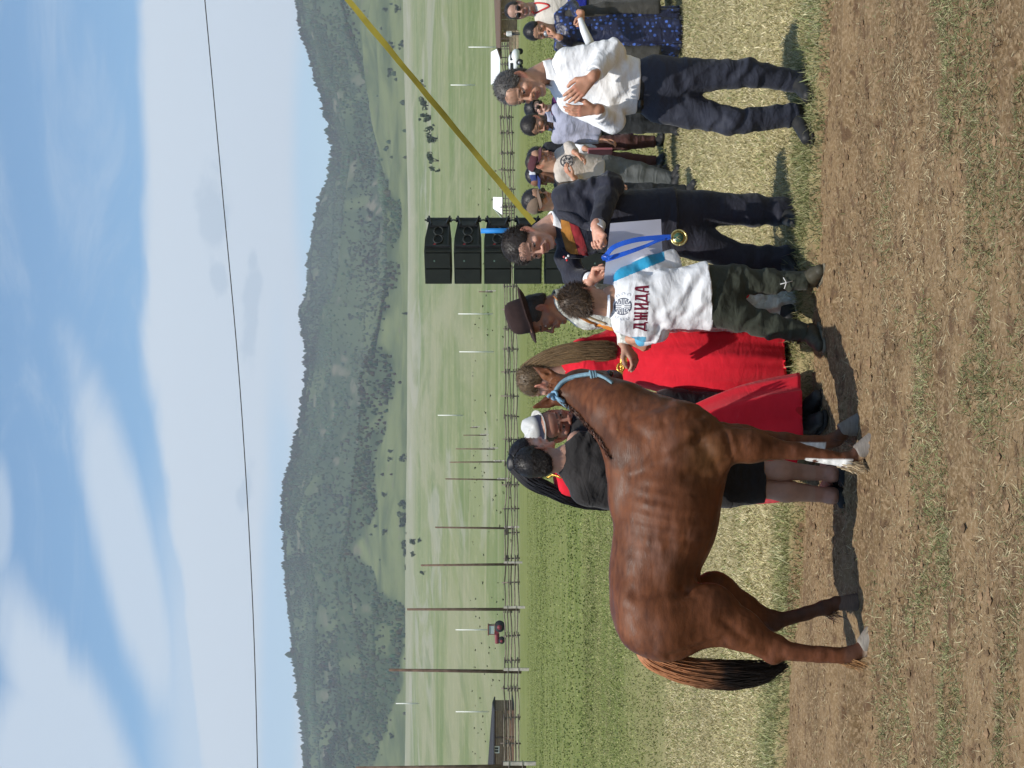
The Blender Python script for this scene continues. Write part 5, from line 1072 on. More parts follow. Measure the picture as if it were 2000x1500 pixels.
mb.build('button', mat('pearl', (.7, .72, .75), rough=.2), o)
s = legs_sdf(.009, [J(682, 1310), J(687, 1440), J(682, 1556)], [J(708, 1310), J(707, 1440), J(706, 1556)], [.10, .08, .065], [.088, .072, .060], (J(692, 1290), J(694, 1320), .12, .12), FW); garment('trousers', o, s, cloth('black_wool', (.014, .014, .018), rough=.8, var=.2), .006, (8, 8, 15), 56)
shoe(o, J(682, 1575), (0, -1), zg); shoe(o, J(706, 1575), (.1, -1), zg)

# =================================================================== black haired woman in red
Y = 8.42; J = JF(Y); zg = float(ground_z(np.array([J(640, 0)[0]]), np.array([Y]))[0]); hc0 = J(613, 1040, .06); FW = nrm((.5, .8, 0))
o, M = person('woman in a wide red dress with long black hair behind the black T-shirt', J(620, 1300), Y, hc0, (.80, .55, -.15), (0, 0, 1), J(596, 1090, .05), SK_P, .95,
    torso=([J(596, 1100, .05), J(592, 1150), J(592, 1230)], [.07, .1, .09], FW), legs=[dict(p=[J(610, 1300), J(660, 1440), J(680, 1555)]), dict(p=[J(590, 1300), J(610, 1450), J(620, 1570)])])
hair_mesh(o, hc0, M, .95, (.010, .009, .011), thick=.014, line=.02, back=-.06, fuzz=2500, flen=.02, seed=61, wisp=(-.3, -.8, .2), side=.02)
q = SDF(.006); q.ell(J(596, 1003, .03), (.05, .05, .04), None, .01); V, Q = q.mesh(1, lambda V: .004 * vnoise(V * 30, 2)); MB().add(V, Q, (.010, .009, .011)).build('hair_bun', hairm, o)
mb = MB(); bundle(mb, [J(588, 1005, -.02), J(560, 1038, -.03), J(540, 1080, -.03), J(525, 1115, -.02), J(515, 1155, 0), J(511, 1205, 0)], [.035, .042, .036, .028, .022, .016], 420, .004, (.011, .010, .012), None, .75, .014, 8, flatf=.6)
q = cat([J(588, 1005, 0), J(560, 1040, -.01), J(541, 1082, -.01), J(526, 1118, 0), J(516, 1180, .02)], 6); tube(mb, q, np.interp(np.linspace(0, 1, len(q)), [0, .3, 1], [.03, .034, .012]), 10, (.009, .008, .010), flat=.6); mb.build('long_hair', hairm, o)
s = SDF(.007); s.cap(J(592, 1094, .05), J(550, 1106, .0), .055, .066, k=.04); s.cap(J(596, 1106, .05), J(618, 1130, .05), .045, .05, k=.04); s.cap(J(594, 1104, .04), J(592, 1150), .06, .12, k=.04, n=FW, f=1.25); s.cap(J(592, 1150), J(592, 1225), .12, .11, k=.04, n=FW, f=1.2, cut=1)
sleeve(s, [J(552, 1116), J(538, 1170), J(545, 1225)], [.06, .062, .05]); garment('bodice', o, s, red, .006, (10, 10, 15), 64)
mb = MB(); ribbon(mb, cat([J(566, 1068, -.03), J(572, 1080, -.05), J(566, 1096, -.075)], 4), .012, (1, 0, 1), .002); mb.build('gold_trim', MATS['gold_satin'], o)
skirt('skirt', o, J(595, 1222), (.12, .11), J(643, 1546), (.345, .24), red, 7, .075, 9, bulge=.25, tilt=-.045)
shoe(o, J(668, 1562, -.1), (.3, -.9), zg, L=.25, hi=.13); shoe(o, J(700, 1562, -.05), (.5, -.8), zg, L=.25, hi=.13)

# =================================================================== man in the black T-shirt, seen from behind
Y = 7.80; J = JF(Y); hc0 = J(600, 1051, 0); FW = nrm((.35, .9, 0)); zg = float(ground_z(np.array([J(550, 0)[0]]), np.array([Y]))[0]); sk = (.42, .235, .165)
eB, wB = J(636, 1178, -.02), J(655, 1225, .18)
o, M = person('man in a black T-shirt and shorts standing behind the horse, back turned', J(555, 1300), Y, hc0, (.32, .94, .02), (.04, 0, 1), J(602, 1100, -.01), sk, .96,
    torso=([J(600, 1110), J(582, 1170), J(570, 1320)], [.09, .13, .13], FW), arms=[dict(p=[J(638, 1128), eB, wB], hand=dict(d=(.5, .6, -.3), t=(0, .4, 1), curl=.6), r=(.055, .043, .03)), dict(p=[J(536, 1135), J(524, 1230, .05), J(540, 1290, .15)], hand=dict(d=(.5, .5, -.3), t=(0, .4, 1), curl=.6))],
    legs=[])
hair_mesh(o, hc0, M, .96, (.016, .013, .012), thick=.007, line=.02, fuzz=4500, flen=.012, seed=71, back=-.075)
# bare calves are part of the body surface below the shorts
tee = cloth('tshirt_black', (.026, .023, .022), rough=.9, var=.2, crease=.35)
s = SDF(.007); s.cap(J(600, 1112), J(630, 1130), .055, .060, k=.04); s.cap(J(600, 1112), J(542, 1142), .055, .066, k=.05); s.cap(J(600, 1110), J(584, 1165), .065, .15, k=.05, n=FW, f=1.4)
s.cap(J(584, 1165), J(568, 1330), .165, .158, k=.05, n=FW, f=1.35, cut=1); sleeve(s, [J(632, 1134), lerp(J(638, 1128), eB, .75)], [.066, .068]); sleeve(s, [J(540, 1146), J(528, 1215, .04)], [.072, .07])
garment('tshirt', o, s, tee, .006, (9, 9, 15), 74, extra=addf(folds(J(625, 1155, -.02), (.2, 0, 1), .1, 80, .007, .12), folds(J(580, 1180, -.1), (.6, 0, 1), .1, 45, .004, .2)))
s = legs_sdf(.007, [J(548, 1350), J(546, 1420), J(548, 1492)], [J(586, 1350), J(582, 1420), J(580, 1488)], [.105, .092, .082], [.10, .09, .078], (J(567, 1325), J(567, 1365), .15, .15), FW); garment('shorts', o, s, blk, .006, (8, 8, 14), 76)
zf = zg + .018; LV = []; LQ = []; nn0 = 0
for (K, C1, A_, r0, u, d_) in ((J(548, 1480), J(541, 1535, -.012), J(531, 1640), 1., 531, (.35, .9)), (J(581, 1475), J(581, 1525, -.012), J(573, 1638), .94, 573, (.3, .95))):
    s = SDF(.0055); s.chain([K, C1, A_], [.052 * r0, .052 * r0, .033 * r0], k=.03, n=FW, f=1.0); s.ell(C1 + [0, -.025, .0], (.040 * r0, .04, .085), None, .03)
    a = J(u, 1640); a[2] = zf + .03; d3 = np.array([*nrm(d_), 0.]); s.cap(J(u + 2, 1625), a + [0, -.01, .02], .033, .033, k=.02); s.ell(a + [0, -.03, .0], (.033, .04, .032), None, .02); s.cap(a, a + d3 * .13 + [0, 0, -.008], .036, .03, k=.02); s.cap(a + d3 * .12, a + d3 * .17 + [0, 0, -.012], .034, .022, k=.02)
    V, Q = s.mesh(1); LV.append(V); LQ.append(Q + nn0); nn0 += len(V)
V = np.vstack(LV); Q = np.vstack(LQ); cc = np.array(sk) * (1 + .08 * fbm(V * 14, 2, 3)[:, None]); cc[V[:, 2] < zf + .12] *= np.array([1.0, .86, .82])
# join the calves to the body mesh
bm_ = o.data; old_v = np.empty(len(bm_.vertices) * 3, np.float32); bm_.vertices.foreach_get('co', old_v); old_q = np.empty(len(bm_.loops), np.int32); bm_.loops.foreach_get('vertex_index', old_q)
oc = np.empty(len(bm_.vertices) * 4, np.float32); bm_.color_attributes['Col'].data.foreach_get('color', oc)
mb = MB().add(old_v.reshape(-1, 3), old_q.reshape(-1, 4), oc.reshape(-1, 4)[:, :3]); mb.add(V - np.array(o.location), Q, cc); tmp = mb.build('person', skinm); o.data = tmp.data; bpy.data.objects.remove(tmp)
for (u, d_) in ((531, (.35, .9)), (573, (.3, .95))):
    a = J(u, 1640); d3 = np.array([*nrm(d_), 0.]); a[2] = zg; q = SDF(.005); q.cap(a - d3 * .05, a + d3 * .19, .042, .044, k=.01); q.plane(a + [0, 0, .02], (0, 0, 1), .003); V, Q = q.mesh(1); sd_ = MB().add(V, Q, (.02, .02, .02)).build('sandal', MATS['shoe_sole'], o)
    mb = MB(); x = np.array([-d3[1], d3[0], 0]); t_ = np.linspace(0, math.pi, 9)
    for f0, hh_ in ((.03, .075), (.11, .055)): ribbon(mb, np.array([a + d3 * f0 + x * .041 * math.cos(q_) + np.array([0, 0, .015 + hh_ * math.sin(q_)]) for q_ in t_]), .028, d3, .002, (.02, .02, .022))
    mb.build('strap', leather, sd_)
# =================================================================== people farther back on the field
def far(label, u, Y, head, fd, up, sk, hcol, cols, wt=1., sex='m', group='people standing farther back on the field', arms=None, hs_=1., long=False, legs_=None, sh=.19, extra=None, skirt_=None, feet=None, bd=0, hair_k=None, neckd=(0, 0)):
    """a standing figure about 13-16 m away; proportions follow the head height"""
    J = JF(Y); px = Y / F; hc0 = J(*head); b = J(u, 0); zg = float(ground_z(np.array([b[0]]), np.array([b[1]]))[0]); FW = nrm((fd[0] * .7, fd[1] - .2, 0)); sd = np.array([-FW[1], FW[0], 0]); sd = sd if sd[0] < 0 else -sd
    H_ = hc0[2] + .12 - zg; Hs = H_ / 1.75; nk = np.array([lerp(hc0[0], b[0], .35) + neckd[0], Y + .02, hc0[2] - .15 * hs_]); ch = np.array([lerp(hc0[0], b[0], .6), Y, zg + 1.24 * Hs]); pv_ = np.array([b[0], Y, zg + .93 * Hs])
    shz = min(zg + 1.40 * Hs, nk[2] - .05); sA = np.array([nk[0], Y, shz]) + sd * sh * Hs; sB = np.array([nk[0], Y, shz]) - sd * sh * Hs
    A = arms(J) if arms else [dict(p=[sA, sA + [-.03, 0, -.28 * Hs], sA + [-.02, -.06, -.52 * Hs]], d=(0, -.1, -1)), dict(p=[sB, sB + [.03, 0, -.28 * Hs], sB + [.02, -.06, -.52 * Hs]], d=(0, -.1, -1))]
    for k_, a in enumerate(A): a['p'] = [(sA, sB)[k_] if a['p'][0] is None else a['p'][0]] + list(a['p'][1:])
    lg = [[pv_ + sd * .09, pv_ + sd * .10 + [0, -.02, -.45 * Hs], np.array([pv_[0], Y, zg + .08]) + sd * .11], [pv_ - sd * .09, pv_ - sd * .10 + [0, -.02, -.45 * Hs], np.array([pv_[0], Y, zg + .08]) - sd * .11]]
    if legs_: lg = legs_(J)
    o, M = person(label, [b[0], Y], Y, hc0, fd, up, nk, sk, hs_, group, .0055, torso=([nk, ch, pv_], [.07, .11, .1], FW), beard=bd,
                  arms=[dict(p=a['p'], hand=dict(d=a['d'], t=a.get('t', (0, -1, .2)), curl=a.get('curl', .5), h=.0055)) for a in A], legs=[dict(p=l) for l in lg])
    hk = dict(thick=.010, fuzz=700, flen=.02, seed=int(u)); hk.update(hair_k or {}); hair_mesh(o, hc0, M, hs_, hcol, **hk)
    top, bot = cols; s = SDF(.010); s.cap(nk + [0, 0, -.03], sA - sd * .03 + [0, 0, -.02], .045, .05, k=.04); s.cap(nk + [0, 0, -.03], sB + sd * .03 + [0, 0, -.02], .045, .05, k=.04); s.cap(nk + [0, 0, -.05], ch, .055, .13 * wt, k=.05, n=FW, f=1.3)
    s.cap(ch, pv_ + [0, 0, -.05 if not skirt_ else .05], .145 * wt, .15 * wt, k=.05, n=FW, f=1.25, cut=1)
    for a in A: sleeve(s, [a['p'][0], a['p'][1], lerp(a['p'][1], a['p'][2], a.get('sl', .8))], [.058, .055, .042])
    g_, gV, gQ = garment('shirt' if not skirt_ else 'bodice', o, s, top[0], .006, (10, 10, 15), int(u) + 3, top[1] if len(top) > 1 else None)
    if skirt_: skirt('skirt', o, pv_ + [0, 0, .08], (.15 * wt, .13), np.array([b[0] + skirt_[3], Y, zg + skirt_[2]]), (skirt_[0], skirt_[1]), bot[0], 9, .09, int(u), bulge=.25, seg=140, rows=30, col=bot[1] if len(bot) > 1 else None)
    else:
        s = legs_sdf(.010, lg[0], lg[1], [.098, .078, .062], [.098, .078, .062], (pv_ + [0, 0, .06], pv_ + [0, 0, -.02], .13 * wt, .14 * wt), FW); garment('trousers', o, s, bot[0], .006, (8, 8, 14), int(u) + 5)
    for l in lg: shoe(o, l[-1], (FW[0], FW[1]), zg - .01, L=.26)
    return o, M, hc0, g_, gV, gQ, FW, zg
lav = cloth('lavender_cotton', (.36, .37, .47), rough=.8, var=.08); dk = cloth('dark_trousers', (.03, .032, .034), rough=.85, var=.2); grey = cloth('grey_trousers', (.13, .135, .13), rough=.85, var=.2); beige = cloth('beige_fleece', (.52, .46, .40), rough=.9, var=.05); jetm = cloth('dark_jacket', (.03, .03, .035), rough=.8)
r = far('bearded man in a pale lavender shirt looking down, behind the clapping man', 1262, 14.6, (1257, 1046), (-.62, -.62, -.45), (-.15, 0, 1), SK_M, (.018, .014, .012), ((lav,), (dk,)), bd=.85, hs_=1.05, sh=.17, hair_k=dict(thick=.014),
    arms=lambda J: [dict(p=[None, J(1231, 1135), J(1226, 1180, -.05)], d=(-.1, -.2, -1)), dict(p=[None, J(1296, 1135), J(1292, 1180)], d=(0, 0, -1))], legs_=lambda J: [[J(1258, 1190), J(1256, 1250), J(1252, 1322)], [J(1278, 1190), J(1282, 1250), J(1285, 1322)]])
collar_ring(r[0], JF(14.6)(1264, 1070, 0), (.1, -.2, 1), (-.6, -.8, 0), .07, .045, lav, open_=.4)
r = far('woman in round sunglasses with black hair, half hidden behind the clapping man', 1284, 16.2, (1286, 1051), (.35, -.92, -.15), (.35, 0, 1), SK_P, (.008, .008, .010), ((cloth('plum_cotton', (.10, .02, .09), var=.1),), (MATS['plum_cotton'],)), sh=.13, skirt_=(.26, .2, .28, 0), hair_k=dict(thick=.026, back=-.12), hs_=1.0)
shades(r[0], r[2], r[1], 1., big=1.15)
mb = MB(); J_ = JF(16.2); bundle(mb, [J_(1276, 1035, 0), J_(1266, 1052, 0), J_(1264, 1075, 0)], [.04, .07, .05], 200, .005, (.008, .008, .010), None, .7, .01, 4); mb.build('long_hair', hairm, r[0])
# couple with caps
r = far('man in a maroon cap and beige sweatshirt with grey trousers holding his hands together', 1165, 14.5, (1184, 1053), (.72, -.55, -.42), (.1, 0, 1), SK_M, (.02, .015, .012), ((beige,), (grey,)), hs_=1.02, wt=1.1, sh=.17, hair_k=dict(thick=.004, fuzz=0),
    arms=lambda J: [dict(p=[None, J(1139, 1140), J(1156, 1118, -.25)], d=(.5, -.3, .55), t=(.3, -1, 0), curl=.4), dict(p=[None, J(1212, 1112, .0), J(1200, 1126, -.25)], d=(-.5, -.2, -.75), t=(.2, -1, .2), curl=.4)],
    legs_=lambda J: [[J(1158, 1190), J(1150, 1245), J(1137, 1308)], [J(1178, 1190), J(1168, 1245), J(1152, 1312)]])
cap_hat(r[0], r[2] + np.array([0, 0, .035]), (.72, -.55, -.25), (0, 0, 1), (.085, .028, .035), (.07, .022, .03), r=.098)
J_ = JF(14.5); tr_ = bvh(r[4], r[5]); st = []; aa_ = np.linspace(0, 6.2832, 25)
for k_ in range(24):
    for rr_, w_ in ((.058, .009), (.030, .006)): st.append((rr_ * math.cos(aa_[k_]), rr_ * math.sin(aa_[k_]), rr_ * math.cos(aa_[k_ + 1]), rr_ * math.sin(aa_[k_ + 1]), w_, w_))
for k_ in range(6): st.append((.012 * math.cos(aa_[k_ * 4]), .012 * math.sin(aa_[k_ * 4]), .055 * math.cos(aa_[k_ * 4 + 1]), .055 * math.sin(aa_[k_ * 4 + 1]), .008, .008))
decal(r[3], 'round_emblem', st, J_(1182, 1106), np.array([1., 0, 0]), np.array([0, 0, 1.]), tr_, mat('print_black', (.05, .05, .06), rough=.7), off=.005)
r = far('man in a blue and white cap facing left behind the maroon cap', 1150, 15.4, (1158, 1052), (-.80, -.2, -.35), (0, 0, 1), SK_D, (.012, .01, .01), ((jetm,), (dk,)), hair_k=dict(thick=.004, fuzz=0), sh=.14, hs_=1.05)
def ccol(V): return np.where(((V[:, 0] - r[2][0]) > -.01)[:, None], np.array([.62, .64, .68]), np.array([.04, .06, .18]))
ch_ = cap_hat(r[0], r[2] + np.array([0, 0, .035]), (-.80, -.2, -.2), (0, 0, 1), (.05, .07, .20), (.03, .045, .15), r=.100)
me = ch_.data; co = np.empty(len(me.vertices) * 3, np.float32); me.vertices.foreach_get('co', co); co = co.reshape(-1, 3) ; cc = np.ones((len(co), 4), np.float32); cc[:, :3] = np.where((co[:, :1] - co[:, 0].mean() > .0) | (co[:, 2:] > co[:, 2].max() - .03), [.6, .62, .66], [.04, .06, .18]); me.color_attributes['Col'].data.foreach_set('color', cc.ravel())
r = far('person in a white top with black sleeves holding a pink folder', 1204, 15.9, (1196, 1056), (.3, -.85, -.4), (0, 0, 1), SK_M, (.015, .012, .012), ((cloth('white_tee', (.7, .7, .72), crease=.3),), (cloth('rust_trousers', (.10, .045, .04)),)), sh=.14, wt=.85, hair_k=dict(thick=.014, back=-.1),
    arms=lambda J: [dict(p=[None, J(1188, 1130), J(1196, 1165, -.1)], d=(.3, 0, -1)), dict(p=[None, J(1216, 1122), J(1208, 1150, -.2)], d=(-.3, -.1, -1), sl=.7)])
s = SDF(.01); J_ = JF(15.9); s.cap(J_(1210, 1072), J_(1215, 1105), .07, .066, k=.02, cut=1); V, Q = s.mesh(1, wrinkle(.005, (14, 14, 20), 3)); MB().add(V, Q).build('sleeve', jetm, r[0])
mb = MB(); box(mb, J_(1206, 1172, -.26), (.028, .01, .125), frame((.25, 1, .1)), (.45, .16, .19)); box(mb, J_(1202, 1172, -.272), (.026, .008, .118), frame((.25, 1, .1)), (.09, .04, .05)); tag(mb.build('folder', mat('card', attr=True, rough=.6, var=.1), smooth=False), 'pink and maroon folder held beside the beige sweatshirt', 'folder')
r = far('man in a brown flat cap and dark sunglasses behind the suited man shoulder', 1104, 13.2, (1108, 1052), (.55, -.80, -.35), (.1, 0, 1), SK_M, (.015, .012, .012), ((cloth('brown_jacket', (.10, .07, .05)),), (dk,)), hair_k=dict(thick=.012), hs_=1.08, sh=.15)
shades(r[0], r[2], r[1], 1.08, big=1.2); cap_hat(r[0], r[2] + np.array([-.02, 0, .03]), (.3, -.9, -.15), (-.25, 0, 1), (.17, .12, .085), (.15, .10, .07), r=.103)
# woman with the microphone
def flor(V):
    n = vnoise(V * 21, 4); n2 = vnoise(V * 46, 6); c = np.empty((len(V), 3)); c[:] = (.008, .012, .045); c[n > .25] = (.03, .07, .30); c[(n > .42) & (n2 > -.1)] = (.10, .18, .50); c[(n2 > .7)] = (.25, .32, .60); return c
fl = cloth('floral_satin', (.008, .011, .04), rough=.45, spec=.5, crease=.3); t = fl.node_tree; b_ = t.nodes['Principled BSDF']
vo = t.nodes.new('ShaderNodeTexVoronoi'); vo.inputs['Scale'].default_value = 26; tcn = t.nodes.new('ShaderNodeTexCoord'); t.links.new(tcn.outputs['Object'], vo.inputs['Vector'])
mr = t.nodes.new('ShaderNodeMapRange'); mr.inputs[1].default_value = .42; mr.inputs[2].default_value = .30; t.links.new(vo.outputs['Distance'], mr.inputs[0])
sv = t.nodes.new('ShaderNodeSeparateColor'); t.links.new(vo.outputs['Color'], sv.inputs[0]); g1 = t.nodes.new('ShaderNodeMapRange'); g1.inputs[1].default_value = .35; g1.inputs[2].default_value = .9; t.links.new(sv.outputs[0], g1.inputs[0])
mm = t.nodes.new('ShaderNodeMath'); mm.operation = 'MULTIPLY'; t.links.new(mr.outputs[0], mm.inputs[0]); t.links.new(g1.outputs[0], mm.inputs[1])
mxx = t.nodes.new('ShaderNodeMix'); mxx.data_type = 'RGBA'; mxx.inputs[6].default_value = (.008, .011, .04, 1); mxx.inputs[7].default_value = (.07, .15, .52, 1); t.links.new(mm.outputs[0], mxx.inputs[0]); t.links.new(mxx.outputs[2], b_.inputs['Base Color'])
r = far('woman in a navy floral dress and dark sheer coat speaking into a microphone', 1438, 14.2, (1440, 1051), (-.38, -.86, -.32), (-.05, 0, 1), SK_M, (.010, .009, .010), ((fl,), (fl,)), skirt_=(.235, .2, .03, -.01), sh=.165, hair_k=dict(thick=.013, side=.01, fuzz=900, flen=.012),
    arms=lambda J: [dict(p=[None, J(1410, 1120, .0), J(1430, 1086, -.24)], d=(.25, .2, .95), t=(.3, -.9, .3), curl=.9, sl=.82), dict(p=[None, J(1487, 1118, .0), J(1470, 1136, -.25)], d=(-.85, -.2, .1), t=(.2, -.6, .9), curl=.7, sl=.7)])
J_ = JF(14.2); gz_ = cloth('sheer_grey', (.055, .052, .045), rough=.7, var=.2)
s = SDF(.012)
for q in (-1, 1): s.cap(J_(1440 + q * 28, 1098, -.02), J_(1440 + q * 42, 1180, -.08), .062, .06, k=.05); s.cap(J_(1440 + q * 42, 1180, -.08), J_(1440 + q * 45, 1290, -.12), .06, .075, k=.04, n=(0, 1, 0), f=1.2, cut=1)
V, Q = s.mesh(2, wrinkle(.010, (14, 14, 5), 8)); MB().add(V, Q).build('coat', gz_, r[0])
mb = MB(); tube(mb, [J_(1431, 1081, -.25), J_(1434, 1071, -.23)], .014, 10, (.03, .03, .03)); q = SDF(.005); q.ell(J_(1434.5, 1067, -.225), .026, None, .002); V, Q = q.mesh(1); mb.add(V, Q, (.30, .31, .32)); tag(mb.build('microphone', mat('mic_metal', attr=True, rough=.4, metal=.4, var=.1)), 'silver headed microphone held to the mouth of the woman in the floral dress', 'microphone')
mb = MB(); tube(mb, [J_(1464, 1133, -.31), J_(1440, 1141, -.33), J_(1416, 1152, -.35)], [.022, .036, .042], 16); tag(mb.build('paper_roll', mat('paper_white', (.75, .76, .78), rough=.7, var=.03)), 'white rolled sheet of paper in the floral dress woman hand', 'paper')
# robed man at the edge
lin = cloth('cream_linen', (.60, .55, .48), rough=.85, var=.05); drk = cloth('slate_robe', (.085, .085, .08), rough=.85, var=.15)
r = far('man in sunglasses, cream tunic and long dark robe at the right', 1490, 15.0, (1480, 1012), (-.35, -.92, -.05), (-.05, 0, 1), (.40, .24, .18), (.02, .015, .012), ((lin,), (drk,)), skirt_=(.33, .22, .18, 0), wt=1.25, sh=.2, hair_k=dict(thick=.006), hs_=1.05)
shades(r[0], r[2], r[1], 1.05, big=1.1); J_ = JF(15.0)
s = SDF(.01); s.cap(J_(1492, 1108, 0), J_(1492, 1144, 0), .20, .205, k=.01, n=(0, 1, 0), f=1.2, cut=3); V, Q = s.mesh(1, wrinkle(.006, (12, 12, 30), 3)); MB().add(V, Q).build('sash', cloth('blue_sash', (.02, .03, .28), rough=.6), r[0])
mb = MB(); t_ = bvh(r[4], r[5]); g = []
for p in cat([J_(1472, 1040), J_(1475, 1056), J_(1482, 1072), J_(1490, 1052), J_(1492, 1042)], 5):
    h = t_.ray_cast(Vector(p + np.array([0, -.6, 0])), Vector((0, 1, 0))); g.append((np.array(h[0]) if h[0] is not None else p + [0, -.1, 0]) + [0, -.006, 0])
ribbon(mb, np.array(g), .016, (1, 0, 0), .002); mb.build('lanyard', mat('red_tape', (.5, .03, .03), rough=.6), r[0])
# =================================================================== things far and near round the people
def gz(x, y): return float(ground_z(np.array([x]), np.array([y]))[0])
def place(u, v, lo=20, hi=1499):
    """ground point seen at bearing u with its foot at height v"""
    if v < 809:
        for t in np.linspace(0, 1, 400):
            p = hill_pt(np.array([u * 1.]), np.array([t]))[0]
            if V0 - (p[2] - CAMZ) / p[1] * F < v: return p
    best = None
    for y in np.geomspace(lo, hi, 900):
        x = (u - U0) / F * y; e = abs(V0 - (gz(x, y) - CAMZ) / y * F - v)
        if best is None or e < best[0]: best = (e, x, y)
    return np.array([best[1], best[2], gz(best[1], best[2])])
wood = mat('weathered_wood', attr=True, rough=.9, var=.3, vscale=3, bump=.5, bscale=30, bdist=.02, spec=.1)
# rail fence
rt_ = empty('rail_fence', (5, 175, gz(5, 175)), 'long weathered wooden rail fence running across behind the field', 'fence')
A0, A1 = np.array([-48., 146.]), np.array([58., 205.]); nP = 44; rg = np.random.default_rng(3); FP = []
for i in range(nP):
    t = i / (nP - 1); q = A0 * (1 - t) + A1 * t; q = q + np.array([rg.normal() * .1, rg.normal() * .3]); FP.append(np.array([q[0], q[1], gz(*q)]))
    mb = MB(); h_ = rg.uniform(1.55, 2.1); tube(mb, [FP[-1] - [0, 0, .1], FP[-1] + [rg.normal() * .06, rg.normal() * .06, h_]], [.085, .07], 7, np.array([.16, .13, .105]) * rg.uniform(.7, 1.4)); mb.build('post', wood, rt_)
for k_ in range(5):
    mb = MB(); h_ = .25 + k_ * .33
    for i in range(nP - 1):
        a, b_ = FP[i] + [0, -.07, h_ + rg.normal() * .07], FP[i + 1] + [0, -.07, h_ + rg.normal() * .07]; e = nrm(b_ - a); tube(mb, [a - e * .3, (a + b_) / 2 + [0, 0, -.03], b_ + e * .3], rg.uniform(.05, .08), 5, np.array([.17, .14, .11]) * rg.uniform(.55, 1.6))
    mb.build('rail', wood, rt_)
# wooden line poles on pale stub posts
def dist_by_top(v, h): return (h - CAMZ) * F / (V0 - v)
for i, (yy, vt) in enumerate(((1497, 695), (1312, 760), (1190, 795), (1102, 822), (1032, 850), (937, 870), (902, 878), (877, 890), (850, 905), (835, 918), (570, 935))):
    u = 1500 - yy; d = dist_by_top(vt, 9.4) if yy != 570 else 260.; x = (u - U0) / F * d; g0 = gz(x, d)
    if yy != 570 and d > 175: d = d * 1.03; x = (u - U0) / F * d; g0 = gz(x, d)
    top = CAMZ + (V0 - vt) / F * d
    lab = ['brown line pole at the far left edge of the view', 'tall brown line pole left of the red tractor behind the horse rump', 'brown line pole just right of the red tractor', 'third brown line pole right of the tractor, above the horse rump', 'fourth brown line pole right of the tractor, above the horse back',
           'brown line pole just left of the long black hair', 'line pole above the black T-shirt man head', 'line pole above the gap between black T-shirt man and pale hat', 'line pole above the pale hat', 'smallest far line pole right of the pale hat', 'thin far pole between fedora and loudspeaker stack'][i]
    o = empty('line_pole', (x, d, g0), lab, 'pole', 'brown wooden line poles')
    mb = MB(); lean = rg.normal() * .12; rr_ = .13 if d < 200 else .12; tube(mb, [(x, d, g0 + .5), (x + lean * .5, d, (g0 + top) / 2), (x + lean, d, top)], [rr_, rr_ * .85, rr_ * .7], 9, np.array([.15, .10, .075]) * rg.uniform(.8, 1.2)); mb.build('pole', wood, o)
    mb = MB(); box(mb, (x + .17, d - .05, g0 + .75), (.09, .09, .95), None, (.46, .42, .36)); 
    for z in (.7, 1.4): tube(mb, np.array([[.0, -.16, z], [.3, -.16, z], [.3, .12, z], [-.16, .12, z], [-.16, -.16, z], [.0, -.16, z]]) + [x, d, g0], .02, 4, (.2, .18, .16))
    mb.build('stub_post', wood, o, smooth=False)
whitep = mat('white_concrete', (.72, .72, .66), rough=.7, var=.08)
for i, (yy, vt, vb) in enumerate(((613, 895, 963), (687, 897, 965), (811, 855, 905), (1230, 890, 962), (1374, 773, 818), (1390, 890, 955), (92, 915, 978), (166, 880, 928))):
    p = place(1500 - yy, vb, 180); h_ = (vb - vt) / F * p[1]; mb = MB(); tube(mb, [p - [0, 0, .2], p + [0, 0, h_]], [.13 * p[1] / 280, .09 * p[1] / 280], 7)
    lab = ['thin white pole on the steppe above the fedora', 'thin white pole on the steppe left of the fedora', 'white pole on the upper steppe above the horse ears', 'white pole on the steppe directly above the red tractor', 'small far white pole high on the left slope', 'white pole rising behind the plank barn roof', 'white pole between the white shed and the plank stable', 'short far white pole above the clapping man'][i]
    tag(mb.build('white_pole', whitep, loc=p), lab, 'pole', 'thin white poles on the steppe')
# bushes and small trees scattered over the steppe and the foot of the hills
leafm = mat('bush_leaf', attr=True, rough=.95, var=.25, vscale=.6, spec=.05)
bush = [(832, 168, 17, 2), (837, 206, 24, 2), (842, 230, 26, 1), (850, 246, 14, 2), (855, 270, 30, 2), (857, 314, 28, 2), (860, 333, 12, 1), (771, 90, 14, 2), (790, 88, 14, 2), (757, 18, 12, 2), (783, 18, 14, 2), (768, 138, 13, 2), (765, 146, 10, 2), (797, 42, 10, 2),
        (797, 612, 12, 1), (768, 880, 12, 2), (795, 895, 18, 2), (767, 897, 12, 2), (757, 965, 12, 2), (796, 984, 20, 2), (799, 1013, 26, 2), (793, 1024, 16, 2), (738, 1027, 10, 2), (758, 1037, 14, 2), (804, 1040, 14, 2), (812, 1053, 16, 2), (800, 1062, 18, 2), (824, 1055, 10, 2), (802, 1083, 16, 2), (812, 1083, 12, 2), (831, 1117, 13, 2), (808, 1126, 12, 2), (800, 1107, 12, 2), (770, 1437, 12, 2)]
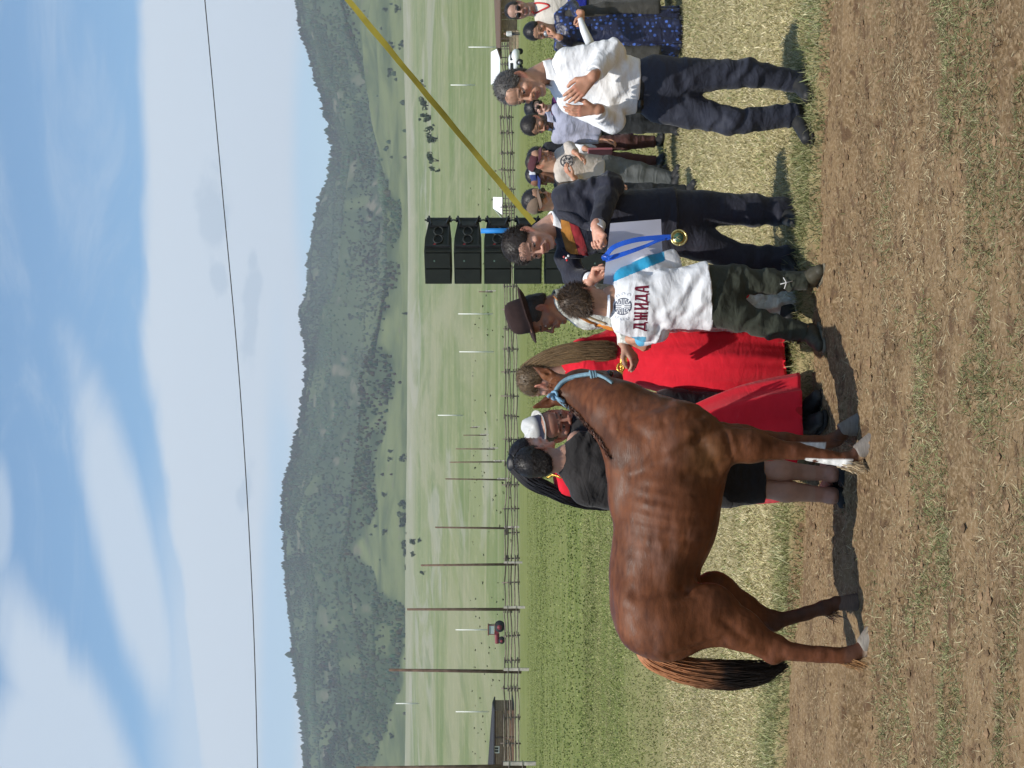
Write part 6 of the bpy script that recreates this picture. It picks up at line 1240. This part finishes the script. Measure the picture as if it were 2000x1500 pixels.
for i, (vb, yy, hp, kd) in enumerate(bush):
    p = place(1500 - yy, vb, 180); h_ = hp / F * p[1] * .95; o = empty('bush', p - [0, 0, .1], '', 'bush', 'bushes scattered on the steppe'); rgb = np.random.default_rng(100 + i)
    mb = MB()
    for q in range(3): tube(mb, [p, p + np.array([rgb.normal() * .1, rgb.normal() * .1, .45]) * h_], [.05 * h_, .015 * h_], 5, (.06, .045, .035))
    mb.build('trunk', wood, o)
    n = 260; mb = MB(); nl = 6; lc = np.stack([rgb.normal(size=nl) * .26, rgb.normal(size=nl) * .26, rgb.uniform(.28, .78, nl)], 1) if kd == 2 else np.stack([rgb.normal(size=nl) * .1, rgb.normal(size=nl) * .1, np.linspace(.2, .9, nl)], 1)
    lr = rgb.uniform(.17, .27, nl) if kd == 2 else np.linspace(.26, .08, nl); k = rgb.integers(0, nl, n); dv = rgb.normal(size=(n, 3)); dv /= np.linalg.norm(dv, axis=1)[:, None]
    c = p + (lc[k] + dv * (lr[k] * rgb.uniform(.6, 1.05, n))[:, None]) * h_; t1 = np.cross(dv, rgb.normal(size=(n, 3))); t1 /= np.linalg.norm(t1, axis=1)[:, None]; t2 = np.cross(dv, t1); sz = h_ * .075
    V = np.stack([c - t1 * sz, c - t2 * sz, c + t1 * sz, c + t2 * sz], 1); V += rgb.normal(size=V.shape) * sz * .25
    mb.add(V.reshape(-1, 3), np.arange(n * 4).reshape(n, 4), np.repeat(np.array([.045, .062, .03]) * rgb.uniform(.6, 1.5, (n, 1)), 4, 0)); mb.build('crown', leafm, o, smooth=False)
    side = 'right' if yy < 500 else 'left'; size = 'large' if hp > 22 else 'small' if hp < 13 else 'mid-sized'
    o['label'] = [('%s dark bush no. %d' % (size, i)), ][0]
blabs = ['bush half behind the yellow strap, nearest the picture top edge', 'rounded dark bush just left of the yellow strap', 'pointed dark tree second from the strap in the row', 'low small shrub between the pointed tree and the big round bush', 'big round bush in the middle of the row above the cap wearers', 'big rounded bush near the left end of the row', 'tiny pointed tree ending the row of bushes',
 'upper of two bushes on the slope above the white shed', 'lower of two bushes on the slope above the white shed', 'highest dark bush on the slope at the far right edge', 'lower dark bush on the slope at the far right edge', 'bush on the slope above the clapping man head', 'small shrub touching the bush above the clapping man', 'small low bush at the hill foot above the microphone woman',
 'lone tiny tree at the hill foot above the fedora', 'small bush at the forest edge, first of three above the pale hat', 'larger bush below the forest edge above the pale hat', 'small bush beside the first one above the pale hat', 'small bush near the forest above the long black hair', 'wide loose bush right of the biggest clump over the horse back', 'biggest bushy clump over the horse back', 'bush attached to the left of the biggest clump', 'tiny high bush left of the biggest clump', 'bush high on the slope left of the biggest clump', 'bush just left of and below the biggest clump', 'dark bush below the paired bushes over the horse back', 'thick bush left of the clump at mid slope', 'lowest small bush over the horse back', 'upper of the two bushes over the horse loin', 'lower of the two bushes over the horse loin', 'lone small bush beside the pole right of the tractor', 'small bush above the lone one near the tractor pole', 'small bush between the loin bushes and the lone bush', 'lone bush high on the far left slope']
for o, l in zip([o for o in bpy.data.objects if o.name.startswith('bush')], blabs): o['label'] = l
# tufts of weeds on the near steppe behind the fence
n = 150; y_ = rng.uniform(195, 420, n); x_ = rng.uniform(-.27, .14, n) * y_; z_ = ground_z(x_, y_); mb = MB(); hh_ = rng.uniform(.2, .5, n)
for q in range(7):
    an = rng.uniform(0, 6.28, n); d = np.stack([np.cos(an) * .7, np.sin(an) * .7, np.full(n, .8)], 1); d /= np.linalg.norm(d, axis=1)[:, None]
    blades(mb, np.stack([x_, y_, z_], 1), d, hh_, hh_ * .5, np.array([.13, .14, .07]) * rng.uniform(.6, 1.3, (n, 1)), .2)
tag(mb.build('weeds', leafm, smooth=False), kind='stuff')
# plank barn at the left
plank = mat('plank_wall', attr=True, rough=.9, var=.35, vscale=2.2, stretch=(1, 1, 5), bump=.5, bscale=14, bdist=.03, spec=.1)
bx = P(-40, 1000, 188); p0 = np.array([bx[0], 188., gz(bx[0], 188)]); B = empty('plank_barn', p0, 'low brown plank barn with a sloping dark roof and white framed window', 'barn'); px = 188 / F
mb = MB(); w0, w1, top0, top1 = -60, 112, 950, 962
def Pq(u, v, y): return P(u, v, y)
for i in range(9):
    za, zb = p0[2] + i * (2.35 / 9), p0[2] + (i + 1) * (2.35 / 9) - .02; xa, xb = P(w0, 0, 188)[0], P(w1, 0, 188)[0]; box(mb, ((xa + xb) / 2, 188, (za + zb) / 2), ((xb - xa) / 2, .06, (zb - za) / 2), None, np.array([.16, .095, .065]) * rng.uniform(.75, 1.25)); box(mb, (xb, 191, (za + zb) / 2), (.06, 3, (zb - za) / 2), None, np.array([.15, .09, .06]) * rng.uniform(.75, 1.25))
mb.build('wall', plank, B, smooth=False)
xa, xb = P(w0 - 8, 0, 188)[0], P(w1 + 6, 0, 188)[0]; zt = p0[2] + 2.40; mb = MB(); V = np.array([[xa, 187.3, zt], [xb, 187.3, zt - .1], [xa, 191, zt + .95], [xb, 191, zt + .12], [xa, 194.6, zt], [xb, 194.6, zt - .1]]); V = np.vstack([V, V + [0, 0, .14]])
mb.add(V, [np.array([[0, 1, 3, 2], [2, 3, 5, 4], [6, 8, 9, 7], [8, 10, 11, 9], [0, 6, 7, 1], [4, 5, 11, 10], [0, 2, 8, 6], [2, 4, 10, 8], [1, 7, 9, 3], [3, 9, 11, 5]])], (.035, .034, .036)); mb.build('roof', mat('roof_felt', attr=True, rough=.9, var=.2), B, smooth=False)
wc = P(36, 970, 187.9); mb = MB()
for (dx, dz, hx, hz_) in ((0, .28, .42, .06), (0, -.28, .42, .06), (-.37, 0, .06, .22), (.37, 0, .06, .22), (0, 0, .03, .22)): box(mb, wc + [dx, -.05, dz], (hx, .05, hz_))
wf = mb.build('window', mat('white_paint', (.75, .75, .72), rough=.5, var=.05), B, smooth=False); mb = MB(); box(mb, wc + [0, .0, 0], (.36, .03, .25)); mb.build('pane', mat('dark_glass', (.02, .025, .03), rough=.1, spec=.6, var=0), wf, smooth=False)
mb = MB(); box(mb, (P(60, 0, 188)[0], 187.85, p0[2] + 1.15), (.09, .07, 1.2), None, (.12, .08, .06)); mb.build('door_post', wood, B, smooth=False)
# plank stable at the right with its low board wall
d0 = 178.; p0 = np.array([P(1475, 0, d0)[0], d0, gz(P(1475, 0, d0)[0], d0)]); B = empty('plank_stable', p0, 'long tan plank stable with a dark roof at the far right edge', 'stable')
mb = MB(); xa, xb = P(1418, 0, d0)[0], P(1640, 0, d0)[0]
for i in range(10): x0_ = xa + (xb - xa) * i / 10; x1_ = xa + (xb - xa) * (i + 1) / 10 - .05; box(mb, ((x0_ + x1_) / 2, d0, p0[2] + .95), ((x1_ - x0_) / 2, .05, .95), None, np.array([.34, .22, .13]) * rng.uniform(.8, 1.2))
mb.build('wall', plank, B, smooth=False); mb = MB(); zt = p0[2] + 1.92; V = np.array([[xa - .9, d0 - .9, zt - .1], [xb, d0 - .9, zt - .05], [xa - .2, d0 + 2, zt + .35], [xb, d0 + 2, zt + .95], [xa - .9, d0 + 5, zt - .1], [xb, d0 + 5, zt - .05]]); V = np.vstack([V, V + [0, 0, .16]])
mb.add(V, [np.array([[0, 1, 3, 2], [2, 3, 5, 4], [6, 8, 9, 7], [8, 10, 11, 9], [0, 6, 7, 1], [4, 5, 11, 10], [0, 2, 8, 6], [2, 4, 10, 8], [1, 7, 9, 3], [3, 9, 11, 5]])], (.13, .085, .06)); mb.build('roof', MATS['roof_felt'], B, smooth=False)
mb = MB()
for x0_ in (xa + .2, xa + 3.2): box(mb, (x0_, d0 - .8, p0[2] + .9), (.07, .07, .95), None, (.12, .08, .055))
mb.build('porch_post', wood, B, smooth=False)
d1 = 172.; mb = MB(); xa, xb = P(1336, 0, d1)[0], P(1440, 0, d1)[0]; g1 = gz(xa, d1)
for i in range(3): box(mb, ((xa + xb) / 2, d1, g1 + .2 + i * .36), ((xb - xa) / 2, .04, .15), None, np.array([.36, .27, .18]) * (1.15 - .25 * i))
for i in range(5): box(mb, (xa + (xb - xa) * i / 4, d1 + .07, g1 + .6), (.06, .05, .7), None, (.2, .15, .11))
tag(mb.build('board_fence', plank, smooth=False, loc=((xa + xb) / 2, d1, g1)), 'low board fence joining the stable to the white shed', 'fence')
# white canopy shed, white tarp, car
def canopy(u0, u1, vt, ve, d, label, slant=0):
    xa, xb = P(u0, 0, d)[0], P(u1, 0, d)[0]; g1 = gz((xa + xb) / 2, d); ze = CAMZ + (V0 - ve) / F * d; zt = CAMZ + (V0 - vt) / F * d; o = empty('white_canopy', ((xa + xb) / 2, d, g1), label, 'canopy'); mb = MB(); sx = slant * (xb - xa)
    V = np.array([[xa, d - 1.5, ze], [xb, d - 1.5, ze], [xa + sx, d + 1, zt], [xb + sx * .3, d + 1, zt], [xa, d + 3.5, ze], [xb, d + 3.5, ze]]); V = np.vstack([V, V + [0, 0, .08]])
    mb.add(V, [np.array([[0, 1, 3, 2], [2, 3, 5, 4], [6, 8, 9, 7], [8, 10, 11, 9], [0, 6, 7, 1], [4, 5, 11, 10], [0, 2, 8, 6], [2, 4, 10, 8], [1, 7, 9, 3], [3, 9, 11, 5]])]); mb.build('roof', mat('white_sheet', (.78, .80, .80), rough=.6, var=.05), o, smooth=False)
    for x in (xa + .15, (xa + xb) / 2, xb - .15):
        for y in (d - 1.4, d + 3.4): mb = MB(); tube(mb, [(x, y, g1 - .1), (x, y, ze)], .05, 6, (.12, .10, .09)); mb.build('post', wood, o)
canopy(1338, 1402, 960, 977, 185, 'white roofed open shed behind the clapping man head'); canopy(1078, 1112, 964, 982, 190, 'slanting white canvas canopy beside the loudspeaker stack', .5)
cp = P(1374, 0, 136); cg = gz(cp[0], 136); c0 = np.array([cp[0], 136., cg]); C_ = empty('parked_car', c0, 'small white parked car on the field behind the clapping man', 'car'); s = SDF(.05); Mx = frame((-.55, .83, 0))
T_ = lambda x, y, z: c0 + Mx @ np.array([x, y, z])
s.cap(T_(0, -1.1, .60), T_(0, 1.2, .58), .42, .40, k=.1, n=Mx[:, 0], f=.60); s.cap(T_(0, -.7, .98), T_(0, .35, .98), .30, .28, k=.1, n=Mx[:, 0], f=.52); s.plane(T_(0, 0, .28), (0, 0, -1), .02)
V, Q = s.mesh(2); MB().add(V, Q).build('body', mat('car_paint', (.78, .78, .78), rough=.25, coat=.5, var=.02), C_)
for (x, y, hx, hy) in ((0, -1.02, .50, .03), (.585, -.2, .02, .55), (-.585, -.2, .02, .55)):
    mb = MB(); box(mb, T_(x, y, 1.0), (hx, hy, .13), Mx); mb.build('window', MATS['dark_glass'], C_, smooth=False)
for x in (-.66, .66):
    for y in (-.95, 1.0):
        mb = MB(); a = np.linspace(0, 6.2832, 17)[:-1]; tube(mb, [T_(x - .09, y, .30), T_(x + .09, y, .30)], .30, 16, (.02, .02, .02)); w_ = mb.build('wheel', MATS['shoe_sole'], C_); mb = MB(); tube(mb, [T_(x - .1, y, .30), T_(x + .1, y, .30)], .16, 12); mb.build('rim', mat('rim_metal', (.4, .4, .42), rough=.4, metal=.6, var=.05), w_)
# red tractor beyond the fence
tp_ = P(268, 0, 222); tg = gz(tp_[0], 222); c0 = np.array([tp_[0], 222., tg]); C_ = empty('tractor', c0, 'red tractor with a glazed cab standing beyond the rail fence', 'tractor'); redp = mat('tractor_red', (.17, .018, .026), rough=.5, var=.2, vscale=2); T_ = lambda x, y, z: c0 + np.array([x, y, z])
s = SDF(.05); s.cap(T_(-.5, 0, 1.1), T_(-1.7, 0, 1.05), .36, .33, k=.05, n=(0, 1, 0), f=1.2); s.plane(T_(-1.85, 0, 1), (-1, 0, 0), .03); V, Q = s.mesh(1); MB().add(V, Q).build('bonnet', redp, C_)
mb = MB()
for x in (-.45, .9):
    for y in (-.6, .6): tube(mb, [T_(x, y, 1.0), T_(x * .93, y * .9, 2.3)], .05, 5)
box(mb, T_(.2, 0, 2.36), (.78, .68, .06)); box(mb, T_(.22, 0, 1.15), (.68, .55, .3)); cb_ = mb.build('cab', redp, C_, smooth=False); mb = MB(); box(mb, T_(.21, 0, 1.9), (.58, .55, .38)); mb.build('pane', mat('cab_glass', (.35, .42, .40), rough=.15, spec=.6, var=.1), cb_, smooth=False)
for (x, r_, w_) in ((.65, .72, .2), (-1.35, .42, .13)):
    for y in (-.72, .72):
        mb = MB(); tube(mb, [T_(x, y - w_, r_), T_(x, y + w_, r_)], r_, 20, (.02, .02, .022)); w1_ = mb.build('wheel', MATS['shoe_sole'], C_); mb = MB(); tube(mb, [T_(x, y - w_ - .02, r_), T_(x, y + w_ + .02, r_)], r_ * .5, 14); mb.build('rim', redp, w1_)
# line array loudspeakers
Ysp = 15.0; nf = nrm((-.62, -.78, 0)); sdv = nrm((.78, -.62, 0)); spk = mat('speaker_black', attr=True, rough=.6, var=.2, vscale=10, bump=.3, bscale=200, spec=.3); sgz = gz(P(1010, 0, Ysp)[0], Ysp)
stl = mat('rig_steel', (.04, .042, .045), rough=.45, metal=.6, var=.3)
def cabinet(vt, vb, lab, Wf=.39, D=.56, taper=.78, idx=0, front_u=1010):
    e = P(front_u, (vt + vb) / 2, Ysp); Hh = (vb - vt) / F * Ysp / 2 - .006; o = empty('loudspeaker', e - [0, 0, Hh], lab, 'loudspeaker', 'loudspeaker cabinets in one tall stack')
    fr = -sdv * Wf; bk = -nf * D   # front face runs to the left of the corner e; the side runs back and right
    C = lambda a, b, z: e + fr * a + bk * b + np.array([0, 0, z])
    mb = MB(); V = [C(a, b, z * Hh * (1 if b < .45 else taper)) for a in (0, 1) for b in (0, .4, 1) for z in (-1, 1)]
    ix = lambda a, b, z: a * 6 + b * 2 + z; Fc = [[ix(0, b, 0), ix(0, b + 1, 0), ix(0, b + 1, 1), ix(0, b, 1)] for b in (0, 1)] + [[ix(1, b, 0), ix(1, b, 1), ix(1, b + 1, 1), ix(1, b + 1, 0)] for b in (0, 1)]
    Fc += [[ix(0, b, 1), ix(0, b + 1, 1), ix(1, b + 1, 1), ix(1, b, 1)] for b in (0, 1)] + [[ix(0, b, 0), ix(1, b, 0), ix(1, b + 1, 0), ix(0, b + 1, 0)] for b in (0, 1)] + [[ix(0, 0, 0), ix(0, 0, 1), ix(1, 0, 1), ix(1, 0, 0)], [ix(0, 2, 0), ix(1, 2, 0), ix(1, 2, 1), ix(0, 2, 1)]]
    mb.add(V, np.array(Fc), (.020, .024, .020)); mb.build('body', spk, o, smooth=False)
    Mf = np.stack([fr / Wf, nf, [0, 0, 1]], 1); mb = MB(); box(mb, C(.26, 0, 0) + nf * .012, (.22 * Wf, .012, Hh * .9), Mf, (.013, .016, .013)); box(mb, C(.74, 0, 0) + nf * .012, (.22 * Wf, .012, Hh * .9), Mf, (.013, .016, .013)); mb.build('grille', spk, o, smooth=False)
    Ms = np.stack([bk / D, sdv, [0, 0, 1]], 1)
    for b in (.36, .62):
        mb = MB(); a = np.linspace(0, 6.2832, 21); ring = np.stack([.075 * np.cos(a), 0 * a, .045 * np.sin(a)], 1); tube(mb, np.array([[.0, .004, 0]]) + ring @ np.array([[0, 0, 1], [0, 1, 0], [1, 0, 0]]) if False else (ring @ Ms.T + C(0, b, 0) + sdv * .004), .008, 6, (.03, .033, .03)); V = np.vstack([ring[:-1] @ Ms.T + C(0, b, 0) + sdv * .002]); mb.add(V, [np.arange(20)[None, :]], (.004, .005, .005)); mb.build('handle', spk, o)
    mb = MB(); box(mb, C(0, .84, 0) + sdv * .012, (.05, .012, Hh * .7), Ms); box(mb, C(0, .97, 0) + sdv * .012, (.02, .015, Hh * .95), Ms); box(mb, C(0, .12, 0) + sdv * .01, (.012, .01, Hh * .9), Ms); box(mb, C(0, .54, -.75 * Hh) + sdv * .006, (.44 * D, .008, .008), Ms)
    for z in (-1, 1): tube(mb, [C(0, .78, z * Hh * .55) + sdv * .03, C(0, 1.04, z * Hh * .8) + sdv * .03], .010, 6); tube(mb, [C(0, .9, z * Hh * .9) + sdv * .03, C(-.02, .9, z * Hh * 1.1) + sdv * .03], .008, 6)
    mb.build('rigging', stl, o, smooth=False); mb = MB(); box(mb, C(0, .17, .3 * Hh) + sdv * .004, (.026, .003, .010), Ms @ np.array(Matrix.Rotation(.5, 3, 'Y'))); mb.build('sticker', mat('sticker_red', (.45, .03, .03), rough=.5, var=0), o, smooth=False)
    mb = MB(); box(mb, C(.26, 0, .25 * Hh) + nf * .026, (.010, .001, .007), Mf, (.10, .16, .13)); mb.build('badge', spk, o, smooth=False); return o
vs_ = [(827, 882), (885, 941), (944, 1000), (1003, 1060), (1063, 1122)]
for (a, b_), l in zip(vs_, ('topmost black loudspeaker of the tall stack', 'second loudspeaker from the top of the stack', 'third loudspeaker from the top, with the blue strap starting', 'fourth loudspeaker down, beside the suited man hair', 'fifth loudspeaker down, behind the suited man shoulder')): cabinet(a, b_, l)
cabinet(1126, 1223, 'upper large bass cabinet hidden low in the stack', .5, .6, 1.0); cabinet(1226, V0 - (sgz - CAMZ) / Ysp * F - 1, 'lowest large bass cabinet standing on the grass', .5, .6, 1.0)
mb = MB(); ribbon(mb, [P(1049, 939, 14.66), P(1049.5, 975, 14.64), P(1050, 1016, 14.64)], .047, (1, -.2, 0), .002); tag(mb.build('blue_strap', mat('strap_blue', (.02, .20, .55), rough=.6, var=.1)), 'flat bright blue strap hanging down the side of the loudspeaker stack', 'strap')
mb = MB(); g = []
for t in np.linspace(-.6, 1.0, 60): g.append(P(1500 - 436 * t, 680 + 362 * t + 2.5 * math.sin(t * 40) * .15, 14.9))
w_ = np.full(60, .058) + .003 * np.sin(np.linspace(0, 30, 60)); an = np.linspace(0, 7, 60); ribbon(mb, np.array(g), w_, np.stack([np.full(60, .64), .05 * np.sin(an), np.full(60, .77)], 1), .002)
tag(mb.build('yellow_strap', mat('strap_yellow', (.27, .225, .03), rough=.8, var=.25, vscale=5, bump=.3, bscale=60), smooth=False), 'long taut yellow strap slanting down from upper right to the loudspeaker stack', 'strap')
# overhead wire
w_ = cat([P(u, v, 26) for u, v in ((2300, 318), (1900, 362), (1500, 400), (1150, 432), (750, 468), (350, 492), (0, 503), (-500, 512), (-1000, 505))], 8); mb = MB(); tube(mb, w_, .0095, 5); tag(mb.build('overhead_wire', mat('wire_dark', (.06, .06, .07), rough=.6, var=0)), 'thin dark overhead wire crossing the whole sky above the hills', 'wire')
# tiny figure by the stable
d = 160.; x = P(1434, 0, d)[0]; g1 = gz(x, d); s = SDF(.03); s.ell((x, d, g1 + 1.6), (.09, .1, .12)); s.cap((x, d, g1 + 1.35), (x, d, g1 + .9), .17, .15, n=(0, 1, 0), f=1.4, k=.03)
for q in (-1, 1): s.cap((x + q * .08, d, g1 + .88), (x + q * .1, d + q * .08, g1 + .06), .085, .055, k=.02); s.cap((x + q * .19, d, g1 + 1.38), (x + q * .24, d, g1 + .85), .05, .035, k=.02)
V, Q = s.mesh(1); cc = np.where(V[:, 2:] > g1 + 1.45, [.3, .18, .12], np.where(V[:, 2:] > g1 + .88, [.75, .75, .75], [.03, .03, .04])); tag(MB().add(V, Q, cc).build('person', skinm, loc=(x, d, g1)), 'tiny far-off person in a white shirt standing beside the plank stable', 'person')

# =================================================================== grass
gcol = mat('grass', attr=True, rough=.9, var=.1, vscale=3, spec=.15)
def grass(n, ymin, ymax, dens, h0, h1, wd, cols, lean, name, xk=.30, seed=1):
    rg = np.random.default_rng(seed); y = np.sqrt(rg.uniform(ymin ** 2, ymax ** 2, n * 3)); x = rg.uniform(-xk, xk, n * 3) * y; k = rg.random(n * 3) < dens(x, y); x, y = x[k][:n], y[k][:n]; m = len(x)
    z = ground_z(x, y) + fine_z(x, y) * (y < 14) - .004; a = rg.uniform(0, 6.283, m); L = rg.uniform(lean[0], lean[1], m); d = np.stack([np.cos(a) * L, np.sin(a) * L, np.full(m, 1.)], 1); d /= np.linalg.norm(d, axis=1)[:, None]
    c = np.asarray(cols)[rg.integers(0, len(cols), m)] * rg.uniform(.7, 1.3, (m, 1)); q = vnoise(np.stack([x * .8, y * .8, 0 * x], 1), 9)[:, None]; c = c * (1 + .18 * q)
    return np.stack([x, y, z], 1), d, rg.uniform(h0, h1, m), wd, c
dry = [(.50, .43, .24), (.44, .37, .20), (.60, .53, .34), (.28, .27, .12), (.38, .34, .17)]; grn = [(.13, .17, .05), (.17, .20, .07), (.10, .14, .04), (.26, .26, .11), (.36, .33, .18)]
def on_track(x, y): return 1 - sstep(y - bank_y(x), -.05, .02)
def clump(x, y, s, sd, lo, hi): return sstep(fbm(np.stack([x * s, y * s * 1.7, 0 * x], 1), 3, sd), lo, hi)
mb = MB()
def put(*a, **k): b_, d_, l_, w_, c_ = grass(*a, **k); blades(mb, b_, d_, l_, w_, c_, rng.uniform(.1, .6, len(b_)))
wv = lambda x, y: y + .45 * vnoise(np.stack([x * .9, y * .5, 0 * x], 1), 231) + .2 * vnoise(np.stack([x * 2.7, y * 2, 0 * x], 1), 233)
band = lambda x, y: np.exp(-((wv(x, y) - 5.95) / .42) ** 2) * .95 + np.exp(-((wv(x, y) - 4.9) / .35) ** 2) * .8 + np.exp(-((wv(x, y) - 6.7) / .25) ** 2) * .3
put(60000, 4.5, 8.9, lambda x, y: on_track(x, y) * np.clip(clump(x, y, 1.6, 201, -.05, .5) * (band(x, y) * 1.1 + .10 * (y < 6.9) + .03), 0, 1), .015, .055, .0030, [(.15, .17, .07), (.20, .21, .09), (.12, .14, .055), (.27, .25, .13), (.34, .30, .17)], (.5, 2.8), 'grass', seed=2)
put(52000, 4.5, 8.9, lambda x, y: on_track(x, y) * (.12 + .4 * clump(x, y, 2.4, 203, -.1, .5)) * (.6 + 1.6 * (y < 6.9)), .015, .06, .0030, [(.36, .29, .17), (.30, .23, .13), (.24, .17, .10), (.46, .39, .24), (.16, .10, .06)], (2.5, 9), 'grass', seed=3)
put(46000, 7.6, 9.9, lambda x, y: sstep(y - bank_y(x), -.04, .03) * (1 - sstep(y - bank_y(x), .25, .75)) * (.45 + .55 * clump(x, y, 2.2, 205, -.3, .4)), .02, .062, .0042, [(.19, .21, .085), (.25, .25, .115), (.15, .17, .06), (.36, .33, .18), (.30, .29, .14)], (.2, 1.3), 'grass', seed=4)
put(2600, 7.6, 9.9, lambda x, y: sstep(y - bank_y(x), .0, .03) * (1 - sstep(y - bank_y(x), .2, .45)) * (.25 + clump(x, y, 2.5, 219, .0, .5)), .06, .15, .0042, [(.24, .28, .12), (.34, .35, .18), (.42, .40, .24)], (.1, .8), 'grass', seed=5)
put(120000, 8.2, 15.5, lambda x, y: sstep(y - bank_y(x), .15, .5) * (.55 + .45 * clump(x, y, 1.2, 207, -.4, .4)), .018, .06, .0055, dry, (.3, 1.6), 'grass', seed=6)
put(26000, 8.2, 15.5, lambda x, y: sstep(y - bank_y(x), .15, .5) * clump(x, y, .9, 209, .25, .7) * .5, .02, .05, .006, [(.22, .25, .10), (.30, .31, .14)], (.2, 1.3), 'grass', seed=7)
put(90000, 14, 32, lambda x, y: .5 + .5 * clump(x, y, .6, 211, -.3, .4), .02, .05, .012, [(.22, .235, .085), (.27, .27, .11), (.185, .205, .07), (.34, .31, .155)], (.2, 1.3), 'grass', seed=8)
put(60000, 28, 110, lambda x, y: (.3 + .7 * clump(x, y, .3, 213, -.3, .4)) * (1 - .7 * sstep(y, 60, 110)), .025, .07, .04, [(.19, .225, .07), (.23, .25, .09), (.16, .19, .055)], (.2, 1.2), 'grass', seed=9)
tag(mb.build('grass', gcol, smooth=False), kind='stuff')
# crumbs of soil on the track
n = 5200; y = np.sqrt(rng.uniform(4.5 ** 2, 9 ** 2, n)); x = rng.uniform(-.3, .3, n) * y; k = (on_track(x, y) > .5) & (rng.random(n) < .25 + .75 * clump(x, y, 1.2, 221, -.2, .4)); x, y = x[k], y[k]; n = len(x); r_ = rng.gamma(2., .0022, n) + .0015; z = ground_z(x, y) + fine_z(x, y) + r_ * .3
oc = np.array([[1, 0, 0], [-1, 0, 0], [0, 1, 0], [0, -1, 0], [0, 0, 1], [0, 0, -1.]]); of = np.array([[0, 2, 4], [2, 1, 4], [1, 3, 4], [3, 0, 4], [2, 0, 5], [1, 2, 5], [3, 1, 5], [0, 3, 5]])
V = np.stack([x, y, z], 1)[:, None] + oc[None] * r_[:, None, None] * rng.uniform(.6, 1.5, (n, 6, 1)) * np.array([1.3, 1, .7]); Fc = (np.arange(n)[:, None, None] * 6 + of[None]).reshape(-1, 3)
tag(MB().add(V.reshape(-1, 3), Fc, np.repeat(np.array([.20, .13, .075]) * rng.uniform(.5, 1.4, (n, 1)), 6, 0)).build('soil_crumbs', mat('soil', attr=True, rough=.95, var=.2, vscale=60, spec=.1), smooth=False), kind='stuff')
# ------------------------------------------------------------------ haze
hz = bpy.data.materials.new('haze'); hz.use_nodes = True; t = hz.node_tree; t.nodes.clear()
pv = t.nodes.new('ShaderNodeVolumePrincipled'); pv.inputs['Density'].default_value = .00014; pv.inputs['Color'].default_value = (.80, .88, .96, 1); pv.inputs['Anisotropy'].default_value = 0
ot = t.nodes.new('ShaderNodeOutputMaterial'); t.links.new(pv.outputs[0], ot.inputs['Volume'])
b = MB(); box(b, (0, -150, 224), (3450, 3450, 226)); tag(b.build('haze', hz, smooth=False), kind='stuff')
